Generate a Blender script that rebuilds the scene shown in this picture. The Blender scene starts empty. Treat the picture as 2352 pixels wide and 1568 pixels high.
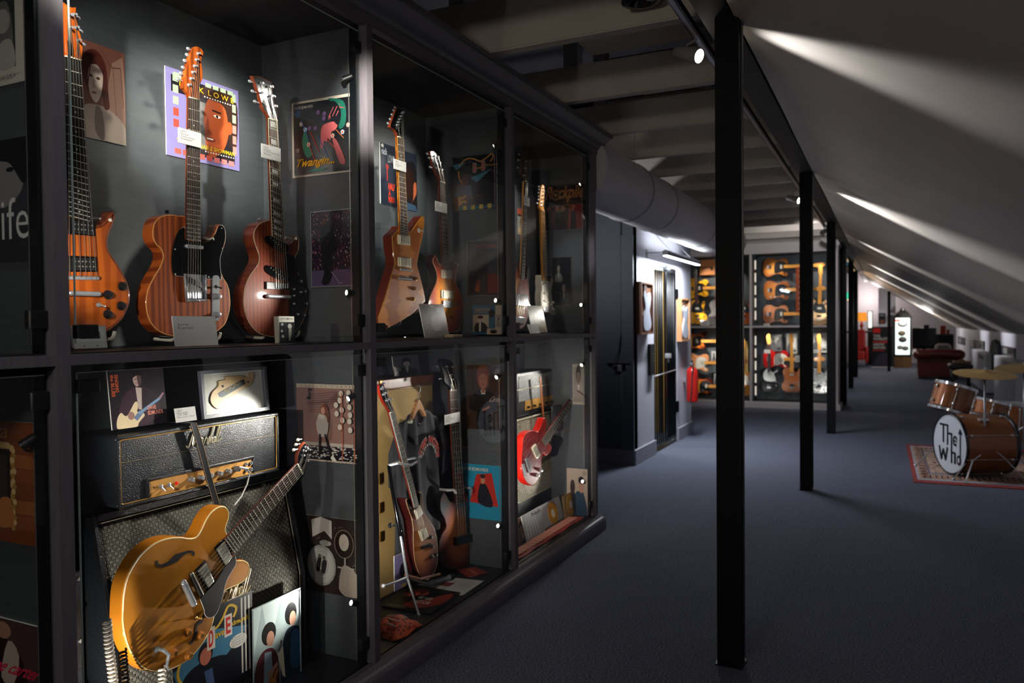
import bpy, bmesh, math, random
from mathutils import Matrix, Vector
random.seed(7)
SC = bpy.context.scene
COL = SC.collection
R = math.radians
# ------------------------------------------------------------------ camera
FPX = 1780.0; CX = 1176.0; CY = 784.0; EYE = Vector((0, 0, 1.42))
_yaw, _pitch, _roll = R(25.9), R(1.245), 0.0100
_f = Vector((-math.sin(_yaw) * math.cos(_pitch), math.cos(_yaw) * math.cos(_pitch), -math.sin(_pitch)))
_r0 = _f.cross(Vector((0, 0, 1))).normalized(); _u0 = _r0.cross(_f)
_r = _r0 * math.cos(_roll) - _u0 * math.sin(_roll); _u = _u0 * math.cos(_roll) + _r0 * math.sin(_roll)
cam_d = bpy.data.cameras.new('camera'); cam = bpy.data.objects.new('camera', cam_d); COL.objects.link(cam)
cam.matrix_world = Matrix(((_r.x, _u.x, -_f.x, EYE.x), (_r.y, _u.y, -_f.y, EYE.y), (_r.z, _u.z, -_f.z, EYE.z), (0, 0, 0, 1)))
cam_d.sensor_width = 36; cam_d.lens = FPX / 2352 * 36; cam_d.clip_start = 0.05; cam_d.clip_end = 100
cam_d.dof.use_dof = True; cam_d.dof.focus_distance = 2.75; cam_d.dof.aperture_fstop = 3.0
SC.camera = cam
# ------------------------------------------------------------------ world, view, render quality
W = bpy.data.worlds.new('world'); SC.world = W; W.use_nodes = True
W.node_tree.nodes['Background'].inputs[0].default_value = (0.55, 0.65, 0.85, 1)
W.node_tree.nodes['Background'].inputs[1].default_value = 0.012
SC.view_settings.view_transform = 'Standard'; SC.view_settings.look = 'None'
SC.view_settings.exposure = 0.0; SC.view_settings.gamma = 1; SC.view_settings.use_curve_mapping = False
SC.cycles.max_bounces = 7; SC.cycles.diffuse_bounces = 3; SC.cycles.glossy_bounces = 4
SC.cycles.transparent_max_bounces = 24; SC.cycles.transmission_bounces = 4
SC.cycles.sample_clamp_indirect = 2.0; SC.cycles.caustics_reflective = False; SC.cycles.caustics_refractive = False
SC.cycles.use_denoising = True
# ------------------------------------------------------------------ lights (real lamps plus some added fill lamps; most housings are built further down)
LAMP_COL = (1.0, 0.93, 0.84)
def _look(o, loc, tgt):
    o.location = loc
    o.rotation_euler = (Vector(tgt) - Vector(loc)).to_track_quat('-Z', 'Y').to_euler()
def spot(loc, tgt, power, ang=60, blend=.6, col=LAMP_COL, rad=.012):
    l = bpy.data.lights.new('spot_light', 'SPOT'); l.energy = power; l.spot_size = R(ang); l.spot_blend = blend
    l.color = col; l.shadow_soft_size = rad
    o = bpy.data.objects.new('spot_light', l); COL.objects.link(o); _look(o, loc, tgt); return o
def area(loc, tgt, power, sx, sy, col=(1, 1, 1)):
    l = bpy.data.lights.new('area_light', 'AREA'); l.energy = power; l.shape = 'RECTANGLE'; l.size = sx; l.size_y = sy; l.color = col
    o = bpy.data.objects.new('area_light', l); COL.objects.link(o); _look(o, loc, tgt); return o
STILES = [-0.05, 1.215, 2.475, 3.74, 5.02]
XF, XB, XG = -1.80, -2.33, -1.83          # face frame, back wall, glass plane of the long cabinet
# cabinet spots: (location, target, watts, cone)
CAB_SPOTS = []
def _cs(l, t, p, a=70): CAB_SPOTS.append((Vector(l), Vector(t), p, a))
for k in (1, 2, 3):
    a, b = STILES[k] + .05, STILES[k + 1] - .05
    pw = (1.0, .75, .75)[k - 1]
    _cs((-1.885, b, 2.37), (-2.33, b - .30, 2.13), (1.8, 1.8, 1.6)[k - 1], (70, 78, 78)[k - 1])
    _cs((-1.885, b, 1.55), (-2.17, b - .75, 1.60), 2.2 * pw, 80)
    _cs((-1.885, b, 1.14), (-2.10, b - .70, .86), (6.0, 1.6, 3.0)[k - 1], 85)
    _cs((-1.885, b, .34), (-2.12, b - .75, .62), (3.5, 1.2, 3.0)[k - 1], 85)
    _cs((-1.885, a, 2.37), (-2.33, a + .72, 2.08), (2.6, 1.4, 1.0)[k - 1], (78, 78, 78)[k - 1])
    _cs((-1.885, a, 1.55), (-2.14, a + .62, 1.72), (1.4, .7, .7)[k - 1], 90)
    _cs((-1.885, a, 1.14), ((-2.02, b, .98) if k == 1 else (-2.10, a + .62, .80)), (2.6, 2.6, 4.5)[k - 1], 90)
    _cs((-1.885, a, .34), (-2.12, a + .55, .60), (3.0, 2.2, 3.5)[k - 1], 90)
_cs((-1.885, 1.165, 1.14), (-2.10, .9, .9), .5, 70)
CAB_SPOTS = [(l, t, p * 6, a) for l, t, p, a in CAB_SPOTS]
HALL_SPOTS = [  # track lamps: location, target, watts, cone
    (Vector((-.76, 3.47, 2.60)), Vector((.28, 3.02, 2.12)), 60, 54),
    (Vector((-.76, 7.75, 2.56)), Vector((.30, 7.2, 2.10)), 260, 46),
    (Vector((-.78, 12.2, 2.58)), Vector((.55, 11.6, 1.95)), 160, 40),
    (Vector((-.80, 16.6, 2.56)), Vector((.20, 16.3, 2.10)), 420, 38),
    (Vector((-.80, 20.2, 2.56)), Vector((.20, 19.9, 2.10)), 380, 38),
    (Vector((-.76, -.9, 2.60)), Vector((.35, -.2, 1.9)), 90, 60),
    (Vector((-.76, 8.9, 2.58)), Vector((.75, 8.3, .45)), 70, 42),
    (Vector((-.77, 10.9, 2.58)), Vector((-1.7, 13.3, 2.35)), 70, 85),  # added lamp, fills the far cabinet front with light
    (Vector((-.76, .10, 2.60)), Vector((-2.33, 2.12, 2.14)), 1250, 16),
    (Vector((-.76, 1.20, 2.60)), Vector((-2.33, 3.22, 2.08)), 900, 15),
    (Vector((-.76, 2.72, 2.60)), Vector((-1.93, 5.0, 1.88)), 160, 9)]
FILL_DOWN = [((-1.2, 0.9, 2.70), 30), ((-.95, 16.2, 2.68), 110), ((-.95, 19.9, 2.68), 140), ((-.95, 23.5, 2.68), 150)]  # fill downlights added to brighten the hall, no such fixtures are seen
# ------------------------------------------------------------------ pixel helpers: a photo pixel meets a real plane of the room
def ray(px, py): return _f + _r * ((px - CX) / FPX) - _u * ((py - CY) / FPX)
def at(px, py, X=None, Y=None, Z=None):
    d = ray(px, py)
    t = (X - EYE.x) / d.x if X is not None else (Y - EYE.y) / d.y if Y is not None else (Z - EYE.z) / d.z
    return EYE + d * t
# ------------------------------------------------------------------ materials
def lin(h):
    if isinstance(h, str):
        h = h.lstrip('#'); h = ''.join(x * 2 for x in h) if len(h) == 3 else h; c = [int(h[i:i + 2], 16) / 255 for i in (0, 2, 4)]
        return tuple(x / 12.92 if x <= .04045 else ((x + .055) / 1.055) ** 2.4 for x in c) + (1,)
    return tuple(h) + (1,) if len(h) == 3 else tuple(h)
_M = {}
def P(col, rough=.5, metal=0, coat=0, spec=.5, key=None, emit=0):
    k = (str(col), rough, metal, coat, spec, emit)
    if k in _M: return _M[k]
    m = bpy.data.materials.new(key or 'surface'); m.use_nodes = True; b = m.node_tree.nodes['Principled BSDF']
    b.inputs['Base Color'].default_value = lin(col); b.inputs['Roughness'].default_value = rough
    b.inputs['Metallic'].default_value = metal; b.inputs['Coat Weight'].default_value = coat
    b.inputs['Coat Roughness'].default_value = .05; b.inputs['Specular IOR Level'].default_value = spec
    if coat >= .5: b.inputs['Specular IOR Level'].default_value = .12; b.inputs['Roughness'].default_value = max(rough, .5)
    if emit: b.inputs['Emission Color'].default_value = lin(col); b.inputs['Emission Strength'].default_value = emit
    _M[k] = m; return m
def nodes(m): return m.node_tree.nodes, m.node_tree.links, m.node_tree.nodes['Principled BSDF']
def tex(name, kind, c1, c2, scale=(1, 1, 1), rough=.5, metal=0, coat=0, bump=0, coord='Object', detail=4, dist=0, ramp=(0.3, .7), nscale=1.0, bdist=.002):
    if name in _M: return _M[name]
    m = bpy.data.materials.new(name); m.use_nodes = True; N, L, b = nodes(m)
    tc = N.new('ShaderNodeTexCoord'); mp = N.new('ShaderNodeMapping'); mp.inputs['Scale'].default_value = scale
    L.new(tc.outputs[coord], mp.inputs[0])
    if kind == 'noise':
        t = N.new('ShaderNodeTexNoise'); t.inputs['Detail'].default_value = detail; t.inputs['Scale'].default_value = nscale; t.inputs['Distortion'].default_value = dist; out = t.outputs['Fac']
    elif kind == 'wave':
        t = N.new('ShaderNodeTexWave'); t.inputs['Scale'].default_value = nscale; t.inputs['Distortion'].default_value = dist; t.inputs['Detail'].default_value = detail; out = t.outputs['Fac']
    elif kind == 'voronoi':
        t = N.new('ShaderNodeTexVoronoi'); t.inputs['Scale'].default_value = nscale; out = t.outputs['Distance']
    else:
        t = N.new('ShaderNodeTexChecker'); t.inputs['Scale'].default_value = nscale; out = t.outputs['Fac']
    L.new(mp.outputs[0], t.inputs['Vector'])
    cr = N.new('ShaderNodeValToRGB'); cr.color_ramp.elements[0].position = ramp[0]; cr.color_ramp.elements[1].position = ramp[1]
    cr.color_ramp.elements[0].color = lin(c1); cr.color_ramp.elements[1].color = lin(c2)
    L.new(out, cr.inputs[0]); L.new(cr.outputs[0], b.inputs['Base Color'])
    if bump:
        bp = N.new('ShaderNodeBump'); bp.inputs['Strength'].default_value = bump; bp.inputs['Distance'].default_value = bdist
        L.new(out, bp.inputs['Height']); L.new(bp.outputs[0], b.inputs['Normal'])
    b.inputs['Roughness'].default_value = rough; b.inputs['Metallic'].default_value = metal
    b.inputs['Coat Weight'].default_value = coat; b.inputs['Coat Roughness'].default_value = .06
    if coat >= .5: b.inputs['Specular IOR Level'].default_value = .12; b.inputs['Roughness'].default_value = max(rough, .5)
    _M[name] = m; return m
def burst(name, inner, mid, edge, r=(.18, .36, .5), flame=True, sq=(1, 1)):
    if name in _M: return _M[name]
    m = bpy.data.materials.new(name); m.use_nodes = True; N, L, b = nodes(m)
    tc = N.new('ShaderNodeTexCoord'); mp = N.new('ShaderNodeMapping'); mp.vector_type = 'POINT'
    mp.inputs['Location'].default_value = (-.5 * sq[0], -.46 * sq[1], 0); mp.inputs['Scale'].default_value = (sq[0], sq[1], 0)
    L.new(tc.outputs['Generated'], mp.inputs[0])
    ln = N.new('ShaderNodeVectorMath'); ln.operation = 'LENGTH'; L.new(mp.outputs[0], ln.inputs[0])
    wv = N.new('ShaderNodeTexWave'); wv.inputs['Scale'].default_value = 22; wv.inputs['Distortion'].default_value = 5; wv.inputs['Detail Scale'].default_value = .6; wv.bands_direction = 'Y'
    L.new(tc.outputs['Generated'], wv.inputs['Vector'])
    cr = N.new('ShaderNodeValToRGB'); e = cr.color_ramp.elements; e[0].position = r[0]; e[0].color = lin(inner); e[1].position = r[2]; e[1].color = lin(edge)
    n = e.new(r[1]); n.color = lin(mid); L.new(ln.outputs['Value'], cr.inputs[0])
    mx = N.new('ShaderNodeMix'); mx.data_type = 'RGBA'; mx.blend_type = 'MULTIPLY'; mx.inputs[0].default_value = .55 if flame else .1
    gr = N.new('ShaderNodeValToRGB'); gr.color_ramp.elements[0].color = (.45, .35, .3, 1); gr.color_ramp.elements[1].color = (1, 1, 1, 1)
    L.new(wv.outputs['Fac'], gr.inputs[0]); L.new(cr.outputs[0], mx.inputs[6]); L.new(gr.outputs[0], mx.inputs[7]); L.new(mx.outputs[2], b.inputs['Base Color'])
    b.inputs['Roughness'].default_value = .6; b.inputs['Specular IOR Level'].default_value = .1; b.inputs['Coat Weight'].default_value = .7; b.inputs['Coat Roughness'].default_value = .05
    _M[name] = m; return m
def glass(name='pane_glass', tint=(.97, .985, .99), ior=1.5, add=0.0):
    if name in _M: return _M[name]
    m = bpy.data.materials.new(name); m.use_nodes = True; N, L, b = nodes(m); N.remove(b)
    out = N['Material Output']; tr = N.new('ShaderNodeBsdfTransparent'); tr.inputs[0].default_value = (*tint, 1)
    gl = N.new('ShaderNodeBsdfGlossy'); gl.inputs['Roughness'].default_value = 0.0
    fr = N.new('ShaderNodeFresnel'); fr.inputs[0].default_value = ior; mx = N.new('ShaderNodeMixShader')
    ge = N.new('ShaderNodeNewGeometry'); ml = N.new('ShaderNodeMath'); ml.operation = 'MULTIPLY_ADD'   # only the face where light enters reflects
    ml.inputs[1].default_value = -1; ml.inputs[2].default_value = 1; L.new(ge.outputs['Backfacing'], ml.inputs[0])
    m2 = N.new('ShaderNodeMath'); m2.operation = 'MULTIPLY'; L.new(fr.outputs[0], m2.inputs[0]); L.new(ml.outputs[0], m2.inputs[1])
    L.new(m2.outputs[0], mx.inputs[0]); L.new(tr.outputs[0], mx.inputs[1]); L.new(gl.outputs[0], mx.inputs[2]); L.new(mx.outputs[0], out.inputs[0])
    _M[name] = m; return m
GLASS = glass(); ACRYL = glass('clear_acrylic', (.9, .92, .93), 1.45)
CHROME = P('#d4d6da', .16, .72); NICKEL = P('#c4bfb2', .3, .6); STEEL = P('#a3a6aa', .35, .65); BRASS = P('#b98d45', .3, 1)
BLACK = P('#0b0c0e', .45); BLACKG = P('#08090b', .12, 0, .4); RUBBER = P('#111113', .8)
WHITE = P('#e9e6df', .5); CREAM = P('#e2d8bd', .5); IVORY = P('#e4dcc0', .35); CARD = P('#b5b3af', .55)
FRAMEGREY = tex('cabinet_grey_paint', 'noise', '#55525a', '#605c60', (8, 8, 1), .42, bump=.08, nscale=12)
CHARCOAL = tex('charcoal_cabinet_lining', 'noise', '#3a3e41', '#43474a', (2, 2, 14), .5, bump=.15, nscale=6)
WALLDARK = tex('dark_blue_grey_wall', 'noise', '#353a44', '#3b414b', (1, 1, 1), .6, bump=.1, nscale=40)
WALLWHITE = tex('white_wall_paint', 'noise', '#bcbbc6', '#c6c4ce', (1, 1, 1), .6, bump=.1, nscale=50)
SLOPE = tex('sloped_ceiling_plaster', 'noise', '#cdc4b8', '#d6cdc1', (1, 1, 1), .55, bump=.12, nscale=3)
CEILW = tex('ceiling_board_paint', 'noise', '#b8aea3', '#c2b8ad', (1, 6, 1), .6, bump=.1, nscale=5)
POSTB = tex('black_stained_timber', 'noise', '#050607', '#0c0d0f', (30, 30, 1.5), .55, bump=.5, nscale=2, detail=5)
POSTB.node_tree.nodes['Principled BSDF'].inputs['Specular IOR Level'].default_value = .15
BEAMB = tex('dark_beam_timber', 'noise', '#120f0d', '#1f1b18', (30, 1.5, 30), .6, bump=.4, nscale=2, detail=5)
CARPET = tex('blue_grey_loop_carpet', 'noise', '#1e2129', '#666c80', (1, 2.2, 1), .95, bump=1, nscale=110, detail=3, bdist=.008, ramp=(.38, .62))
TOLEX = tex('black_textured_vinyl', 'noise', '#0b0d10', '#1b1e22', (1, 1, 1), .36, bump=.9, nscale=260, detail=2, bdist=.002)
OAK = tex('light_oak', 'wave', '#a06a3c', '#b98350', (12, 1, 1), .5, dist=3, nscale=2)
ROSEF = tex('rosewood_fingerboard', 'noise', '#1f0d09', '#391a11', (60, 4, 10), .6, nscale=3)
EBONY = P('#0c0a0a', .55, spec=.25); MAPLE = tex('maple_neck', 'noise', '#b97c34', '#c98d43', (30, 3, 10), .3, coat=.5, nscale=3)
MAHOG = tex('mahogany_neck', 'noise', '#5d2512', '#7a3519', (40, 3, 10), .3, coat=.5, nscale=3)
# ------------------------------------------------------------------ mesh builder
def catmull(pts, n=5, closed=True):
    out = []; N = len(pts)
    def tan(i):
        if len(pts[i % N]) > 2 and pts[i % N][2]: return (0, 0)
        if not closed and (i == 0 or i == N - 1): return (0, 0)
        a, b = pts[(i - 1) % N], pts[(i + 1) % N]; return ((b[0] - a[0]) / 2, (b[1] - a[1]) / 2)
    for i in range(N if closed else N - 1):
        p, q = pts[i], pts[(i + 1) % N]; m, k = tan(i), tan(i + 1)
        sh = (len(p) > 2 and p[2]) and (len(q) > 2 and q[2]); nn = 1 if sh else n
        for j in range(nn):
            t = j / nn; h1 = 2 * t ** 3 - 3 * t * t + 1; h2 = t ** 3 - 2 * t * t + t; h3 = -2 * t ** 3 + 3 * t * t; h4 = t ** 3 - t * t
            out.append((h1 * p[0] + h2 * m[0] + h3 * q[0] + h4 * k[0], h1 * p[1] + h2 * m[1] + h3 * q[1] + h4 * k[1]))
    if not closed: out.append((pts[-1][0], pts[-1][1]))
    return out
def _ccw(p):
    a = sum(p[i][0] * p[(i + 1) % len(p)][1] - p[(i + 1) % len(p)][0] * p[i][1] for i in range(len(p)))
    return list(p) if a > 0 else list(reversed(p))
def inset(p, d):
    o = []; n = len(p)
    for i in range(n):
        a, b, c = Vector(p[i - 1]), Vector(p[i]), Vector(p[(i + 1) % n])
        e1 = (b - a); e2 = (c - b)
        e1 = e1.normalized() if e1.length > 1e-9 else e2.normalized(); e2 = e2.normalized() if e2.length > 1e-9 else e1
        n1 = Vector((-e1.y, e1.x)); n2 = Vector((-e2.y, e2.x)); m = n1 + n2
        m = m.normalized() if m.length > 1e-6 else n1
        k = min(1 / max(m.dot(n1), .5), 1.6); o.append((b.x + m.x * d * k, b.y + m.y * d * k))
    return o
class MB:
    def __init__(s): s.bm = bmesh.new(); s.smooth = set()
    def face(s, vs, mi=0, sm=False):
        try: f = s.bm.faces.new(vs)
        except ValueError: return None
        f.material_index = mi; f.smooth = sm; return f
    def slab(s, pts, w0, w1, r=0, mi=0, top=None, steps=3, sm=True):
        p = _ccw([(q[0], q[1]) for q in pts]); rings = [(p, w0)]
        if r:
            for k in range(steps + 1):
                a = math.pi / 2 * k / steps; rings.append((inset(p, r * (1 - math.cos(a))), w1 - r + r * math.sin(a)))
        else: rings.append((p, w1))
        V = [[s.bm.verts.new((x, y, w)) for x, y in q] for q, w in rings]; n = len(p)
        for a, b in zip(V, V[1:]):
            for i in range(n): s.face((a[i], a[(i + 1) % n], b[(i + 1) % n], b[i]), mi, sm)
        s.face(V[-1], mi if top is None else top); s.face(list(reversed(V[0])), mi)
        return s
    def box(s, a, b, mi=0, bev=0):
        x0, x1 = sorted((a[0], b[0])); y0, y1 = sorted((a[1], b[1])); z0, z1 = sorted((a[2], b[2]))
        if bev:
            k = min(bev, (x1 - x0) / 2.1, (y1 - y0) / 2.1)
            return s.slab([(x0 + k, y0), (x1 - k, y0), (x1, y0 + k), (x1, y1 - k), (x1 - k, y1), (x0 + k, y1), (x0, y1 - k), (x0, y0 + k)], z0, z1, min(k, (z1 - z0) / 2.1), mi, steps=2)
        v = [s.bm.verts.new(c) for c in ((x0, y0, z0), (x1, y0, z0), (x1, y1, z0), (x0, y1, z0), (x0, y0, z1), (x1, y0, z1), (x1, y1, z1), (x0, y1, z1))]
        for f in ((3, 2, 1, 0), (4, 5, 6, 7), (0, 1, 5, 4), (1, 2, 6, 5), (2, 3, 7, 6), (3, 0, 4, 7)): s.face([v[i] for i in f], mi)
        return s
    def tube(s, pts, r, n=8, mi=0, cap=True, closed=False):
        P3 = [Vector(p) for p in pts]; rr = r if isinstance(r, (list, tuple)) else [r] * len(P3); prev = None; rings = []
        for i, p in enumerate(P3):
            if closed: d = P3[(i + 1) % len(P3)] - P3[i - 1]
            else: d = P3[min(i + 1, len(P3) - 1)] - P3[max(i - 1, 0)]
            d = d.normalized() if d.length > 1e-9 else Vector((0, 0, 1))
            if prev is None: a = d.orthogonal().normalized()
            else:
                a = prev - d * prev.dot(d); a = a.normalized() if a.length > 1e-6 else d.orthogonal().normalized()
            prev = a; b = d.cross(a)
            rings.append([s.bm.verts.new(p + a * rr[i] * math.cos(2 * math.pi * k / n) + b * rr[i] * math.sin(2 * math.pi * k / n)) for k in range(n)])
        m = len(rings)
        for i in range(m if closed else m - 1):
            A, B = rings[i], rings[(i + 1) % m]
            for k in range(n): s.face((A[k], A[(k + 1) % n], B[(k + 1) % n], B[k]), mi, n > 5)
        if cap and not closed: s.face(list(reversed(rings[0])), mi); s.face(rings[-1], mi)
        return s
    def lathe(s, prof, c=(0, 0, 0), ax='z', n=24, mi=0, cap=True):
        R_ = []
        for r, h in prof:
            q = []
            for k in range(n):
                a = 2 * math.pi * k / n; x, y = r * math.cos(a), r * math.sin(a)
                v = (x, y, h) if ax == 'z' else (h, x, y) if ax == 'x' else (y, h, x)
                q.append(s.bm.verts.new((c[0] + v[0], c[1] + v[1], c[2] + v[2])))
            R_.append(q)
        for A, B in zip(R_, R_[1:]):
            for k in range(n): s.face((A[k], A[(k + 1) % n], B[(k + 1) % n], B[k]), mi, True)
        if cap: s.face(list(reversed(R_[0])), mi); s.face(R_[-1], mi)
        return s
    def cyl(s, c, r, h0, h1, ax='z', n=20, mi=0): return s.lathe([(r, h0), (r, h1)], c, ax, n, mi)
    def ball(s, c, r, sc=(1, 1, 1), mi=0, n=14):
        pr = [(max(r * math.sin(math.pi * k / 8), 1e-4), -r * math.cos(math.pi * k / 8)) for k in range(9)]
        b0 = len(s.bm.verts); s.lathe(pr, (0, 0, 0), 'z', n, mi); s.bm.verts.ensure_lookup_table()
        for v in s.bm.verts[b0:]: v.co = Vector((v.co.x * sc[0] + c[0], v.co.y * sc[1] + c[1], v.co.z * sc[2] + c[2]))
        return s
    def grid(s, fn, nu, nv, mi=0, sm=True):
        V = [[s.bm.verts.new(fn(i / nu, j / nv)) for j in range(nv + 1)] for i in range(nu + 1)]
        for i in range(nu):
            for j in range(nv): s.face((V[i][j], V[i + 1][j], V[i + 1][j + 1], V[i][j + 1]), mi, sm)
        return s
    def build(s, name, mats, parent=None, sharp=38):
        s.bm.normal_update()
        if len(s.bm.faces) < 60000:
            for e in s.bm.edges:
                if len(e.link_faces) == 2 and e.link_faces[0].normal.angle(e.link_faces[1].normal, 0) > R(sharp): e.smooth = False
        me = bpy.data.meshes.new(name); s.bm.to_mesh(me); s.bm.free()
        for m in (mats if isinstance(mats, (list, tuple)) else [mats]): me.materials.append(m)
        o = bpy.data.objects.new(name, me); COL.objects.link(o)
        if parent is not None: o.parent = parent.o if isinstance(parent, T) else parent
        return o
def tag(o, label=None, cat=None, group=None, kind=None):
    if label: o['label'] = label
    if cat: o['category'] = cat
    if group: o['group'] = group
    if kind: o['kind'] = kind
    return o
class T:   # a top-level thing: an Empty whose local x runs right, y up, z out of its face
    def __init__(s, name, label, cat, org, face=0, tilt=0, roll=0, group=None):
        p, t, q = R(face), R(tilt), R(roll)
        n = Vector((math.cos(p), math.sin(p), 0)); r = Vector((-math.sin(p), math.cos(p), 0)); u = Vector((0, 0, 1))
        u, n = u * math.cos(t) - n * math.sin(t), n * math.cos(t) + u * math.sin(t)
        r, u = r * math.cos(q) + u * math.sin(q), u * math.cos(q) - r * math.sin(q)
        s.r, s.u, s.n, s.org = r, u, n, Vector(org)
        s.o = bpy.data.objects.new(name, None); COL.objects.link(s.o); s.o.empty_display_size = .05
        s.o.matrix_world = Matrix(((r.x, u.x, n.x, org[0]), (r.y, u.y, n.y, org[1]), (r.z, u.z, n.z, org[2]), (0, 0, 0, 1)))
        tag(s.o, label, cat, group)
    def px(s, x, y, w=0):
        d = ray(x, y); p0 = s.org + s.n * w; t = (p0 - EYE).dot(s.n) / d.dot(s.n); q = EYE + d * t - s.org
        return (q.dot(s.r), q.dot(s.u))
    def pts(s, L, w=0): return [s.px(p[0], p[1], w) + tuple(p[2:]) for p in L]
def upright(name, label, cat, org, rz=0, group=None):      # ordinary z-up thing
    o = bpy.data.objects.new(name, None); COL.objects.link(o); o.location = org; o.rotation_euler = (0, 0, R(rz)); o.empty_display_size = .05
    return tag(o, label, cat, group)
# ------------------------------------------------------------------ lettering
_TX = {}
def _textmesh(s, bold=0.0, spacing=1.0):
    k = (s, bold, spacing)
    if k not in _TX:
        c = bpy.data.curves.new('t', 'FONT'); c.body = s; c.offset = bold; c.space_character = spacing; c.resolution_u = 3
        o = bpy.data.objects.new('t', c); COL.objects.link(o); bpy.context.view_layer.update()
        me = bpy.data.meshes.new_from_object(o)
        V = [(v.co.x, v.co.y) for v in me.vertices]; Fc = [tuple(p.vertices) for p in me.polygons]
        bpy.data.objects.remove(o); bpy.data.curves.remove(c); bpy.data.meshes.remove(me)
        xs = [v[0] for v in V]; ys = [v[1] for v in V]; x0, x1, y0, y1 = min(xs), max(xs), min(ys), max(ys)
        _TX[k] = ([((x - x0) / (x1 - x0), (y - y0) / (y1 - y0)) for x, y in V], Fc)
    return _TX[k]
class Art:   # flat print, layer on layer, over a rectangle (u0,v0)-(u1,v1) of a thing's face
    def __init__(s, u0, v0, u1, v1, w, rough=.3):
        s.b = (u0, v0, u1 - u0, v1 - v0); s.w = w; s.mb = MB(); s.mats = []; s.rough = rough
    def mi(s, c):
        m = c if not isinstance(c, str) else P(c, s.rough, 0, .08, .25)
        if m not in s.mats: s.mats.append(m)
        return s.mats.index(m)
    quad = None; clip = True; step = 4e-5
    def T(s, x, y):
        x = min(max(x, 0), 1) if s.clip else x; y = min(max(y, 0), 1) if s.clip else y
        if s.quad: return lerp(lerp(s.quad[0], s.quad[1], x), lerp(s.quad[3], s.quad[2], x), y)
        return (s.b[0] + s.b[2] * x, s.b[1] + s.b[3] * y)
    def poly(s, pts, c, sm=0):
        if sm: pts = catmull(pts, sm)
        s.w += s.step; s.mb.face([s.mb.bm.verts.new((*s.T(p[0], p[1]), s.w)) for p in _ccw([(q[0], q[1]) for q in pts])], s.mi(c)); return s
    def rect(s, x0, y0, x1, y1, c): return s.poly([(x0, y0), (x1, y0), (x1, y1), (x0, y1)], c)
    def ell(s, cx, cy, rx, ry, c, n=18, a0=0): return s.poly([(cx + rx * math.cos(6.2832 * k / n + a0), cy + ry * math.sin(6.2832 * k / n + a0)) for k in range(n)], c)
    def line(s, pts, wd, c):
        s.w += s.step; i = s.mi(c)
        for a, b in zip(pts, pts[1:]):
            dx, dy = b[0] - a[0], b[1] - a[1]; l = math.hypot(dx, dy) or 1; nx, ny = -dy / l * wd / 2, dx / l * wd / 2
            q = [(a[0] - nx, a[1] - ny), (b[0] - nx, b[1] - ny), (b[0] + nx, b[1] + ny), (a[0] + nx, a[1] + ny)]
            s.mb.face([s.mb.bm.verts.new((*s.T(*p), s.w)) for p in q], i)
        return s
    def text(s, t, x0, y0, x1, y1, c, bold=.01, rot=0, shear=0, sp=1.0):
        if not t.strip(): return s
        V, Fc = _textmesh(t, bold, sp); s.w += s.step; i = s.mi(c); vs = []
        for x, y in V:
            x += shear * (y - .5)
            if rot == 0: q = (x0 + (x1 - x0) * x, y0 + (y1 - y0) * y)
            elif rot == 90: q = (x1 - (x1 - x0) * y, y0 + (y1 - y0) * x)
            else: q = (x0 + (x1 - x0) * y, y1 - (y1 - y0) * x)
            vs.append(s.mb.bm.verts.new((*s.T(*q), s.w)))
        for f in Fc: s.mb.face([vs[k] for k in f], i)
        return s
    def figure(s, cx, y0, h, skin, hair, coat, shirt='#c9c4bc', bg=None):   # head-and-shoulders print
        s.poly([(cx - .42 * h, y0), (cx - .38 * h, y0 + .30 * h), (cx - .12 * h, y0 + .42 * h), (cx + .12 * h, y0 + .42 * h), (cx + .38 * h, y0 + .30 * h), (cx + .42 * h, y0)], coat, 4)
        s.poly([(cx - .08 * h, y0 + .42 * h), (cx + .08 * h, y0 + .42 * h), (cx, y0 + .1 * h)], shirt)
        s.ell(cx, y0 + .70 * h, .21 * h, .28 * h, hair); s.rect(cx - .06 * h, y0 + .36 * h, cx + .06 * h, y0 + .52 * h, skin)
        s.ell(cx, y0 + .64 * h, .145 * h, .2 * h, skin)
        s.poly([(cx - .15 * h, y0 + .70 * h), (cx - .1 * h, y0 + .86 * h), (cx + .1 * h, y0 + .86 * h), (cx + .15 * h, y0 + .70 * h), (cx + .05 * h, y0 + .76 * h), (cx - .06 * h, y0 + .75 * h)], hair, 3)
        for e in (-1, 1): s.ell(cx + e * .06 * h, y0 + .66 * h, .022 * h, .012 * h, '#1a1210', 8)
        s.ell(cx, y0 + .535 * h, .045 * h, .012 * h, '#7a3028', 8); s.line([(cx, y0 + .65 * h), (cx + .015 * h, y0 + .59 * h)], .012 * h, '#5d3a2c')
        return s
    def build(s, parent, name='print'): return s.mb.build(name, s.mats, parent)
def guitar_art(A, cx, cy, s, ang, body='#d8ae6a'):
    c, q = math.cos(R(ang)), math.sin(R(ang)); X = lambda x, y: (cx + s * (x * c - y * q), cy + s * (x * q + y * c))
    A.poly([X(*p) for p in [(-.5, 0), (-.42, .22), (-.15, .2), (0, .12), (.12, .2), (.22, .14), (.12, .03), (.12, -.05), (.25, -.12), (.14, -.2), (0, -.14), (-.15, -.22), (-.42, -.24)]], body, 3)
    A.poly([X(*p) for p in [(-.1, -.03), (.9, -.02), (1, -.06), (1.02, .06), (.9, .03), (-.1, .04)]], '#5c3a22')
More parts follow.
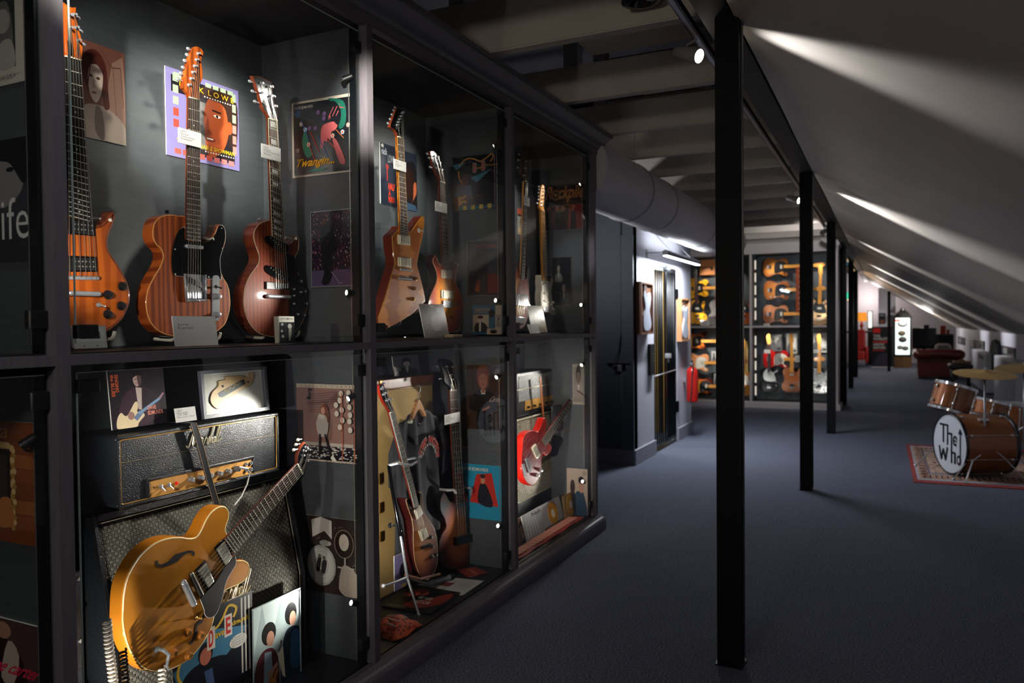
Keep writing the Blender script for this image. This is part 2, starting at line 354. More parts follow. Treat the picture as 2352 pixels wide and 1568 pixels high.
def sheet(name, label, cat, L, R_, top, bot, X=None, Y=None, thick=.003, tilt=0, paper=WHITE, group=None, face=None, rough=.3, off=0):
    """a flat picture on a real wall plane: left/right photo columns, rows of its top and bottom at the left edge"""
    face = face if face is not None else (0 if X is not None else -90)
    o = at(L, bot, X=X, Y=Y); t = T(name, label, cat, o, face, tilt, group=group)
    h = t.px(L, top)[1]; w = t.px(R_, (top + bot) / 2)[0]
    mb = MB().box((0, 0, 0), (w, h, thick)); mb.build('backing', paper, t)
    return t, Art(0, 0, w, h, thick + .0003, rough)
# ------------------------------------------------------------------ room shell (z-up meshes)
def structure(name, mb, m, parent=None):
    o = mb.build(name, m, parent)
    if parent is None: tag(o, kind='structure')
    return o
structure('floor', MB().box((-6, -2.5, -.1), (3.2, 32, 0)), CARPET)
structure('wall_left', MB().box((-3.3, -2.5, 0), (-3.2, 14.6, 3.6)), WALLDARK)
wn = structure('wall_nook', MB().box((-3.2, 7.5, 0), (-2.29, 7.62, 3.3)), WALLDARK)
structure('wall_gate', MB().box((-2.41, 7.505, 0), (-2.29, 8.245, 3.3)).box((-2.41, 9.25, 0), (-2.29, 10.0, 3.3)).box((-2.41, 8.245, 2.06), (-2.29, 9.25, 3.3)), WALLWHITE)
structure('wall_back', MB().box((-6, 14.5, 0), (-.75, 14.6, 3.3)), WALLDARK)
structure('trim_1', MB().box((-2.40, 7.62, 0), (-2.30, 7.63, 3.2)), WALLWHITE)
structure('baseboard_nook', MB().box((-3.2, 7.475, 0), (-2.29, 7.5, .15)), P('#6c6a76', .5))
structure('baseboard_gate', MB().box((-2.29, 7.475, 0), (-2.265, 8.245, .15)).box((-2.29, 9.25, 0), (-2.265, 10.02, .15)), P('#8e8d98', .5))
structure('wall_behind', MB().box((-6, -2.6, 0), (3.2, -2.5, 3.6)), WALLDARK)
# sloped ceiling and knee wall
ZT, XT, XK, ZK = 2.66, -.56, 1.85, 1.19
def _slope():
    mb = MB(); th = .12
    v = lambda x, y, z: mb.bm.verts.new((x, y, z))
    ny = 40; top = []
    for i in range(ny + 1):
        y = -2.5 + 29.5 * i / ny
        top.append([v(XT + (XK + .3 - XT) * k / 12, y, ZT + (ZK - ZT) * ((XK + .3 - XT) * k / 12) / (XK - XT) + .006 * math.sin(y * 1.7 + k)) for k in range(13)])
    for i in range(ny):
        for k in range(12): mb.face((top[i][k], top[i + 1][k], top[i + 1][k + 1], top[i][k + 1]), 0, True)
    mb.box((XT, -2.5, ZT + .02), (XT + .02, 27, ZT + .5))
    return mb
structure('ceiling', _slope(), SLOPE)
structure('wall_right', MB().box((XK, -2.5, 0), (XK + .1, 27, 1.21)), WALLWHITE)
structure('wall_end', MB().box((-6, 29, 0), (3.2, 29.1, 4)), P('#b5aeb4', .6))
structure('trim_2', MB().box((-.28, 26.9, 0), (.21, 27.3, 2.45)), P('#c6c4cf', .6))   # white pillar at the end of the hall
# loft above the joists: dark boards with gaps
structure('ceiling_loft', MB().box((-4.5, -2.5, 3.75), (XT, 28, 3.8)).box((-3.25, -2.5, 3.3), (-3.2, 28, 3.8)), P('#23242a', .8))
# long beam over the posts, and the posts
POSTY = [3.28, 6.95, 10.6, 14.25, 17.9, 21.55]
b = MB().box((-.69, -2.5, 2.66), (-.57, 27, 2.92)).build('ridge_beam', BEAMB)
tag(b, 'long dark timber beam running over the row of black posts', 'beam')
nth = ['nearest and widest, in front of the hall', 'second from the camera, left of the drum kit', 'third from the camera, at the right end of the far cabinet', 'fourth from the camera, just past the far cabinet', 'fifth from the camera, beside the green exit sign', 'farthest of the row of six posts']
for i, y in enumerate(POSTY):
    t = upright('timber_post', 'black timber post, ' + nth[i], 'post', (-.59 - .0085 * (y - 3.28), y, 0), group='row of black posts under the beam')
    MB().slab([(-.048, -.045, 1), (.048, -.045, 1), (.048, .045, 1), (-.048, .045, 1)], 0.006, 2.80, .004).build('shaft', POSTB, t)
    MB().box((-.056, -.052, 0), (.056, .052, .006)).build('base_plate', P('#0d0e10', .5, .6), t)
    MB().box((.048, -.012, .03), (.056, .012, 2.78)).build('cover_strip', P('#16171b', .4), t)
t = upright('timber_post', 'slim black post standing alone before the white pillar', 'post', (.02, 24.2, 0))
MB().box((-.04, -.04, 0), (.04, .04, 2.25)).build('shaft', POSTB, t)
MB().box((-.06, -.06, 0), (.06, .06, .01)).build('base_plate', BLACK, t)
# joists across the hall
jy = [2.45, 3.40, 4.36, 5.23, 6.10, 6.95, 7.8, 8.65, 9.5, 10.35, 11.2, 12.05, 12.9, 13.75, 15.4, 17.2, 19, 20.8, 22.6]
for i, y in enumerate(jy):
    d = .26 if i < 2 else .20
    mb = MB().box((-3.2, y, 2.76), (-.70, y + .07, 2.76 + d)).box((-3.2, y + .005, 2.752), (-.70, y + .065, 2.76))
    o = mb.build('ceiling_joist', CEILW); tag(o, kind='structure')
# boards lying on the joists with open gaps
for y0, y1, x0, x1 in ((2.6, 3.3, -1.35, -.72), (3.5, 4.3, -1.55, -.95), (4.45, 5.2, -1.5, -.72), (5.3, 6.1, -1.9, -.72), (6.2, 6.9, -1.8, -.72), (7.05, 14.4, -3.2, -.72), (3.6, 4.2, -3.1, -2.3), (4.5, 5.2, -3.1, -2.5)):
    structure('ceiling_panel', MB().box((x0, y0, 2.98), (x1, y1, 3.0)), CEILW)
for x, y in ((-2.02, 3.46), (-1.62, 3.52), (-1.78, 4.42), (-2.5, 4.42), (-1.9, 5.29), (-2.3, 2.52), (-1.35, 6.2)):
    t = MB().box((x, y, 2.55 if y < 0 else 2.96), (x + .09, y + .09, 3.75)).build('loft_strut', P('#b5afae', .6)); tag(t, kind='structure')
# ------------------------------------------------------------------ the long display cabinet on the left
cab = upright('display_cabinet', 'long grey wall cabinet of glass-fronted bays on the left, full of guitars', 'cabinet', (XF, 2.475, 0))
CB = lambda n, mb, m, par=cab: mb.build(n, m, par)
def L0(x, y, z): return (x - XF, y - 2.475, z)
def cbox(n, a, b, m, bev=0, par=None): return MB().box(L0(*a), L0(*b), bev=bev).build(n, m, par or cab)
Y0, Y1 = STILES[0] - .02, STILES[-1] + .02
for y in STILES: cbox('stile', (XF, y - .0185, .10), (XF - .035, y + .0185, 2.60), FRAMEGREY)
for y in STILES:
    cbox('divider_panel', (XF - .036, y - .0185, .10), (XB, y + .0185, 2.60), CHARCOAL)
cbox('back_panel', (XB, Y0, .05), (XB - .03, Y1, 2.62), CHARCOAL)
cbox('end_panel', (XF - .036, Y1 - .0015, .10), (XB, Y1 + .012, 2.60), FRAMEGREY)
cbox('floor_panel', (XF - .036, Y0, .04), (XB, Y1, .10), P('#15171b', .4))
cbox('top_panel', (XF - .036, Y0, 2.58), (XB, Y1, 2.62), P('#17191b', .7))
for a, b in zip(STILES, STILES[1:]):
    cbox('shelf', (XF - .001, a + .0185, 1.331), (XB, b - .0185, 1.357), FRAMEGREY)
    cbox('shelf_mat', (XF - .036, a + .02, 1.357), (XB + .005, b - .02, 1.361), P('#1a1c20', .35))
def profile(name, prof, y0, y1, m, endy=0):   # prof: (outward, z) list, swept along the cabinet and round its end
    mb = MB(); A = [mb.bm.verts.new(L0(XF + o, y0, z)) for o, z in prof]; B = [mb.bm.verts.new(L0(XF + o, y1 + max(o, 0) * endy, z)) for o, z in prof]
    C = [mb.bm.verts.new(L0(XB, y1 + max(o, 0) * endy, z)) for o, z in prof]
    for i in range(len(prof) - 1):
        mb.face((A[i], B[i], B[i + 1], A[i + 1]), 0, True); mb.face((B[i], C[i], C[i + 1], B[i + 1]), 0, True)
    mb.face(A); return mb.build(name, m, cab)
profile('cornice', [(-.02, 2.585), (.006, 2.585), (.008, 2.61), (.018, 2.615), (.020, 2.625), (.030, 2.635), (.045, 2.642), (.062, 2.66), (.075, 2.683), (.080, 2.69), (.092, 2.693), (.092, 2.715), (-.02, 2.715)], Y0, Y1 + .01, FRAMEGREY, 1)
cbox('cornice_fascia', (XF + .004, Y0, 2.575), (XF - .03, Y1 + .012, 2.60), FRAMEGREY)
profile('plinth', [(-.02, .106), (.004, .104), (.010, .098), (.016, .088), (.022, .084), (.030, .082), (.036, .074), (.040, .066), (.040, .0), (-.02, .0)], Y0, Y1 + .01, FRAMEGREY, 1)
# glass doors
DARKCH = P('#0c1014', .3, .2)
for k in range(4):
    a, b = STILES[k] + .0185, STILES[k + 1] - .0185
    for lo, hi in ((.125, 1.309), (1.384, 2.55)):
        y0, y1 = a + .035, b - .012
        g = cbox('glass_door', (XG - .003, y0, lo), (XG + .003, y1, hi), GLASS)
        for z in (lo + .06, hi - .06):
            h = cbox('hinge', (XG - .016, y1 - .035, z - .022), (XG + .006, y1 + .011, z + .022), BLACK, .003, g)
        cbox('lock', (XG - .012, y0 - .002, (lo + .012) if lo > 1 else hi - .05), (XG + .010, y0 + .058, (lo + .047) if lo > 1 else hi - .015), BLACK, .003, g)
        # polished edge of the pane
        cbox('polished_edge', (XG - .0032, y0 - .0012, lo), (XG + .0032, y0, hi), P('#b9c9c2', .1, 0, 1), 0, g)
        cbox('polished_edge', (XG - .0032, y0, hi), (XG + .0032, y1, hi + .0016), P('#b9c9c2', .1, 0, 1), 0, g)
    for z0, z1 in ((.10, 1.331), (1.361, 2.58)):
        cbox('door_channel', (XG - .045, b - .010, z0), (XG - .010, b - .0002, z1), DARKCH)
        cbox('door_channel', (XG - .045, a + .0002, z0), (XG - .010, a + .010, z1), DARKCH)
        cbox('edge_strip', (XG - .056, b - .006, z0 + .02), (XG - .052, b - .0004, z1 - .02), P('#b8b4ac', .2, .8))
# miniature spots on the cabinet sides
def mini_spot(loc, tgt, pw, ang, label, grp):
    d = (tgt - loc).normalized(); wall = 1 if tgt.y < loc.y else -1
    t = upright('spotlight', label, 'light', loc, group=grp)
    q = d.to_track_quat('Z', 'Y').to_matrix()
    def rot(mb):
        for v in mb.bm.verts: v.co = q @ v.co
        return mb
    rot(MB().lathe([(.006, -.036), (.010, -.034), (.0115, -.028), (.0125, 0), (.0125, .004), (.0105, .004), (.0105, .001)], n=16)).build('housing', BLACK, t)
    rot(MB().cyl((0, 0, 0), .0102, .001, .0022, n=16)).build('lens', P('#fff4e2', .3, emit=14), t)
    MB().tube([(0, 0, 0), (-.008, wall * .012, -.016), (-.012, wall * .028, -.018)], .003, 6).build('bracket', BLACK, t)
    s = spot(loc + d * .006, tgt, pw, ang, .75, rad=.008); s.parent = t; s.location = d * .006
for i, (l, tg, p, a) in enumerate(CAB_SPOTS):
    bay = ['first', 'second', 'third', 'leftmost'][min(i // 8, 3)]
    pos = ['upper right', 'right, just above shelf', 'right, just under shelf', 'lower right', 'upper left', 'left, just above shelf', 'left, just under shelf', 'lower left'][i % 8]
    lab = 'tiny black cabinet spotlight, %s in %s whole bay' % (pos, bay)
    if i >= 24: lab = 'small lit black spotlight at the right side of the cropped leftmost bay'
    mini_spot(l, tg, p, a, lab, 'miniature spotlights inside the long cabinet')
# ------------------------------------------------------------------ guitars
def cr(ox, oy, s): return lambda L: [(ox + p[0] / s, oy + p[1] / s) + tuple(p[2:]) for p in L]
def lerp(a, b, t): return (a[0] + (b[0] - a[0]) * t, a[1] + (b[1] - a[1]) * t)
def usc(t, x, y): a, b = t.px(x, y), t.px(x, y + 1); return math.hypot(a[0] - b[0], a[1] - b[1])
def quad(t, name, L, w0, w1, m, r=.002, par=None, sm=0):
    p = t.pts(L, w1)
    if sm: p = catmull(p, sm)
    return MB().slab(p, w0, w1, r, steps=2).build(name, m, par or t)
def neck(t, fb, n=6, nfr=21, fbm=ROSEF, nm=MAHOG, inlay='dot', w=.004, bridge=None, heel=0, inl='#c9c6bd', fbind=None, strings=True, posts=None, lo=.0):
    nl, nr, er, el = t.pts(fb, w + .01)
    q = lambda a, b, s: [lerp(a, b, -s), lerp(a, b, 1 + s)]
    pl = [nl, nr, er, el]
    nk = MB(); ends = []
    for a_, b_ in ((nl, nr), (el, er)):
        c_ = lerp(a_, b_, .5); ends.append([nk.bm.verts.new((*lerp(c_, b_, k_), z_)) for k_, z_ in ((-1, w), (-.97, w - .004), (-.8, w - .010), (-.45, w - .015), (0, w - .017), (.45, w - .015), (.8, w - .010), (.97, w - .004), (1, w))])
    for i in range(8): nk.face((ends[0][i], ends[0][i + 1], ends[1][i + 1], ends[1][i]), 0, True)
    nk.face(ends[0]); nk.face(ends[1]); nk.face((ends[0][0], ends[0][8], ends[1][8], ends[1][0])); bmesh.ops.recalc_face_normals(nk.bm, faces=nk.bm.faces); nk.build('neck', nm, t)
    f = MB().slab(pl, w, w + .007, .001, steps=1).build('fingerboard', fbm, t)
    if fbind: MB().tube([(*nl, w + .006), (*el, w + .006)], .0011, 4).tube([(*nr, w + .006), (*er, w + .006)], .0011, 4).build('binding', P(fbind, .4), f)
    if nfr:
        fn = 1 - 2 ** (-nfr / 12)
        for i in range(1, nfr + 1):
            s = (1 - 2 ** (-i / 12)) / fn; a, b = lerp(nl, el, s), lerp(nr, er, s)
            MB().tube([(*a, w + .0075), (*b, w + .0075)], .001, 4).build('fret', P('#d9d4c6', .3, .3), f)
            if i in (3, 5, 7, 9, 12, 15, 17, 19, 21) or (inlay == 'block' and i == 1):
                s0 = (1 - 2 ** (-(i - 1) / 12)) / fn; c, d = lerp(nl, el, (s + s0) / 2), lerp(nr, er, (s + s0) / 2)
                if inlay == 'block':
                    aa, bb = lerp(nl, el, s0 + (s - s0) * .2), lerp(nr, er, s0 + (s - s0) * .2); cc, dd = lerp(nl, el, s0 + (s - s0) * .8), lerp(nr, er, s0 + (s - s0) * .8)
                    MB().slab([lerp(aa, bb, .2), lerp(aa, bb, .8), lerp(cc, dd, .8), lerp(cc, dd, .2)], w + .006, w + .0074).build('inlay', P('#d9d8d2', .2), f)
                else:
                    m_ = lerp(c, d, .5); MB().cyl((*m_, 0), .0028, w + .006, w + .0075, n=10).build('inlay', P(inl, .3), f)
    dx, dy = nr[0] - nl[0], nr[1] - nl[1]
    MB().tube([(*lerp(nl, nr, -.02), w + .009), (*lerp(nl, nr, 1.02), w + .009)], .0022, 6).build('nut', IVORY, t)
    if bridge and strings:
        bl, br = t.pts(bridge, .016)
        for k in range(n):
            s = .1 + .8 * k / (n - 1); a = lerp(nl, nr, s); b = lerp(bl, br, k / (n - 1))
            P_ = [(*b, .015), (*a, w + .013)]
            if posts and k < len(posts): P_.append((*t.px(*posts[k], .004), .006))
            MB().tube(P_, .0009 if n == 6 else .0014, 4, cap=False).build('string', P('#cfc9bb', .25, .9), t)
def headstock(t, L, m, pegs, posts, face=None, w=.003, th=.014, pegc=CHROME, sm=3, edge=None):
    p = t.pts(L, w); p = catmull(p, sm)
    h = MB().slab(p, w - th, w, .002, steps=2, top=1 if face else None).build('headstock', [m, P('#07080a', .16, spec=.2)] if face else m, t)
    for a in posts:
        c = t.px(*a, w); MB().lathe([(.0055, w), (.0055, w + .002), (.003, w + .003), (.003, w + .012), (.0038, w + .013)], (*c, 0), n=12).build('tuning_post', CHROME, h)
    for a in pegs:
        c = t.px(*a, w - th / 2); cx = sum(q[0] for q in p) / len(p); sg = 1 if c[0] > cx else -1
        MB().ball((*c, w - th / 2), .0085, (1, .72, .55)).tube([(c[0], c[1], w - th / 2), (c[0] - sg * .022, c[1], w - th / 2)], .0022, 6).build('tuning_peg', pegc, h)
    return h
def body(t, L, front, side=None, depth=.044, bind=None, r=.006, sm=5, bw=.0018):
    p = catmull(t.pts(L), sm)
    o = MB().slab(p, -depth, 0, r, top=1 if side else None, steps=4).build('body', [side, front] if side else front, t)
    if bind:
        q = inset(_ccw(p), r * .55); MB().tube([(*a, -r * .22) for a in q], bw, 5, closed=True).build('binding', P(bind, .35), t)
    return o
def humbucker(t, L, ring, cover=None, poles=True, nm='pickup'):
    q = t.pts(L, .005); r_ = MB().slab(q, 0, .005, .001, steps=1).build(nm, ring, t)
    c = [lerp(lerp(q[i], q[(i + 1) % 4], .12), lerp(q[(i + 3) % 4], q[(i + 2) % 4], .12), .14) for i in range(4)]
    cen = (sum(x[0] for x in q) / 4, sum(x[1] for x in q) / 4); c = [lerp(cen, x, .8) for x in q]
    MB().slab(c, .004, .010, .0015, steps=2).build('pickup_cover', cover or ring, r_)
    if poles:
        for row in (.3, .7):
            a, b = lerp(c[0], c[3], row), lerp(c[1], c[2], row)
            for k in range(6):
                s = lerp(a, b, .1 + .16 * k); MB().cyl((*s, 0), .0018, .0095, .0112, n=8).build('pole_screw', NICKEL, r_)
    return r_
def knob(t, x, y, rpx, m=BLACK, top=None, h=.014, nm='knob'):
    c = t.px(x, y, .006); r = rpx * usc(t, x, y)
    k = MB().lathe([(r, .001), (r * .95, h * .5), (r * .72, h * .55), (r * .68, h), (r * .3, h + .0008)], (*c, 0), n=20).build(nm, m, t)
    if top: MB().cyl((*c, 0), r * .5, h, h + .0014, n=16).build('knob_cap', top, k)
def bar(t, a, b, r, w, m, nm, flat=.7, par=None):
    p, q = t.px(*a, w), t.px(*b, w); mb = MB().tube([(*p, w), (*lerp(p, q, .5), w), (*q, w)], [r, r, r], 10)
    mb.ball((*p, w), r).ball((*q, w), r); return mb.build(nm, m, par or t)
def switch(t, x, y, m=BLACK):
    c = t.px(x, y, .004); MB().lathe([(.007, .0), (.007, .003), (.004, .004), (.003, .006)], (*c, 0), n=14).tube([(*c, .005), (c[0] + .008, c[1] - .004, .017)], .0022, 6).ball((c[0] + .009, c[1] - .0045, .018), .0035).build('toggle_switch', m, t)
def gtr(name, label, org, X, face=0, tilt=0, group='guitars in the long cabinet', cat='guitar'):
    return T(name, label, cat, at(*org, X=X), face, tilt, group=group)
# acrylic stand with padded hooks, standing behind and under a guitar
def stand(label, cx, hook_y, X, hooks, neckhook=None, gt=None):
    t = T('guitar_stand', label, 'stand', at(cx, hook_y, X=X), 0, group='acrylic guitar stands on the upper shelf')
    z0 = 1.362 - t.org.z
    for x, y in hooks:
        c = t.px(x, y, .0); y0 = c[1] - .010
        MB().tube([(c[0], y0, -.085), (c[0], y0 - .004, -.03), (c[0], y0 - .004, -.002), (c[0], y0 + .003, .006), (c[0], y0 + .018, .012)], .0055, 8).build('padded_hook', P('#c9c3b4', .5), t)
    mb = MB().box((-.075, z0, -.085), (.075, z0 + .006, .03), bev=.004).box((-.075, z0 + .006, -.09), (.075, z0 + .22, -.084)); mb.build('base', ACRYL, t)
    if neckhook:
        MB().box((-.02, z0 + .2, -.089), (.02, t.px(*neckhook, -.08)[1] + .01, -.083)).build('upright', ACRYL, t)
        c = t.px(*neckhook); s = .032
        MB().tube([(c[0] - s, c[1] + .012, -.08), (c[0] - s, c[1], -.03), (c[0] - s * .9, c[1] - .006, .012), (c[0] - s * .6, c[1] + .002, .022)], .005, 8).build('padded_hook', P('#c9c3b4', .5), t) if 0 else None
        MB().tube([(c[0], c[1] + .010, -.08), (c[0], c[1] + .006, -.01), (c[0] + .004, c[1], .012), (c[0] + .014, c[1] + .004, .022)], .0055, 8).build('padded_hook', P('#c9c3b4', .5), t)
        MB().tube([(-.02, c[1] - .0, -.086), (c[0], c[1] + .01, -.08)], .004, 6).build('hook_arm', ACRYL, t)
c1, c2, c5, c6 = cr(0, 0, 3.7333), cr(0, 400, 3.7333), cr(500, 0, 3.7333), cr(500, 400, 3.7333)
WALNUT = tex('amber_walnut_top', 'wave', '#93420f', '#ab5417', (3.5, .6, 1), .28, coat=.8, dist=7, nscale=2.2, detail=3)
TEAK = tex('striped_rosewood_top', 'wave', '#6f2e0d', '#984817', (6, .5, 1), .25, coat=.9, dist=8, nscale=2.4, detail=3)
REDWOOD = tex('red_brown_mahogany', 'wave', '#602715', '#74341b', (7, .5, 3), .3, coat=.7, dist=3, nscale=2.5, detail=3)
BLONDE = tex('golden_blonde_maple', 'noise', '#b5711c', '#c98526', (3, 3, 3), .28, coat=.8, nscale=1.5)
# 1 left guitar
t = gtr('electric_guitar', 'amber walnut single-cut guitar with two black pickups, cut off by the left upright', (186, 770), -2.10)
BW = c2([(700, 470), (778, 430), (830, 430), (885, 405), (930, 350), (962, 314), (990, 322), (1003, 365), (985, 430), (948, 520), (935, 590), (950, 660), (1010, 750), (1075, 860), (1118, 960), (1130, 1050), (1112, 1150), (1050, 1260), (960, 1335), (860, 1378), (700, 1395),
          (540, 1375), (430, 1320), (330, 1220), (285, 1110), (280, 1000), (320, 870), (390, 760), (430, 660), (425, 590), (380, 500), (370, 420), (420, 360), (520, 340), (600, 380)])
body(t, BW, WALNUT, REDWOOD, bind='#8a4a1c', r=.012)
neck(t, c1([(562, 480), (697, 515)]) + c2([(778, 402), (596, 352)]), fbm=EBONY, nfr=20, nm=WALNUT, bridge=c2([(600, 880), (830, 905)]), posts=c1([(590, 360), (598, 240), (600, 150), (668, 350), (650, 238), (632, 128)]))
headstock(t, c1([(562, 480, 1), (556, 330), (553, 180), (550, 20, 1), (600, 60), (655, 62, 1), (655, 160), (690, 290), (712, 400), (697, 515, 1)]), WALNUT, c1([(668, 155), (692, 268), (716, 380)]), c1([(632, 128), (650, 238), (668, 350), (598, 240), (590, 130)]))
quad(t, 'truss_cover', c1([(570, 340), (610, 345), (640, 450), (620, 490), (580, 470)]), 0, .003, BLACK)
humbucker(t, c2([(588, 378), (815, 400), (822, 532), (588, 512)]), BLACKG, BLACK)
humbucker(t, c2([(588, 700), (830, 708), (838, 838), (592, 835)]), BLACKG, BLACK)
bar(t, *c2([(590, 888), (835, 892)]), .006, .009, CHROME, 'bridge'); bar(t, *c2([(600, 1020), (845, 1027)]), .0075, .010, CHROME, 'tailpiece')
for x, y in ((1055, 960), (930, 1032), (1045, 1128), (930, 1200)): knob(t, x / 3.7333, 400 + y / 3.7333, 10.5, BLACK, P('#2a2a2c', .3, .5))
switch(t, 850 / 3.7333, 400 + 1120 / 3.7333, CHROME)
stand('clear stand with padded hooks under the amber walnut guitar at the left', 200, 771, -2.12, c2([(960, 1372)]), c2([(880, 400)])[0])
# 2 striped rosewood single-cut with black guard
t = gtr('electric_guitar', 'glossy striped rosewood single-cut guitar with large black pickguard, in front of the purple cover', (430, 772), -2.10)
body(t, c2([(1597, 372), (1540, 352), (1470, 342), (1400, 350), (1342, 385), (1312, 450), (1308, 530), (1335, 600), (1382, 650), (1396, 710), (1370, 790), (1310, 890), (1265, 990), (1250, 1090), (1260, 1200), (1300, 1290), (1370, 1355), (1470, 1392), (1600, 1402), (1740, 1390), (1850, 1358), (1930, 1290), (1970, 1180), (1979, 1080), (1960, 960), (1912, 870), (1886, 780), (1896, 700), (1926, 620), (1940, 550), (1937, 480), (1915, 440), (1890, 428), (1865, 445), (1848, 490), (1828, 540), (1790, 575), (1735, 578), (1660, 560)]), TEAK, bind='#c58a4a', depth=.046)
g = quad(t, 'pickguard', c2([(1600, 450, 1), (1560, 462), (1520, 510), (1492, 600), (1476, 720), (1480, 830), (1502, 868, 1), (1575, 876, 1), (1700, 888), (1900, 903, 1), (1890, 820), (1886, 720), (1915, 620), (1932, 540), (1922, 460), (1893, 436), (1873, 460), (1850, 510), (1800, 570), (1740, 580, 1), (1605, 570, 1)]), 0, .0022, BLACKG, .001, sm=4)
p = catmull(t.pts(c2([(1600, 450, 1), (1560, 462), (1520, 510), (1492, 600), (1476, 720), (1480, 830), (1502, 868, 1), (1575, 876, 1), (1700, 888), (1900, 903, 1), (1890, 820), (1886, 720), (1915, 620), (1932, 540), (1922, 460), (1893, 436), (1873, 460)])), 4, False)
MB().tube([(*q, .001) for q in p], .0011, 4).build('guard_edge', WHITE, g)
for q in c2([(1588, 463), (1500, 643), (1502, 856), (1900, 463), (1906, 635), (1790, 880), (1897, 888)]):
    MB().cyl((*t.px(*q, .002), 0), .0028, .0022, .0034, n=10).build('screw', NICKEL, g)
bar(t, *c2([(1604, 617), (1728, 627)]), .0075, .006, CHROME, 'pickup')
qb = c2([(1577, 852), (1756, 862), (1754, 1080), (1595, 1085)])
q = quad(t, 'bridge_plate', qb, 0, .003, CHROME)
mb = MB(); L4 = t.pts(qb, .003)
for i, j in ((0, 3), (1, 2), (3, 2)): mb.tube([(*L4[i], .003), (*L4[i], .012), (*L4[j], .012), (*L4[j], .003)] if 0 else [(*L4[i], .007), (*L4[j], .007)], .004, 6)
mb.build('bridge_wall', CHROME, q)
quad(t, 'bridge_pickup', c2([(1600, 870), (1735, 930), (1735, 975), (1600, 915)]), .003, .008, BLACK, par=q)
for k in range(6): bar(t, *c2([(1612 + 22 * k, 1010), (1614 + 22 * k, 1062)]), .003, .009, CHROME, 'saddle', par=q)
q = quad(t, 'control_plate', c2([(1822, 880), (1835, 865), (1870, 865), (1886, 885), (1886, 1240), (1870, 1258), (1835, 1258), (1822, 1240)]), 0, .003, CHROME)
switch(t, 1855 / 3.7333, 400 + 965 / 3.7333)
for y in (1048, 1205): knob(t, 1860 / 3.7333, 400 + y / 3.7333, 7.5, CHROME, None, .02)
neck(t, c1([(1625, 832), (1716, 856)]) + c2([(1728, 570), (1606, 555)]), nfr=21, nm=TEAK, bridge=c2([(1612, 1015), (1722, 1020)]), posts=c1([(1615, 728), (1635, 675), (1650, 620), (1665, 567), (1680, 512), (1695, 460)]))
headstock(t, c1([(1622, 832, 1), (1606, 790), (1566, 755, 1), (1575, 690), (1600, 580), (1638, 450), (1662, 408), (1695, 398), (1735, 425), (1746, 468), (1727, 515), (1738, 600), (1736, 680), (1702, 750), (1712, 810), (1716, 856, 1)]), TEAK, c1([(1614, 418), (1604, 470), (1584, 520), (1569, 578), (1551, 630), (1527, 680)]), c1([(1695, 460), (1680, 512), (1665, 567), (1650, 620), (1635, 675), (1615, 728)]))
MB().cyl((*t.px(*c2([(1436, 322)])[0], -.02), -.022), .006, -.004, .004, 'z', 10).build('strap_button', BLACK, t)
stand('clear stand with padded hooks under the striped rosewood guitar', 430, 771, -2.12, c2([(1480, 1385), (1870, 1378)]), c2([(1770, 562)])[0])
# 3 red-brown guitar with control plate
t = gtr('electric_guitar', 'red-brown single-cut guitar with slanted oval pickups and black control panel', (640, 775), -2.10)
body(t, c6([(462, 395), (400, 400), (350, 425), (315, 475), (305, 540), (325, 620), (350, 690), (350, 745), (320, 800), (270, 870), (235, 950), (220, 1040), (222, 1140), (245, 1230), (290, 1310), (350, 1365), (420, 1392), (520, 1402), (620, 1382), (690, 1330), (740, 1250), (768, 1160), (775, 1070), (760, 980), (725, 900), (690, 840), (665, 770), (665, 720), (690, 670), (701, 620), (701, 570), (688, 530), (668, 530), (645, 560), (620, 588), (575, 575), (520, 500)]), REDWOOD, bind='#b9a88a', depth=.05)
q = quad(t, 'control_panel', c6([(618, 925, 1), (685, 850, 1), (730, 910), (762, 1000), (769, 1090), (748, 1190), (700, 1300), (662, 1345, 1), (615, 1210, 1)]), 0, .002, BLACKG, .001, sm=4)
quad(t, 'pickguard', c6([(578, 670), (660, 700), (692, 830), (636, 928), (582, 900)]), 0, .0025, BLACKG, .001)
for L in ([(430, 526), (500, 545), (600, 600), (622, 640), (600, 672), (520, 650), (430, 590), (411, 556)], [(430, 783), (500, 800), (600, 850), (640, 895), (610, 925), (520, 900), (440, 855), (413, 820)]):
    h = quad(t, 'pickup', c6(L), 0, .007, BLACKG, .003, sm=3)
    for k in range(6):
        c = lerp(L[0], L[4], .14 + .13 * k); MB().cyl((*t.px(*c6([c])[0], .007), 0), .0016, .006, .0085, n=8).build('pole_screw', NICKEL, h)
q = quad(t, 'bridge', c6([(420, 922), (622, 935), (622, 988), (420, 985)]), 0, .008, BLACK)
for k in range(6): bar(t, *c6([(500 + 20 * k, 940), (500 + 20 * k, 975)]), .0026, .010, CHROME, 'saddle', par=q)
bar(t, *c6([(428, 1045), (615, 1053)]), .0075, .009, CHROME, 'tailpiece')
for x, y in ((708, 918), (745, 1005), (757, 1108), (738, 1208)): knob(t, 500 + x / 3.7333, 400 + y / 3.7333, 6, BLACK, NICKEL, .012)
for x, y in ((655, 985), (655, 1040), (655, 1110), (715, 1010), (690, 1200)):
    a = t.px(500 + x / 3.7333, 400 + y / 3.7333, .002); MB().box((a[0] - .006, a[1] - .003, .002), (a[0] + .006, a[1] + .003, .0035)).build('slide_switch', P('#c9c7c0', .4), t)
neck(t, c5([(440, 1015), (512, 1035)]) + c6([(576, 582), (474, 530)]), nfr=22, inlay='block', fbind='#c9b68e', bridge=c6([(505, 955), (605, 962)]), posts=c5([(400, 885), (380, 795), (370, 715), (440, 745), (455, 825), (475, 910)]))
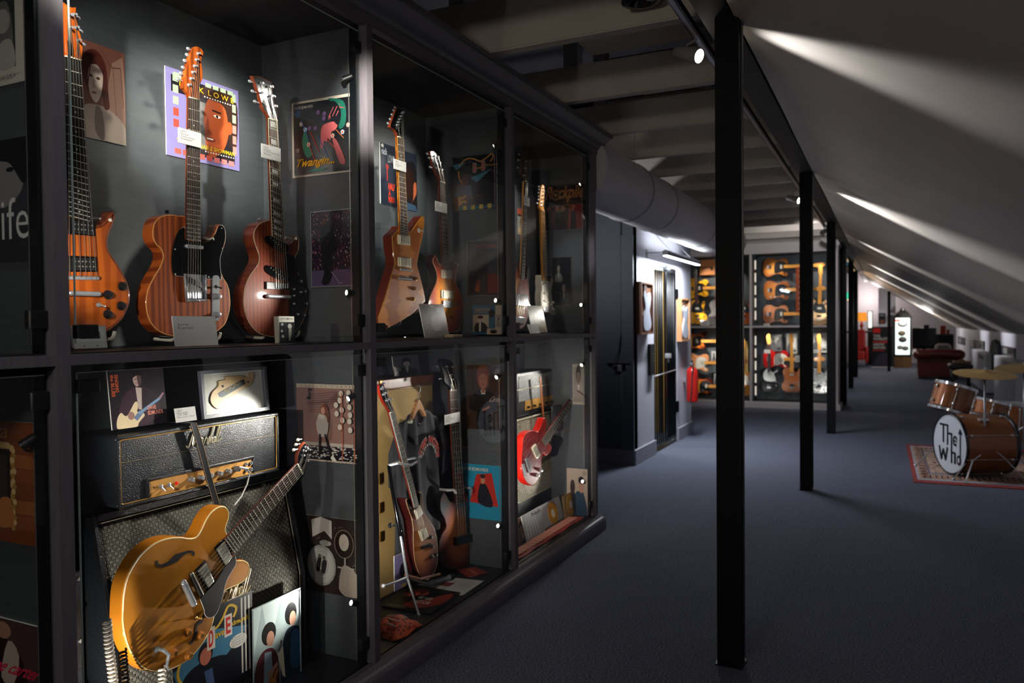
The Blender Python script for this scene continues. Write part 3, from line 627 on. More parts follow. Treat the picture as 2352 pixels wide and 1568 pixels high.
headstock(t, c5([(440, 1016, 1), (422, 975), (385, 918), (350, 790), (297, 648, 1), (330, 655), (372, 655), (400, 675), (460, 700, 1), (470, 780), (485, 870), (514, 965), (510, 1035, 1)]), MAHOG, c5([(275, 697), (297, 782), (318, 870), (470, 742), (486, 825), (506, 910)]), c5([(370, 715), (380, 795), (400, 885), (432, 745), (448, 825), (470, 910)]), BLACKG)
MB().ball((*t.px(*c6([(360, 385)])[0], -.02), -.02), .008, (1, .6, 1)).build('strap_button', CHROME, t)
stand('clear stand with padded hooks under the red-brown guitar', 640, 775, -2.12, c6([(390, 1370), (680, 1360)]), c6([(620, 560)])[0])
# 4 angular amber guitar
u1, u2 = cr(850, 200, 5.226), cr(850, 480, 4.9)
FLAME = tex('flamed_amber_top', 'wave', '#a3530a', '#d07c16', (1, 9, 1), .25, coat=.9, dist=4, nscale=1.6, detail=2)
t = gtr('electric_guitar', 'angular flamed amber guitar with cream pickups in the second bay', (905, 765), -2.05)
body(t, u2([(245, 305, 1), (275, 272), (330, 212), (345, 190), (430, 240), (455, 250), (500, 190), (560, 110), (590, 78), (610, 100), (612, 160), (590, 320), (560, 450), (535, 590), (530, 630), (560, 740), (600, 900), (622, 1038, 1), (490, 1170), (350, 1262), (203, 1342, 1), (203, 1312, 1), (90, 1300, 1), (90, 1220, 1), (180, 950), (250, 700), (277, 600), (255, 440)]), FLAME, P('#5e1d0c', .25, 0, .8), depth=.05, bind='#d59a3a')
humbucker(t, u2([(320, 285), (455, 300), (455, 412), (320, 392)]), IVORY); humbucker(t, u2([(322, 540), (468, 552), (465, 656), (322, 638)]), IVORY)
bar(t, *u2([(345, 680), (462, 690)]), .006, .008, CHROME, 'bridge'); bar(t, *u2([(335, 780), (460, 790)]), .0085, .011, CHROME, 'tailpiece')
for x, y in ((520, 785), (505, 893), (490, 1010)): knob(t, 850 + x / 4.9, 480 + y / 4.9, 4.6, BRASS, P('#c9a35a', .2, .8), .013)
MB().cyl((*t.px(850 + 553 / 4.9, 480 + 240 / 4.9, .002), 0), .012, 0, .002, n=20).build('switch_washer', IVORY, t); switch(t, 850 + 553 / 4.9, 480 + 236 / 4.9, NICKEL)
neck(t, u1([(335, 592), (405, 614)]) + u2([(432, 296), (352, 275)]), nfr=22, nm=FLAME, fbind='#c9872c', bridge=u2([(352, 685), (450, 692)]), posts=u1([(345, 400), (330, 440), (318, 470), (372, 380), (385, 350), (395, 320)]))
headstock(t, u1([(332, 592, 1), (300, 520), (242, 478), (262, 400), (300, 300), (330, 250), (395, 275), (420, 310), (400, 370), (385, 430), (390, 520), (402, 612, 1)]), MAHOG, u1([(215, 435), (240, 385), (262, 330), (282, 280), (300, 245)]), u1([(318, 455), (330, 420), (345, 385), (362, 350), (378, 315), (390, 300)]), BLACKG)
stand('clear stand with padded hooks under the angular amber guitar', 905, 768, -2.10, u2([(320, 1270), (520, 1130)]), u2([(470, 250)])[0])
# 5 cherry sunburst double-cut
t = gtr('electric_guitar', 'cherry sunburst double-cut guitar with cream pickups, right of the angular amber guitar', (1025, 765), -2.10)
body(t, u2([(706, 600), (708, 555), (735, 516), (755, 560), (785, 620), (822, 645), (870, 690), (905, 672), (925, 650), (950, 610), (968, 588), (988, 620), (985, 690), (965, 760), (970, 830), (1010, 930), (1045, 1030), (1055, 1140), (1040, 1260), (1000, 1350), (920, 1392), (800, 1385), (720, 1335), (670, 1240), (650, 1130), (662, 1020), (700, 920), (745, 820), (752, 740), (730, 660)]), burst('cherry_sunburst', '#e0921f', '#b8390c', '#6e1008'), P('#4b0f0a', .25, 0, .8), depth=.045, bind='#e2a867')
humbucker(t, u2([(808, 680), (920, 695), (922, 787), (808, 772)]), IVORY); humbucker(t, u2([(806, 910), (938, 920), (938, 1012), (806, 1000)]), IVORY)
quad(t, 'tremolo_bridge', u2([(828, 1030), (925, 1035), (928, 1112), (828, 1108)]), 0, .010, CHROME)
for x, y, in ((978, 1060), (980, 1160), (980, 1250)): knob(t, 850 + x / 4.9, 480 + y / 4.9, 4.4, P('#5d2a12', .3), None, .013)
switch(t, 850 + 915 / 4.9, 480 + 1215 / 4.9)
neck(t, u1([(846, 1132), (900, 1150)]) + u2([(905, 682), (834, 660)]), nfr=22, nm=MAHOG, bridge=u2([(838, 1050), (915, 1058)]), posts=u1([(812, 985), (800, 920), (780, 850), (820, 830), (838, 910), (860, 990)]))
headstock(t, u1([(846, 1132, 1), (820, 1070), (780, 1000), (740, 880), (722, 765, 1), (770, 770), (800, 800, 1), (850, 950), (885, 1060), (898, 1150, 1)]), MAHOG, u1([(684, 800), (706, 850), (716, 960), (818, 836), (842, 908), (868, 990)]), u1([(762, 830), (772, 905), (790, 975), (802, 850), (822, 915), (840, 985)]), BLACKG)
stand('clear stand with padded hooks under the cherry sunburst guitar', 1025, 768, -2.13, u2([(990, 1350)]), u2([(940, 630)])[0])
# 6 sunburst bass, third bay upper
v1, v2 = cr(1170, 240, 5.6), cr(1170, 500, 5.226)
t = gtr('bass_guitar', 'sunburst bass guitar with chrome covers, half hidden at the left of the third bay', (1208, 758), -2.08, cat='bass')
body(t, v2([(40, 560), (85, 540), (118, 600), (140, 740), (180, 740), (205, 700), (212, 600), (235, 578), (248, 640), (238, 760), (240, 880), (250, 1040), (235, 1170), (180, 1310), (90, 1340), (20, 1300), (-30, 1180), (-30, 1030), (10, 900), (20, 760), (10, 640)]), burst('tobacco_sunburst', '#d9a050', '#a3481a', '#1c0806'), bind=None)
quad(t, 'pickup_cover', v2([(95, 905), (228, 925), (232, 1060), (95, 1050)]), 0, .014, CHROME, .003); quad(t, 'bridge_cover', v2([(60, 1180), (190, 1195), (185, 1275), (60, 1265)]), 0, .016, CHROME, .003)
quad(t, 'pickguard', v2([(150, 740), (180, 745), (215, 850), (225, 920), (100, 910), (110, 800)]), 0, .002, P('#7a1f10', .25, 0, .5))
neck(t, v1([(206, 985), (234, 990)]) + v2([(190, 742), (148, 735)]), 4, 20, nm=MAPLE, bridge=v2([(100, 1200), (170, 1205)]), posts=v1([(185, 910), (200, 820), (212, 730)]))
headstock(t, v1([(206, 985, 1), (195, 940), (150, 890), (160, 760), (178, 640), (215, 545), (245, 540), (262, 590), (248, 700), (246, 880), (232, 930), (234, 990, 1)]), P('#33201a', .3, 0, .5), v1([(115, 715), (108, 810), (125, 640)]), v1([(212, 730), (200, 820), (185, 910)]))
# 7 white double-cut with maple neck
t = gtr('electric_guitar', 'ivory white double-cut guitar with maple neck in the third bay', (1258, 745), -2.08)
body(t, v2([(405, 760), (395, 705), (386, 690), (382, 780), (386, 850), (378, 930), (385, 1040), (415, 1120), (470, 1135), (520, 1170), (545, 1165), (555, 1120), (525, 1040), (505, 920), (508, 850), (525, 760), (505, 680), (498, 730), (488, 775), (455, 755)]), P('#cfc6b4', .25, 0, .6), bind=None)
quad(t, 'pickguard', v2([(405, 765), (470, 760), (500, 790), (502, 900), (520, 1030), (530, 1120), (480, 1090), (440, 1060), (400, 1040), (395, 900)]), 0, .002, P('#ddd8cc', .3, 0, .4), sm=3)
for k, L in enumerate(([(408, 798), (470, 796)], [(415, 905), (480, 910)], [(415, 995), (490, 1025)])): bar(t, *v2(L), .006, .004, P('#b9b2a0', .3), 'pickup')
quad(t, 'bridge', v2([(420, 1070), (480, 1075), (478, 1135), (420, 1130)]), 0, .008, CHROME)
for x, y in ((500, 1040), (525, 1015), (530, 1095)): knob(t, 1170 + x / 5.226, 500 + y / 5.226, 3.2, IVORY)
neck(t, v1([(416, 1362), (454, 1374)]) + v2([(452, 758), (410, 755)]), 6, 21, fbm=MAPLE, nm=MAPLE, inl='#15110d', bridge=v2([(425, 1080), (472, 1083)]))
headstock(t, v1([(416, 1362, 1), (388, 1320), (390, 1250), (400, 1150), (412, 1060), (430, 1030), (450, 1060), (448, 1150), (446, 1250), (440, 1310), (454, 1374, 1)]), MAPLE, v1([(378, 1052), (378, 1090), (370, 1135), (372, 1180), (368, 1222), (355, 1268)]), v1([(428, 1082), (428, 1120), (424, 1170), (420, 1215), (416, 1260), (412, 1300)]))
# 8 blonde semi-hollow guitar in front of the amp
w4, w7 = cr(0, 1150, 3.752), cr(500, 800, 3.92)
t = gtr('electric_guitar', 'large golden blonde semi-hollow guitar with black pickguard leaning before the amplifier', (345, 1560), -1.99)
body(t, w4([(1050, 940), (1058, 800), (1085, 680), (1140, 560), (1220, 450), (1330, 360), (1450, 315), (1560, 308), (1640, 318), (1695, 300), (1735, 240), (1770, 165), (1820, 90), (1880, 48), (1935, 42), (1972, 75), (1980, 140), (1960, 200), (1952, 255), (1990, 330), (2030, 440), (2040, 505), (2100, 505), (2142, 532), (2156, 580), (2135, 660), (2070, 720), (1990, 755), (1935, 790), (1895, 880), (1862, 960), (1840, 1050), (1800, 1150), (1730, 1260), (1640, 1360), (1540, 1430), (1440, 1470), (1340, 1482), (1250, 1460), (1180, 1395), (1110, 1290), (1070, 1170), (1050, 1050)]), BLONDE, P('#b06a14', .3, 0, .8), depth=.052, bind='#e3c98a', r=.008, bw=.0026)
quad(t, 'pickguard', w4([(2025, 470, 1), (2035, 540), (1990, 620), (1950, 700), (1925, 800), (1898, 890), (1862, 975), (1812, 1006), (1772, 985), (1758, 925), (1725, 842, 1), (1860, 700, 1), (1935, 570, 1)]), .004, .0065, P('#07080a', .15, 0, .5), .001, sm=4)
p = catmull(t.pts(w4([(2025, 470, 1), (2035, 540), (1990, 620), (1950, 700), (1925, 800), (1898, 890), (1862, 975), (1812, 1006), (1772, 985), (1758, 925), (1725, 842, 1)]), .006), 4, False); MB().tube([(*q, .005) for q in p], .0013, 4).build('guard_edge', WHITE, t)
for L in ([(1850, 405), (1930, 325), (2010, 495), (1945, 575)], [(1685, 600), (1772, 508), (1855, 700), (1790, 778)]):
    q = t.pts(w4(L), .005); rr = MB().slab(q, 0, .005, .001, steps=1).build('pickup', BLACKG, t); cen = lerp(q[0], q[2], .5)
    cc = [lerp(cen, x, .8) for x in q]; MB().slab(cc, .004, .011, .003).build('pickup_cover', NICKEL, rr)
    for k in range(6): MB().cyl((*lerp(lerp(cc[0], cc[1], .78), lerp(cc[3], cc[2], .78), .12 + .15 * k), 0), .0018, .0105, .012, n=8).build('pole_screw', CHROME, rr)
bar(t, *w4([(1650, 638), (1730, 800)]), .0095, .012, P('#8e8a80', .3, 1), 'bridge')
bar(t, *w4([(1583, 705), (1668, 885)]), .0105, .012, CHROME, 'tailpiece')
for x, y in ((1620, 1135), (1730, 1160), (1500, 1310), (1630, 1335)): knob(t, x / 3.752, 1150 + y / 3.752, 10, P('#b06e2c', .2, .2, .8), P('#d49a55', .15, .8), .014)
switch(t, 1690 / 3.752, 1150 + 1005 / 3.752, BRASS)
for L in ([(1348, 545), (1340, 520), (1362, 515), (1365, 540), (1400, 545), (1450, 520), (1500, 470), (1530, 455), (1580, 440), (1620, 428), (1665, 430), (1680, 455), (1668, 475), (1655, 462), (1650, 448), (1610, 450), (1570, 480), (1530, 520), (1510, 530), (1450, 555), (1390, 570), (1350, 562)],
          [(1640, 1235), (1635, 1210), (1655, 1200), (1680, 1120), (1690, 1060), (1735, 1020), (1750, 975), (1760, 975), (1745, 1045), (1700, 1080), (1700, 1130), (1670, 1200), (1660, 1230)]):
    quad(t, 'sound_hole', w4(L), .0002, .0009, P('#0a0604', .8), .0, sm=2)
quad(t, 'fingerboard_end', w4([(1950, 330), (2010, 470), (2035, 450), (1975, 310)]), 0, .008, MAHOG)
neck(t, [w7([(722, 1040)])[0], w7([(768, 1130)])[0]] + w4([(2035, 452), (1948, 330)]), nfr=20, fbm=ROSEF, nm=MAHOG, bridge=w4([(1668, 640), (1740, 790)]), w=.006, posts=w7([(760, 960), (772, 920), (788, 890), (795, 1010), (805, 960), (812, 910)]))
headstock(t, w7([(722, 1040, 1), (718, 980), (735, 920), (765, 870), (790, 845, 1), (808, 880), (825, 905, 1), (818, 960), (795, 1040), (770, 1125, 1)]), MAHOG, w7([(722, 823), (705, 866), (685, 913)]), w7([(760, 960), (772, 920), (788, 890), (795, 1010), (805, 960), (812, 910)]), BLACKG, pegc=IVORY)
t8 = t
# 9 brown sunburst guitar on a tripod stand, 10 bass (second bay, lower case)
x1, x2 = cr(850, 780, 4.611), cr(850, 1100, 3.564)
t = gtr('electric_guitar', 'glossy brown sunburst guitar hanging in the chrome tripod stand', (975, 1330), -2.02)
body(t, x2([(352, 420), (340, 330), (312, 250), (292, 175), (308, 156), (325, 190), (350, 222), (378, 226), (400, 205), (404, 150), (400, 110), (415, 100), (435, 130), (440, 200), (452, 270), (490, 330), (530, 400), (551, 480), (558, 600), (551, 700), (520, 780), (470, 830), (420, 805), (382, 735), (360, 640), (352, 520)]), burst('brown_sunburst', '#9a5a22', '#6a2c10', '#240705', flame=False), P('#3a0c0a', .22, 0, .8), depth=.05, bind='#caa06a', r=.008)
humbucker(t, x2([(365, 262), (410, 215), (438, 280), (388, 332)]), IVORY); humbucker(t, x2([(400, 425), (458, 395), (485, 470), (425, 510)]), IVORY)
bar(t, *x2([(425, 560), (490, 540)]), .009, .010, BLACKG, 'bridge')
for x, y in ((498, 475), (510, 553), (508, 632), (540, 620)): knob(t, 850 + x / 3.564, 1100 + y / 3.564, 4.6, BLACK, NICKEL)
neck(t, x1([(216, 772), (262, 760)]) + x2([(404, 212), (370, 232)]), nfr=22, fbm=P('#6d6a66', .35), nm=P('#7a1c0c', .25, 0, .8), fbind='#cfcac0', bridge=x2([(430, 545), (482, 530)]), posts=x1([(150, 640), (140, 570), (115, 510), (195, 625), (165, 560), (140, 500)]))
headstock(t, x1([(216, 772, 1), (180, 715), (125, 620), (95, 500), (115, 470, 1), (150, 480), (200, 600), (235, 690), (262, 760, 1)]), P('#7a1c0c', .25, 0, .8), x1([(130, 465), (180, 545), (222, 628)]), x1([(130, 500), (155, 565), (190, 630), (115, 520), (135, 580), (165, 645)]), BLACKG)
t = gtr('bass_guitar', 'dark sunburst bass with chrome covers standing at the right of the black t-shirt', (1055, 1300), -2.08, cat='bass')
body(t, x2([(690, 190), (655, 175), (622, 120), (600, 110), (575, 170), (578, 260), (612, 330), (622, 400), (590, 450), (562, 540), (566, 640), (592, 705), (650, 738), (740, 735), (820, 715), (885, 680), (908, 600), (912, 500), (897, 400), (868, 340), (852, 270), (862, 190), (850, 130), (810, 100), (795, 150), (785, 195)]), burst('dark_sunburst', '#b5601c', '#5e220c', '#0d0504', flame=False), bind=None)
quad(t, 'pickguard', x2([(795, 140), (850, 130), (855, 250), (885, 380), (860, 430), (790, 430), (790, 230)]), 0, .002, P('#14161b', .25, 0, .4), sm=3)
quad(t, 'pickup_cover', x2([(682, 120), (795, 118), (795, 215), (692, 222)]), .006, .018, ACRYL, .003); quad(t, 'bridge_cover', x2([(705, 478), (842, 446), (845, 512), (708, 545)]), 0, .020, P('#595f66', .12, 1), .003)
for x, y in ((862, 492), (855, 575), (860, 675)): knob(t, 850 + x / 3.564, 1100 + y / 3.564, 4.2, CHROME, None, .02)
neck(t, x1([(848, 540), (918, 534)]) + x2([(782, 190), (708, 200)]), 4, 20, bridge=x2([(728, 470), (790, 452)]), nm=MAHOG, posts=x1([(858, 420), (850, 345), (805, 285), (868, 285)]))
headstock(t, x1([(848, 540, 1), (846, 500), (790, 450), (785, 380), (760, 300), (740, 220), (800, 200), (860, 225), (890, 280), (900, 380), (925, 450), (930, 500), (918, 534, 1)]), P('#0a0b0d', .6, spec=.15), x1([(735, 415), (710, 285), (905, 425)]), x1([(858, 420), (850, 370), (805, 285), (868, 285)]))
# 11 red bass over amp, third bay lower
y5, y6 = cr(1170, 780, 5.6), cr(1170, 1020, 5.228)
t = gtr('bass_guitar', 'bright red bass guitar leaning to the right before the small amplifier', (1205, 1118), -1.99, cat='bass')
REDL = P('#8e0f0a', .2, 0, .9)
body(t, y5([(165, 1400), (172, 1290), (200, 1220), (260, 1172), (320, 1166), (368, 1180), (400, 1120), (440, 1015), (465, 1010), (480, 1080), (455, 1200), (470, 1290), (540, 1370), (530, 1440), (470, 1490)]) + y6([(410, 110), (385, 190), (378, 300), (338, 440), (290, 493), (240, 488), (192, 440), (155, 350), (145, 200)]), REDL, P('#c81c0c', .25, 0, .8), depth=.045, bind='#b8301c')
for L, m in (([(300, 1390), (345, 1340), (400, 1480), (360, 1530)], IVORY),): quad(t, 'pickup', y5(L), 0, .01, m)
quad(t, 'bridge', y6([(195, 180), (225, 165), (270, 320), (245, 345)]), 0, .010, CHROME); quad(t, 'tailpiece', y6([(160, 240), (185, 232), (215, 370), (195, 382)]), 0, .010, CHROME)
for x, y in ((375, 308), (340, 370)): knob(t, 1170 + x / 5.228, 1020 + y / 5.228, 4.5, CHROME, None, .016)
neck(t, y5([(795, 760), (835, 790)]) + y5([(470, 1370), (425, 1290)]), 4, 20, bridge=y6([(215, 190), (255, 320)]), nm=P('#8e1a10', .25, 0, .8))
headstock(t, y5([(795, 760, 1), (805, 690), (815, 600), (835, 500), (870, 480), (880, 560), (870, 660), (835, 790, 1)]), P('#9a2a18', .3), y5([(800, 428), (785, 560), (890, 620), (862, 690), (905, 580)]), y5([(855, 500), (862, 545), (858, 600), (848, 660)]), P('#d8d2c4', .25))
# ------------------------------------------------------------------ things in the long cabinet
GC = 'record sleeves and photographs in the long cabinet'
def SY(k): return STILES[k] - .0195            # face of the side wall at the right of bay k
XW = XB + .001
def sleeve(label, L, R_, top, bot, X=None, Y=None, art=None, name='record_sleeve', tilt=0, paper=WHITE, thick=.004, rough=.3, group=GC, cat='record', face=None):
    t, A = sheet(name, label, cat, L, R_, top, bot, X=X, Y=Y, thick=thick, tilt=tilt, paper=paper, group=group, rough=rough, face=face)
    if art: art(A); A.build(t)
    return t
def frame(t, w, h, b, m, d=.016, mat_c=None, g=True):
    mb = MB()
    for a, c in (((0, 0), (w, b)), ((0, h - b), (w, h)), ((0, b), (b, h - b)), ((w - b, b), (w, h - b))): mb.box((*a, 0), (*c, d))
    mb.build('frame', m, t)
    if g: MB().box((b, b, d * .6), (w - b, h - b, d * .6 + .002)).build('glass', GLASS, t)
def card(label, L, R_, top, bot, X, lines, tilt=0, group='printed information cards', Y=None, face=0):
    def a(A):
        A.rect(0, 0, 1, 1, '#b3b1ad'); h = .62 / max(len(lines), 1)
        for i, s in enumerate(lines): A.text(s, .1, .86 - (i + .8) * h, min(.1 + .062 * len(s), .92), .86 - i * h, '#2a2a2c', .0)
    return sleeve(label, L, R_, top, bot, X=X, Y=Y, art=a, name='info_card', tilt=tilt, thick=.0015, rough=.6, group=group, cat='card', face=face)
# ---- leftmost bay
def right_sheet(name, label, Rx, top, bot, w, Y, art, paper=WHITE, fr=None, cat='photo'):
    o = at(Rx, bot, Y=Y); t = T(name, label, cat, (o.x - w, o.y, o.z), -90, group=GC); h = t.px(Rx, top)[1]
    MB().box((0, 0, 0), (w, h, .004)).build('backing', paper, t); A = Art(0, 0, w, h, .0045); art(A); A.build(t)
    if fr: frame(t, w, h, fr, P('#b7ae9c', .4), g=False)
    return t
Y0_ = SY(1)
def a(A):
    A.rect(0, 0, 1, 1, '#b3aca0').rect(.1, .16, .88, .93, '#2b2d30').poly([(.5, .3), (.62, .7), (.8, .8), (.86, .4), (.8, .2)], '#5b5a58', 4).ell(.76, .62, .07, .12, '#8d8880').poly([(.7, .17), (.72, .4), (.84, .42), (.87, .17)], '#9a938a', 4).text('With best wishes', .3, .05, .9, .11, '#4a4640', .0, shear=.2)
right_sheet('photograph', 'black-and-white photograph in a wide cream mount, cropped at the top left corner', 70, -60, 184, .40, Y0_, a)
def a(A):
    A.rect(0, 0, 1, 1, '#34343a').ell(.62, .78, .34, .34, '#77726f').poly([(.5, 1), (.55, .85), (.75, .8), (.92, .62), (1, .8), (1, 1)], '#17181c', 4).ell(.75, .75, .05, .02, '#15151a').poly([(0, 0), (.2, .35), (1, .3), (1, 0)], '#26272c').text('Rockknife', -.6, .18, .97, .52, '#c9c6c0', -.006)
right_sheet('record_sleeve', 'dark sleeve with tall thin white letters and a grey face, in the cropped left bay', 78, 310, 597, .315, Y0_, a, cat='record')
def a(A):
    A.rect(0, 0, 1, 1, '#7a3c1c')
    for k in range(7): A.rect(0, .12 + k * .125, 1, .232 + k * .125, ('#8a4a22', '#9b5a2c', '#7d421d')[k % 3])
    A.rect(.05, .86, .62, .94, '#c98a2c').text('EDMUNDS', .08, .87, .6, .93, '#5a1d10', .02)
    for k in range(22):
        x, y = (.03 + .04 * k, .80) if k < 16 else (.68, .78 - (k - 16) * .1); A.ell(x, y, .035, .03, '#d9b878', 7)
    for k in range(16): A.ell(.70 + .012 * math.sin(k * 2), .76 - k * .042, .03, .028, ('#d9b878', '#a9803f')[k % 2], 6)
    A.rect(.02, .14, .66, .77, '#2a1a14').rect(.08, .18, .62, .72, '#3b2c24').poly([(.2, .18), (.25, .5), (.4, .55), (.55, .18)], '#15110f', 3).ell(.33, .6, .07, .09, '#8d6a4c').poly([(.4, .14), (.5, .34), (.66, .36), (.68, .14)], '#b8743a', 3)
right_sheet('record_sleeve', 'brown sleeve showing an ornate gilt frame on wood planks, in the cropped left bay', 95, 972, 1256, .315, Y0_, a, cat='record')
def a(A):
    A.rect(0, 0, 1, 1, '#4d3434').poly([(.2, 0), (.28, .6), (.5, .78), (.72, .6), (.8, 0)], '#2a0f12', 3).poly([(.46, .3), (.56, .75), (.7, .6), (.62, .25)], '#b9a898', 3).ell(.5, .86, .1, .1, '#a97a62').text('carlene carter', .1, .36, .97, .52, '#d2264a', .02, shear=.15)
right_sheet('record_sleeve', 'dark sleeve with pink handwritten lettering, lowest in the cropped left bay', 106, 1442, 1640, .315, Y0_, a, cat='record')
# ---- first bay, upper
def a(A):
    A.rect(0, 0, 1, 1, '#6d4538').poly([(.55, 0), (.6, .6), (.7, .85), (.95, .95), (1, .6), (1, 0)], '#8e6c5c').line([(.4, .98), (.7, .8), (.9, .82), (.95, .4)], .012, '#5a342a').line([(.72, .8), (.78, .3)], .01, '#5a342a')
    A.poly([(0, 0), (.02, .3), (.3, .36), (.6, .34), (.95, .22), (1, 0)], '#a39486', 4).poly([(.3, .34), (.45, .3), (.5, .05), (.42, 0), (.28, .1)], '#6f635a', 3).poly([(.28, .4), (.02, .65), (.1, .88), (.35, .93), (.55, .8), (.6, .5), (.62, .36), (.5, .34), (.45, .5)], '#4a2019', 4)
    A.poly([(.18, .74), (.14, .58), (.2, .44), (.32, .38), (.44, .5), (.48, .68), (.4, .76), (.3, .78)], '#c2b2a2', 4).ell(.37, .64, .045, .016, '#3a2a24', 10).ell(.21, .65, .035, .014, '#3a2a24', 10).line([(.28, .62), (.25, .55), (.3, .54)], .012, '#7c6a5c').ell(.27, .48, .06, .012, '#7a5046', 8).line([(.2, .76), (.12, .5)], .02, '#4a2019')
sleeve('sepia portrait sleeve of a long-haired person in a pale shirt', 188, 285, 90, 312, X=XW, art=a)
def a(A):
    A.rect(0, 0, 1, 1, '#8078a8').rect(.07, .07, .93, .93, '#231d22'); A.rect(.30, .16, .52, .72, '#6d6a68')
    A.rect(.07, .07, .30, .74, '#8278ac').poly([(.55, .10), (.50, .45), (.50, .62), (.58, .80), (.75, .80), (.84, .62), (.84, .40), (.74, .18)], '#b4532a', 5).poly([(.45, .8), (.55, .93), (.95, .9), (.96, .3), (.86, .3), (.83, .62), (.76, .76), (.6, .78)], '#382620', 4)
    A.ell(.68, .60, .05, .018, '#ece6dc').ell(.68, .60, .018, .018, '#1d1512', 8).line([(.61, .66), (.74, .65)], .022, '#2a1712').poly([(.55, .58), (.50, .40), (.58, .38)], '#8e3a1e').ell(.58, .30, .07, .03, '#7c2c24', 10).rect(.53, .30, .62, .315, '#e9e2d5').ell(.86, .5, .04, .08, '#b4532a')
    for i in range(5): A.rect(.09 + .0 * i, .86 - .13 * i, .16, .95 - .13 * i, '#9fb394' if i < 3 else '#d0483c')
    for i in range(8):
        if i not in (2, 3): A.rect(.1 + .105 * i, .915, .18 + .105 * i, .965, '#9fb394')
        A.rect(.1 + .105 * i, .04, .18 + .105 * i, .10, '#d0564a' if i < 5 else '#e07a78')
    for i in range(6): A.rect(.90, .84 - .13 * i, .955, .94 - .13 * i, '#9fb394' if i < 3 else '#e58a80')
    A.rect(.16, .88, .20, .94, '#9fb394')
    for i in range(12): A.rect(.5 + .036 * i, .785, .518 + .036 * i, .80, '#e8e4da').rect(.5 + .036 * i, .135, .518 + .036 * i, .15, '#e8e4da')
    A.text('N I C K  L O W E', .17, .82, .92, .885, '#e4b62a', .01).text('PINKER AND PROUDER THAN PREVIOUS', .1, .7, .3, .72, '#e8e4da', 0) if 0 else A.text('N I C K  L O W E', .17, .82, .92, .885, '#e4b62a', .01)
    A.text('THE ABOMINABLE SHOWMAN', .12, .165, .92, .215, '#e4c62a', .01)
sleeve('purple bordered sleeve with half a face and yellow lettering, behind the rosewood guitar', 381, 546, 152, 355, X=XW, art=a, rough=.16)
card('grey card of four lines on the neck of the striped rosewood guitar', 409, 461, 292, 327, -2.075, ['1971', 'Fender', 'Telecaster', 'Rosewood'])
card('white card on the neck of the red-brown guitar with block inlays', 600, 644, 329, 361, -2.075, ['1976', 'Gibson', 'Les Paul Recording', 'Walnut'])
def a(A):
    A.rect(0, 0, 1, 1, '#b3a897').poly([(.03, .03), (.97, .02), (.975, .96), (.03, .975)], '#14161b').text('DAVE EDMUNDS', .05, .90, .36, .935, '#c9c4ba', .004)
    A.ell(.1, .84, .045, .05, '#1d4f7a').poly([(.62, .98), (.85, .92), (.9, .75), (.87, .6), (.78, .58), (.8, .8), (.7, .9)], '#1c5a4a', 4)
    A.poly([(.48, .48), (.5, .62), (.58, .66), (.7, .67), (.76, .62), (.72, .56), (.66, .54), (.64, .44), (.6, .47), (.58, .42), (.54, .44), (.52, .36), (.48, .36)], '#c45f60', 4)
    for i in range(9): A.poly([(.6 + .03 * i % .2 + .02 * i, .7 + .02 * i), (.64 + .018 * i, .76 + .018 * i), (.66 + .018 * i, .73 + .018 * i)], ('#a84c4e', '#0d0e12')[i % 2])
    A.poly([(.56, .7), (.6, .9), (.72, .93), (.82, .78), (.78, .62), (.7, .68), (.66, .8)], '#15171c', 4); 
    for i in range(7): A.line([(.62 + .02 * i, .74 + .03 * (i % 3)), (.66 + .02 * i, .8 + .03 * (i % 3))], .012, '#b3585a')
    A.poly([(.18, .52), (.22, .6), (.26, .52), (.3, .38), (.34, .3), (.32, .26), (.24, .26), (.18, .4)], '#1f6a52', 3)
    for x, y, c in ((.16, .70, '#c7b0a4'), (.23, .62, '#9db0c4'), (.28, .42, '#c7b0a4'), (.10, .36, '#8e7a74'), (.68, .49, '#c7b0a4'), (.84, .52, '#9fb0c0'), (.93, .60, '#a08a84'), (.45, .82, '#6c4f7c'), (.55, .79, '#6c4f7c'), (.3, .63, '#6c4f7c'), (.4, .62, '#6c4f7c'), (.54, .73, '#6c4f7c')): A.ell(x, y, .034, .034, c, 5, .3)
    for x, y in ((.28, .42), (.68, .49), (.84, .52)): A.ell(x, y, .015, .018, '#d2572c', 6)
    for p, q, c in (((.16, .76), (.3, .46), '#2c5590'), ((.32, .58), (.46, .3), '#b23322'), ((.30, .40), (.42, .12), '#b23322'), ((.44, .52), (.6, .22), '#2c4a80'), ((.58, .46), (.84, .2), '#b2453c'), ((.74, .56), (.86, .44), '#b2653c')): A.line([p, q], .011, c)
    A.poly([(.68, .45), (.74, .43), (.84, .25), (.88, .12), (.8, .12), (.72, .3)], '#b3585a', 3).poly([(.25, .07), (.5, .05), (.6, .08), (.4, .09)], '#1f6a52')
    A.text('Twangin...', .06, .1, .72, .24, '#d79a1c', .03, shear=.12)
sleeve('black sleeve with a red face, confetti and yellow slanted lettering on the side wall', 674, 812, 237, 410, Y=SY(2), art=a, rough=.22)
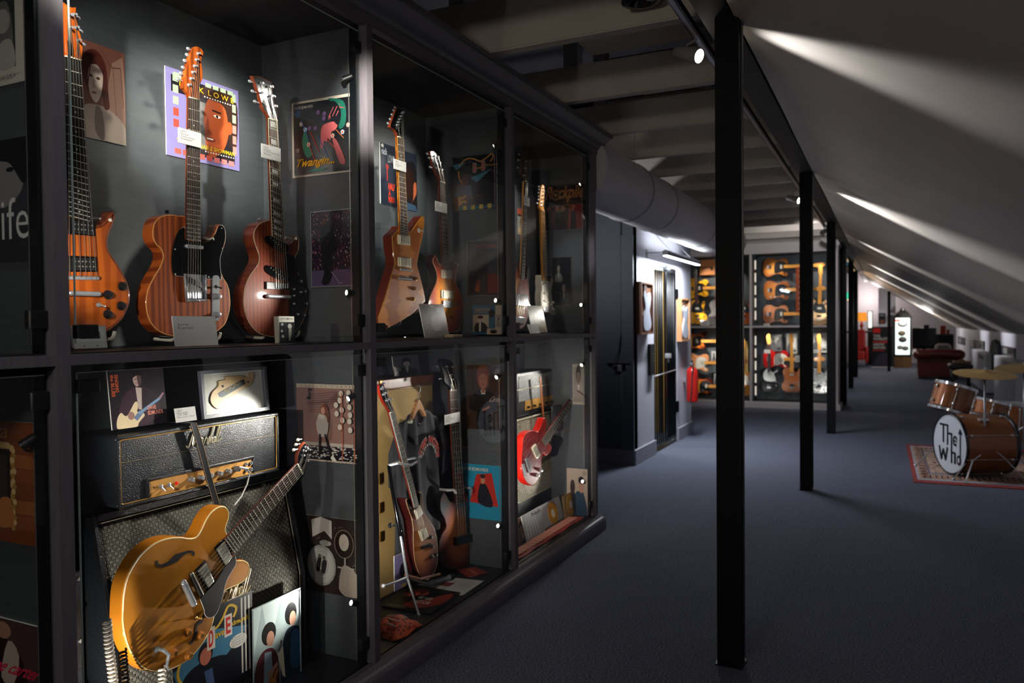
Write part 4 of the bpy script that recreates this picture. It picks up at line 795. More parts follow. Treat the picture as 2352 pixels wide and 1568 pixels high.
def a(A):
    A.rect(0, 0, 1, 1, '#1c1520').rect(0, 0, 1, .22, '#50405c'); rr = random.Random(3)
    A.step = 4e-6
    for i in range(420):
        x, y = rr.random(), .22 + .76 * rr.random(); A.rect(x, y, x + .012, y + .018 * rr.random() + .006, rr.choice(['#b98a84', '#8c2440', '#5a2a52', '#c8b0a8', '#6d1c30', '#372440', '#a0506a']))
    A.step = 4e-5
    A.poly([(.24, .05), (.3, .2), (.26, .4), (.22, .66), (.26, .8), (.36, .84), (.5, .78), (.55, .6), (.48, .4), (.5, .2), (.4, .04)], '#0f1014', 4).ell(.31, .86, .05, .045, '#4a221c').poly([(.36, .6), (.5, .66), (.64, .58), (.6, .48), (.46, .46)], '#0a0a0c', 4).line([(.55, .62), (.78, .82)], .025, '#2a1618').line([(.46, .2), (.66, .04), (.72, .05)], .012, '#8a7c90')
t = sleeve('stage photograph of a dark figure before a glittering curtain, on a side wall', 718, 817, 487, 660, Y=SY(2), art=a, name='photograph', cat='photo')
w = t.px(817, 570)[0]; h = t.px(718, 487)[1]; frame(t, w, h, .003, P('#8f8d90', .2, .3), .007)
card('large white card leaning before the striped rosewood guitar', 402, 497, 726, 796, -1.93, ['', 'June', 'Carter', '', '', ''], 8)
def cassette(label, L, R_, top, bot, X, art, side='#8d8878'):
    t = T('cassette', label, 'cassette', at(L, bot, X=X), 12, 2, group='music cassettes on the shelf'); w = t.px(R_, bot)[0]; h = t.px(L, top)[1]
    MB().box((0, 0, -.016), (w, h, 0), bev=.001).build('case', P(side, .2, 0, .5), t); A = Art(0, 0, w, h, .0004); art(A); A.build(t)
    MB().box((-.0004, 0, .0), (w + .0004, h, .0022)).build('clear_lid', ACRYL, t); return t
def a(A): A.rect(.06, 0, 1, 1, '#15161a').rect(.06, .78, 1, 1, '#cfc8b8').text('DAVE EDMUNDS', .1, .87, .96, .95, '#20202a', .02).ell(.7, .62, .13, .1, '#c9c3b6').poly([(.6, .1), (.62, .5), (.8, .52), (.78, .3), (.7, .1)], '#a9a498', 3).ell(.24, .7, .07, .05, '#b9b4a8').ell(.2, .45, .07, .05, '#b9b4a8').ell(.24, .25, .08, .06, '#b9b4a8')
cassette('cassette with black and white figure before the red-brown guitar', 641, 678, 726, 788, -1.93, a)
def a(A): A.rect(0, 0, 1, 1, '#c9c4ba').rect(.06, .3, .94, .94, '#d9d5cc').rect(.2, .42, .8, .74, '#1b1c20').ell(.36, .58, .07, .1, '#c9c4ba').ell(.64, .58, .07, .1, '#c9c4ba').text('A. SIDE', .1, .8, .4, .88, '#3a3a40', .0).ell(.3, .1, .02, .03, '#222').ell(.7, .1, .02, .03, '#222')
def tape(label, L, R_, top, bot, X):
    t = T('cassette_tape', label, 'cassette', at(L, bot, X=X), 0, 6, group='music cassettes on the shelf'); w = t.px(R_, bot)[0]; h = t.px(L, top)[1]
    MB().box((0, 0, -.009), (w, h, 0), bev=.003).build('shell', P('#cfcabd', .4), t); A = Art(0, 0, w, h, .0004); a(A); A.build(t)
tape('cream cassette tape lying upright behind the black lock of the first bay', 170, 247, 748, 801, -1.92)
# ---- first bay, lower
XH = -2.10
zt = at(271, 1170, X=XH).z
t = T('amplifier_head', 'large black vinyl amplifier head with gold piping and beige control panel', 'amplifier', at(271, 1170, X=XH), 0)
w = t.px(641, 1100)[0]; h = t.px(271, 1003)[1]
def rrect(x0, y0, x1, y1, r, n=4):
    o = []
    for cx, cy, a0 in ((x1 - r, y0 + r, -90), (x1 - r, y1 - r, 0), (x0 + r, y1 - r, 90), (x0 + r, y0 + r, 180)):
        for k in range(n + 1): a_ = R(a0 + 90 * k / n); o.append((cx + r * math.cos(a_), cy + r * math.sin(a_)))
    return o
MB().slab(rrect(0, 0, w, h, .014), -.205, -.004, .004).build('cabinet', TOLEX, t)
mb = MB()
for a_, b_ in (((0.002, .0), (w - .002, .010)), ((.002, h - .010), (w - .002, h)), ((0, .010), (.010, h - .010)), ((w - .010, .010), (w, h - .010))): mb.box((*a_, -.006), (*b_, .004), bev=.003)
mb.build('front_rim', TOLEX, t)
pnl = t.pts(cr(0, 800, 3.92)([(1345, 1192), (2272, 1000), (2278, 1150), (1345, 1365)]))
xs = (pnl[0][0], pnl[1][0]); ys = (.012, pnl[0][1])
GOLD = P('#b98a3c', .35, .6)
MB().tube([(x, y, 0) for x, y in rrect(.012, .012, w - .012, h - .012, .006, 2)], .0016, 6, closed=True).build('gold_piping', GOLD, t)
MB().tube([(.012, h * .63, -.003), (w - .012, h * .63, -.003)], .0009, 4).build('seam', P('#6c5a38', .5), t)
p = MB().box((xs[0], ys[0], -.004), (xs[1], ys[1], -.0025)).build('control_panel', tex('beige_panel', 'noise', '#a9783a', '#b5833f', (1, 1, 1), .4, nscale=30), t)
mb = MB(); bb = .010
for a_, b_ in (((xs[0] - bb, ys[1]), (xs[1] + bb, ys[1] + bb)), ((xs[0] - bb, ys[0]), (xs[0], ys[1])), ((xs[1], ys[0]), (xs[1] + bb, ys[1]))): mb.box((*a_, -.004), (*b_, .003), bev=.003)
mb.build('panel_lip', TOLEX, t)
for i in range(6):
    x = xs[0] + (xs[1] - xs[0]) * (.36 + .092 * i); MB().lathe([(.0085, -.003), (.0085, .004), (.0075, .005), (.0072, .016), (.006, .017)], (x, (ys[0] + ys[1]) / 2 + .002, 0), n=18).build('knob', STEEL, t)
for x, m in ((.10, STEEL), (.17, STEEL)): MB().lathe([(.007, -.003), (.007, .002), (.004, .004)], (xs[0] + (xs[1] - xs[0]) * x, (ys[0] + ys[1]) / 2, 0), n=14).tube([(xs[0] + (xs[1] - xs[0]) * x, (ys[0] + ys[1]) / 2, .003), (xs[0] + (xs[1] - xs[0]) * x + .003, (ys[0] + ys[1]) / 2 - .012, .016)], .002, 6).build('toggle_switch', m, t)
MB().ball((xs[0] + (xs[1] - xs[0]) * .235, (ys[0] + ys[1]) / 2, .0), .0065, (1, 1, .8)).build('pilot_lamp', P('#d8220f', .2, 0, .6), t)
for x, y in ((.93, .3), (.93, .72), (.985, .3), (.985, .72)): MB().lathe([(.0065, -.003), (.0065, .003), (.003, .003), (.003, -.002)], (xs[0] + (xs[1] - xs[0]) * x, ys[0] + (ys[1] - ys[0]) * y, 0), n=14).build('jack_socket', STEEL, t)
A = Art(xs[0], ys[0], xs[1] - xs[0], 1, -.0024); A.b = (xs[0], ys[0], xs[1] - xs[0], ys[1] - ys[0]); A.text('JTM 45', .02, .4, .075, .62, '#1a1410', .01)
for i, s in enumerate(('PRESENCE', 'BASS', 'MIDDLE', 'TREBLE', 'LOUD', 'LOUD')): A.text(s, .335 + .092 * i, .84, .335 + .092 * i + .05, .90, '#2a2018', 0)
A.build(t, 'panel_lettering')
SCRIPT = [[(0, .12), (.05, .0), (.10, .15), (.17, .95), (.19, .6), (.20, .05), (.27, .6), (.34, 1.0), (.335, .5), (.35, .06), (.40, .15)], [(.50, .42), (.44, .46), (.40, .25), (.42, .05), (.48, .12), (.51, .42), (.50, .12), (.54, .04), (.57, .25)], [(.57, .25), (.60, .52), (.62, .40), (.65, .40), (.645, .1), (.67, .08)],
          [(.67, .08), (.715, .5), (.735, .3), (.72, .05), (.68, .04)], [(.72, .08), (.77, .5), (.83, 1.0), (.815, 1.05), (.785, .5), (.775, .02), (.80, .32), (.83, .36), (.835, .08), (.86, .08)], [(.93, .36), (.88, .38), (.86, .16), (.89, .03), (.92, .15), (.935, .36), (.93, .08), (.955, .08)], [(.955, .08), (.99, .5), (1.03, 1.0), (1.01, 1.05), (.985, .5), (.985, .06), (1.02, .1)], [(1.02, .1), (1.06, .5), (1.10, 1.0), (1.08, 1.05), (1.05, .5), (1.05, .05), (1.10, .12), (1.16, .3)]]
def script_logo(t, x, y, w_, h_, z, m, nm='logo'):
    mb = MB()
    for st in SCRIPT:
        q = catmull([(x + w_ * a_ / 1.16 + h_ * .22 * b_, y + h_ * b_) for a_, b_ in st], 4, False); mb.tube([(u, v, z) for u, v in q], h_ * .055, 6)
    return mb.build(nm, m, t)
lg = t.px(1680 / 3.92, 800 + 895 / 3.92), t.px(2020 / 3.92, 800 + 790 / 3.92)
script_logo(t, lg[0][0], lg[0][1] + .0, (lg[1][0] - lg[0][0]) * .9, .052, -.001, P('#d8d0b4', .25, .4))
for x in (.05, w - .05): MB().cyl((x, 0, -.03), .01, -.0, .012, 'z', 10).build('foot', RUBBER, t) if 0 else MB().box((x - .012, -.012, -.05), (x + .012, .0, -.02)).build('foot', RUBBER, t)
# speaker cabinet
ca, cb_ = at(256, 1300, X=-2.06).y, at(703, 1350, X=-2.06).y; ztop = zt - .013
t = upright('speaker_cabinet', 'black angled speaker cabinet with grey woven grille under the amplifier head', 'amplifier', (-2.06, ca, .1))
W_, Ht = cb_ - ca, ztop - .1; bend = at(706, 1310, X=-2.06).z - .1
SB = -.085
def side(y0, y1): # cross-section polygon (x,z)
    mb = MB(); pr = [(-.255, 0), (0, 0), (0, bend), (SB, Ht), (-.255, Ht)]
    A_ = [mb.bm.verts.new((x, y0, z)) for x, z in pr]; B_ = [mb.bm.verts.new((x, y1, z)) for x, z in pr]
    for i in range(5): mb.face((A_[i], B_[i], B_[(i + 1) % 5], A_[(i + 1) % 5]))
    mb.face(list(reversed(A_))); mb.face(B_); bmesh.ops.bevel(mb.bm, geom=list(mb.bm.edges), offset=.004, segments=2, affect='EDGES'); return mb
side(0, .02).build('side_panel', TOLEX, t); side(W_ - .02, W_).build('side_panel', TOLEX, t)
MB().box((-.253, .02, Ht - .022), (SB + .002, W_ - .02, Ht - .001)).build('top_panel', TOLEX, t)
MB().box((-.253, .02, 0), (0, W_ - .02, .02)).box((-.253, .02, .02), (-.24, W_ - .02, Ht - .03)).build('carcass', TOLEX, t)
gb = MB()
def gp(u, v, d=0):      # v runs up the grille: straight part then the slope
    L2 = math.hypot(SB, Ht - bend)
    if v < bend: return Vector((-.014 + d, u, v))
    k = (v - bend) / L2; n_ = Vector((Ht - bend, 0, -SB)).normalized(); return Vector((-.014 + SB * k, u, bend + (Ht - bend) * k)) + n_ * d
LT = bend + math.hypot(SB, Ht - bend) - .03
back = MB(); 
for v0, v1 in ((.02, bend), (bend, LT)): back.face([back.bm.verts.new(gp(u, v, -.003)) for u, v in ((.02, v0 + 1e-5), (W_ - .02, v0 + 1e-5), (W_ - .02, v1 - 1e-5), (.02, v1 - 1e-5))])
back.build('baffle', P('#101317', .8), t)
cs = .0105; nu, nv = int((W_ - .044) / cs), int((LT - .024) / cs)
for i in range(nu):
    for j in range(nv):
        u, v = .022 + cs * (i + .5), .022 + cs * (j + .5); hz = (i + j) % 2
        for k in (-1, 1):
            a_, b_ = (cs * .54, cs * .15) if hz else (cs * .15, cs * .54); o_ = cs * .22 * k
            uu, vv = (u, v + o_) if hz else (u + o_, v)
            q = [gp(uu - a_, vv - b_, 0), gp(uu + a_, vv - b_, 0), gp(uu + a_, vv + b_, 0), gp(uu - a_, vv + b_, 0)]
            m_ = [gp(uu - a_ * .6, vv - b_ * .6, .0022), gp(uu + a_ * .6, vv - b_ * .6, .0022), gp(uu + a_ * .6, vv + b_ * .6, .0022), gp(uu - a_ * .6, vv + b_ * .6, .0022)]
            Q = [gb.bm.verts.new(x) for x in q]; Mm = [gb.bm.verts.new(x) for x in m_]
            for e in range(4): gb.face((Q[e], Q[(e + 1) % 4], Mm[(e + 1) % 4], Mm[e]), hz)
            gb.face(Mm, hz)
o = gb.build('woven_grille', [P('#6f6c62', .85), P('#5c5a52', .85)], t); o['kind'] = 'stuff'
MB().tube([gp(.021, .021, .002), gp(.021, bend, .002), gp(.021, LT, .002), gp(W_ - .021, LT, .002), gp(W_ - .021, bend, .002), gp(W_ - .021, .021, .002)], .0018, 6).build('white_piping', P('#b5ab92', .4), t)
lt = T('x', '', '', (-2.06 - .014, ca, .1), 0); lg0, lg1 = lt.px(500 + 40 / 3.75, 1150 + 870 / 3.75), lt.px(500 + 295 / 3.75, 1150 + 660 / 3.75); bpy.data.objects.remove(lt.o)
mb = MB(); lw = (lg1[0] - lg0[0]) * 1.55; lx = lg1[0] - lw; 
for st in SCRIPT:
    q = catmull([(lx + lw * a_ / 1.3 + .075 * .22 * b_, .075 * b_) for a_, b_ in st], 4, False); mb.tube([(.0, u, bend - .10 + (lg0[1] - (bend - .1)) + v - .0) for u, v in q], .0036, 6)
for v in mb.bm.verts: v.co.x -= .006
mb.build('logo', P('#cfc19a', .3, .3), t)
cabz = t
# strap over the amplifier
t = T('guitar_strap', 'narrow black leather strap hanging over the front of the amplifier head', 'strap', at(440, 975, X=XH + .012), 0)
pa = [t.px(*q) for q in ((443, 972), (455, 1010), (478, 1095), (497, 1160))]
mb = MB()
for a_, b_ in zip(pa, pa[1:]): mb.slab([(a_[0] - .013, a_[1]), (a_[0] + .013, a_[1]), (b_[0] + .013, b_[1]), (b_[0] - .013, b_[1])], 0, .003)
a_ = pa[0]; mb.box((a_[0] - .013, a_[1] - .001, -.12), (a_[0] + .013, a_[1] + .002, .003)).build('leather', P('#15171a', .35), t)
MB().tube([(p[0] - .0115, p[1], .0035) for p in pa], .0008, 4).tube([(p[0] + .0115, p[1], .0035) for p in pa], .0008, 4).build('stitching', P('#8a6a48', .6), t)
# grey plug and cable from the amplifier
t = T('instrument_cable', 'silver-grey cable plugged in at the right of the amplifier panel', 'cable', at(548, 1073, X=XH + .02), 0)
q = [t.px(*p) for p in ((548, 1073), (566, 1076), (570, 1085), (562, 1110), (545, 1138), (524, 1158))]
MB().tube([(q[0][0], q[0][1], -.02), (*q[0], .004), (*q[1], .006)], .0045, 8).build('plug', STEEL, t)
MB().tube([(*q[1], .006), (*q[2], .008), (*q[3], .012), (*q[4], .02), (*q[5], .03)], .0026, 8).build('cord', P('#a9a69f', .5), t)
def coil(label, m, pts, X, r=.011, turns=3.6, wr=.0032):
    t = T('coiled_cable', label, 'cable', at(*pts[0], X=X), 0, group='coiled instrument cables'); q = [t.px(*p) for p in pts]; P_ = []
    for (a_, b_) in zip(q, q[1:]):
        n_ = max(2, int(math.dist(a_, b_) / .011)) * 10; d = (b_[0] - a_[0], b_[1] - a_[1]); l = math.hypot(*d); nx, ny = -d[1] / l, d[0] / l
        for k in range(n_):
            s = k / n_; an = 6.2832 * k / 10; c = lerp(a_, b_, s); P_.append((c[0] + nx * r * math.cos(an), c[1] + ny * r * math.cos(an), r * math.sin(an)))
    MB().tube(P_, wr, 6).build('cord', m, t)
coil('pale coiled cable hanging at the left of the blonde guitar', P('#a9a093', .35), [(246, 1425), (250, 1480), (265, 1600), (268, 1690)], -1.93, .010)
coil('black coiled cable hanging between pale coil and speaker cabinet', BLACKG, [(282, 1492), (288, 1560), (292, 1690)], -1.96, .009)
coil('short pale coiled cable below the jack plug of the blonde guitar', P('#b9b2a4', .3), [(372, 1532), (374, 1600), (380, 1690)], -1.90, .0085)
q = [t8.px(*p) for p in ((365, 1490), (372, 1500), (368, 1525), (372, 1535))]
MB().tube([(*q[0], .0), (*q[0], .018), (*q[1], .03), (*q[2], .028), (*q[3], .03)], [.006, .006, .006, .0045, .003], 8).build('jack_plug', STEEL, t8)
MB().cyl((*t8.px(358, 1491), 0), .009, 0, .004, n=16).build('jack_plate', CHROME, t8)
t = upright('equipment_case', 'black riveted equipment case in the dark left corner below the amplifier', 'case', (-2.15, at(186, 1400, X=-2.0).y + .02, .1))
MB().box((-.12, -.06, 0), (.05, .055, .62), bev=.006).build('shell', TOLEX, t)
for z in (.25, .42, .6): MB().cyl((.05, .045, z), .006, -.002, .005, 'x', 10).build('rivet', STEEL, t)
MB().tube([(.05, -.02, .40), (.07, -.02, .42), (.07, -.02, .50), (.05, -.02, .52)], .005, 8).build('handle', STEEL, t)
def a(A):
    A.rect(0, 0, 1, 1, '#1a1218').poly([(.14, .22), (.22, .5), (.34, .64), (.50, .68), (.68, .64), (.84, .48), (.86, .2), (.6, .02), (.3, .02)], '#33202a', 4).poly([(.52, .62), (.70, .60), (.82, .44), (.7, .3), (.58, .3)], '#241820', 4)
    A.poly([(.46, .68), (.48, .3), (.54, .28), (.57, .66)], '#a99a94').ell(.50, .86, .10, .11, '#0f0b0d').poly([(.43, .84), (.44, .74), (.49, .69), (.55, .73), (.57, .84), (.52, .88)], '#a48a82', 3).poly([(.5, .87), (.52, .7), (.57, .74), (.58, .86)], '#4c3a3a', 3).line([(.45, .815), (.49, .82)], .012, '#1a1012').line([(.46, .745), (.5, .745)], .008, '#5c3434')
    A.poly([(.08, .02), (.10, .18), (.17, .27), (.22, .22), (.27, .21), (.34, .30), (.42, .42), (.47, .42), (.47, .32), (.45, .26), (.54, .24), (.58, .18), (.52, .12), (.46, .06), (.42, .0), (.2, 0)], '#c9b694', 3).poly([(.38, .16), (.50, .28), (.56, .22), (.44, .1)], '#5a7088').poly([(.46, .24), (.86, .46), (.93, .53), (.95, .50), (.88, .42), (.5, .2)], '#6c8aa8').line([(.88, .44), (.96, .54)], .035, '#8e6a78').ell(.34, .2, .06, .07, '#8a6a62')
    A.text('SINGING', .11, .62, .17, .92, '#c05a34', .02, rot=270).text('the BLUES', .04, .55, .10, .92, '#c05a34', .02, rot=270).text('DAVE', .64, .27, .80, .34, '#dd8a78', .02).text('EDMUNDS', .64, .18, .92, .25, '#dd8a78', .02)
sleeve('dark sleeve with a guitarist in a white tie, standing on the amplifier head', 256, 379, 850, 988, X=-2.16, art=a, tilt=6)
card('white card of four lines standing on top of the amplifier head', 404, 450, 938, 971, -2.13, ['1967', 'Marshall', 'JTM 1986', 'Plexi panel, Black'], 10)
t, A = sheet('picture_frame', 'grey framed blonde guitar scratchplate with a torn black label, on the amplifier head', 'frame', 460, 607, 852, 963, X=-2.15, thick=.004, tilt=5, group=None)
w = t.px(607, 900)[0]; h = t.px(460, 852)[1]; A.rect(.06, .09, .94, .91, '#cfcabb')
A.build(t, 'mount'); frame(t, w, h, .012, P('#4d5159', .35, 0, .3), .020)
PG = [(.14, .30), (.13, .48), (.20, .62), (.22, .74), (.30, .76), (.31, .82), (.56, .84), (.60, .80), (.76, .83), (.82, .80), (.80, .66), (.72, .58), (.55, .50), (.44, .40), (.34, .22), (.22, .20)]
PG = [(.14, .34), (.17, .52), (.27, .66), (.28, .76), (.38, .78), (.39, .84), (.62, .84), (.65, .80), (.72, .80), (.73, .86), (.82, .88), (.80, .68), (.72, .58), (.56, .48), (.44, .34), (.34, .20), (.22, .18)]
g = MB().slab(catmull([(w * x, h * y, 0) for x, y in PG], 4), .0055, .0085, .001, steps=1).build('scratchplate', P('#c39a5c', .4), t)
MB().slab([(w * .27, h * .42), (w * .31, h * .40), (w * .66, h * .63), (w * .68, h * .66), (w * .66, h * .75), (w * .62, h * .74), (w * .25, h * .50)], .0086, .0092).build('torn_label', P('#14201f', .5), t)
A = Art(0, 0, w, h, .0093); A.line([(.34, .5), (.38, .58), (.4, .5), (.44, .6), (.48, .56), (.52, .66), (.56, .62), (.6, .7)], .012, '#a8903c').ell(.33, .64, .018, .026, '#2c1c14').ell(.72, .68, .018, .026, '#2c1c14'); A.build(t, 'signature')
def dave7(A):
    A.rect(0, 0, 1, 1, '#14161c').poly([(0, .45), (.45, .75), (.95, .6), (.55, .3), (.1, .1)], '#3c6c86').poly([(.1, 0), (.1, .3), (.3, .42), (.62, .38), (.75, .2), (.75, 0)], '#101218', 4).poly([(.36, .3), (.42, 0), (.5, 0), (.46, .3)], '#3d4f74').ell(.38, .5, .09, .13, '#1a1414').ell(.38, .47, .07, .1, '#a8604c')
    A.line(catmull([(.12, .62), (.2, .78), (.36, .84), (.5, .74), (.6, .82), (.68, .94), (.78, .88), (.74, .78)], 4, False), .03, '#c9a22c').line(catmull([(.12, .62), (.05, .4), (.14, .22)], 4, False), .03, '#c9a22c')
    for x in (.84, .89, .94): A.rect(x, .05, x + .022, .97, '#a8a49c')
    A.rect(.40, .52, .50, .78, '#c4bdb2').rect(.62, .58, .72, .84, '#c4bdb2').text('D', .42, .55, .48, .75, '#b8281c', .03).text('E', .64, .61, .70, .81, '#b8281c', .03).text('ave', .50, .62, .62, .68, '#c9a22c', .02).text('dmunds', .72, .68, .96, .74, '#c9a22c', .02).ell(.8, .47, .12, .08, '#bdb9b0')
    for i in range(4): A.text('THE HITS AND MORE', .71, .51 - i * .03, .89, .525 - i * .03, '#3a3a40', 0)
sleeve('black and yellow sleeve with red initials, standing before the woven grille', 397, 580, 1432, 1640, X=-2.035, art=dave7, tilt=0)
def a(A):
    A.rect(0, 0, 1, 1, '#9aa6a4').poly([(0, .4), (.2, 1), (.35, .5), (.6, 1), (1, .9), (1, 1), (0, 1)], '#b9c2bd').poly([(0, 0), (.05, .35), (.2, .5), (.42, .48), (.52, .3), (.5, 0)], '#5a2a30', 4).poly([(.2, .1), (.24, .48), (.38, .46), (.4, .1)], '#8fa0ac').ell(.33, .66, .15, .12, '#23201f').ell(.36, .6, .08, .08, '#a87a66')
    A.poly([(.58, 0), (.6, .4), (.7, .6), (.92, .6), (1, .5), (1, 0)], '#27303a', 4).poly([(.78, .2), (.82, .55), (1, .5), (1, .15)], '#2c5a7c', 3).ell(.8, .76, .13, .12, '#1d1b1c').ell(.84, .7, .07, .08, '#b98a74'); guitar_art(A, .42, .2, .36, 62, '#c2702a'); A.poly([(.5, .4), (.62, .45), (.66, .1), (.6, .14), (.54, .3)], '#d9cdb4')
    A.line([(.3, .22), (.5, .3)], .05, '#a87a66')
t = sleeve('glass-fronted snapshot of two musicians, in front of the speaker grille', 580, 688, 1396, 1620, X=-2.03, art=a, name='photograph', cat='photo', rough=.2)
w = t.px(688, 1450)[0]; h = t.px(580, 1396)[1]; frame(t, w, h, .004, P('#98a4a4', .15, .3), .008)
def a(A):
    A.rect(0, 0, 1, 1, '#cbbba6').rect(0, .02, 1, .95, '#916c60').rect(0, .02, 1, .20, '#1b191f').rect(0, .2, 1, .245, '#b9ac9e'); rr = random.Random(5)
    for i in range(150): x, y = rr.random() * .96, .03 + .16 * rr.random(); A.rect(x, y, x + .03, y + .012, '#c9c0b2')
    for k in range(5): A.line(catmull([(.18, .86 - .03 * k), (.4, .88 - .03 * k), (.68, .9 - .03 * k), (.5, .78 - .03 * k), (.2, .76 - .03 * k)], 3, False), .006, '#4a2c2c')
    A.ell(.22, .82, .035, .025, '#1a1518').line([(.24, .82), (.22, .94), (.28, .92)], .018, '#1a1518')
    for x in (.76, .88, .70, .79): pass
    for i, (x, y) in enumerate([(.74, .89), (.86, .9), (.72, .8), (.85, .81), (.66, .74), (.87, .72), (.75, .68), (.67, .63), (.88, .62), (.76, .55), (.87, .54), (.72, .46), (.88, .43)]): A.ell(x + .008, y - .006, .036, .040, '#1c1518').ell(x, y, .034, .038, '#d2c6b4')
    for x in (.75, .94): A.rect(x, .03, x + .012, .9, '#b3593a')
    A.poly([(.36, .56), (.40, .62), (.5, .62), (.54, .5), (.5, .34), (.38, .34), (.34, .48)], '#bfb5a8', 3).poly([(.41, .62), (.43, .73), (.5, .74), (.55, .62), (.53, .5), (.5, .6)], '#7c4630', 3).ell(.455, .66, .035, .045, '#bd8a74').line([(.4, .36), (.38, .06)], .03, '#2a1a1c').line([(.48, .36), (.58, .05)], .03, '#2a1a1c').poly([(.56, .06), (.6, .02), (.66, .03), (.6, .1)], '#d9d2c4')
    A.text('CARLENE CARTER', .08, .962, .97, .985, '#7a5a50', .0, sp=1.8).text('MUSICAL SHAPES', .3, .004, .97, .018, '#7a5a50', 0, sp=1.8)
sleeve('pink-brown sleeve with music notes and a woman in white, on the side wall', 685, 826, 880, 1054, Y=SY(2), art=a)
def a(A):
    A.rect(0, 0, 1, 1, '#2b201c'); rr = random.Random(8)
    for i in range(90): x, y = rr.random() * .95, rr.random() * .95; A.poly([(x, y), (x + .06 * rr.random(), y + .05 * rr.random()), (x + .05 * rr.random(), y + .01)], rr.choice(['#8d7c70', '#54402f', '#a69a8e', '#3a2a22']))
    A.poly([(.12, .95), (.3, 1), (.5, .96), (.5, .72), (.36, .82), (.14, .72)], '#a79f96').poly([(.62, .1), (.7, .4), (.95, .3), (.95, 0), (.75, 0)], '#b0a294', 4).ell(.3, .36, .27, .27, '#8f8a84').ell(.3, .36, .235, .235, '#a39e98').ell(.3, .36, .16, .16, '#b1ada7').ell(.3, .36, .145, .145, '#9a958f')
    A.poly([(.2, .3), (.24, .46), (.3, .46), (.26, .28)], '#1f1c1e', 3).poly([(.3, .28), (.32, .42), (.4, .42), (.36, .26)], '#28262a', 3).ell(.27, .48, .025, .03, '#5a4c44').ell(.35, .46, .025, .03, '#5a4c44').ell(.72, .68, .18, .19, '#7a6a5e').ell(.72, .68, .165, .175, '#221510').ell(.72, .70, .09, .11, '#c9bcae').ell(.38, .66, .11, .04, '#8d8680')
    A.rect(.72, .1, .75, .5, '#b3aba2').rect(.6, .36, .9, .38, '#b3aba2')
sleeve('brown and white sleeve of a breakfast plate and teacup, low on the side wall', 706, 829, 1181, 1352, Y=SY(2), art=a)
# ---- second bay, upper
def a(A):
    A.rect(0, 0, 1, 1, '#232a36').poly([(.5, 0), (.56, .5), (.7, .8), (.95, .8), (1, .3), (1, 0)], '#1a1719', 4).poly([(.60, .22), (.60, .6), (.8, .72), (.9, .5), (.86, .25)], '#2c1712', 4).poly([(.88, .2), (.90, .46), (.97, .5), (.97, .3), (.8, .1)], '#a8583a', 3).ell(.06, .96, .035, .03, '#c9c4b4').text('nick', .04, .82, .18, .93, '#b9bfc4', .01).text('LOWE', .20, .71, .37, .84, '#b9bfc4', .01)
    A.text('the', .15, .60, .21, .69, '#d8301c', .02).text('impossible', .155, .40, .195, .60, '#d8301c', .02, rot=270).text('HALF', .20, .26, .37, .37, '#e8401c', .02).text('A', .2, .16, .26, .25, '#e8401c', .02).text('MAN', .20, .05, .36, .15, '#e8401c', .02).poly([(.5, 0), (.7, .12), (.95, .1), (1, 0)], '#30475c')
sleeve('blue-black sleeve with red words and pale name, at the left of the second bay', 873, 956, 327, 467, X=XW, art=a, rough=.2)
card('white card on the neck of the angular amber guitar', 904, 932, 364, 387, -2.03, ['1984', 'Hamer', 'Standard', 'Amber'])
card('white card on the neck of the cherry sunburst guitar', 999, 1026, 461, 484, -2.085, ['1978', 'Hamer', 'Sunburst', 'Cherry'])
def a(A):
    A.rect(0, 0, 1, 1, '#12141a').poly([(.0, .86), (.28, .9), (.08, .76)], '#3c6c7c').poly([(.38, .6), (.8, .72), (.5, .5)], '#3c6c7c').line(catmull([(.14, .84), (.28, .95), (.44, .94), (.58, .88), (.72, .94), (.82, 1.0), (.84, .92), (.78, .86)], 4, False), .022, '#b07a3c').line(catmull([(.12, .74), (.14, .6), (.22, .48)], 4, False), .022, '#b07a3c')
    for x in (.86, .905, .95): A.rect(x, .02, x + .02, .98, '#74656c')
    A.poly([(.05, .1), (.1, .4), (.2, .48), (.42, .46), (.55, .3), (.6, .1)], '#1c1c22', 4).poly([(.24, .2), (.24, .46), (.38, .46), (.42, .2)], '#5a5a68').ell(.26, .56, .07, .1, '#4a2c26'); guitar_art(A, .2, .2, .4, 10, '#b98c62')
    A.rect(.42, .68, .5, .86, '#7c7470').rect(.6, .7, .68, .88, '#7c7470').text('D', .43, .7, .49, .84, '#a03a2c', .03).text('E', .61, .72, .67, .86, '#a03a2c', .03).text('ave', .5, .74, .6, .78, '#b07a3c', .01).text('dmunds', .68, .78, .96, .82, '#b07a3c', .01).rect(0, .02, .86, .07, '#2c5c6c')
    for i in range(5): A.rect(.04 + .17 * i, .01, .12 + .17 * i, .09, '#b79a48')
t = sleeve('dark sleeve with an orange guitar outline, high on the side wall of the second bay', 1042, 1152, 363, 486, Y=SY(3), art=a)
def a(A):
    A.rect(0, 0, 1, 1, '#101216').text('The Ultimate', .2, .86, .86, .93, '#8e2c28', .01).rect(.05, .04, .95, .78, '#4a2c22').rect(.07, .05, .58, .77, '#15161b').rect(.6, .4, .93, .77, '#1d1f24').rect(.6, .05, .93, .38, '#7a2c18')
    guitar_art(A, .3, .22, .3, 80, '#8e3c1c')
    for i in range(10): A.rect(.62, .42 + i * .033, .9, .43 + i * .033, '#5c5c60')
t = sleeve('framed music paper with red heading and a guitar, right side of the second bay', 1076, 1153, 554, 680, Y=SY(3), art=a, name='photograph', cat='photo')
w = t.px(1153, 600)[0]; h = t.px(1076, 554)[1]; frame(t, w, h, .004, P('#6d6a66', .2, .5), .01)
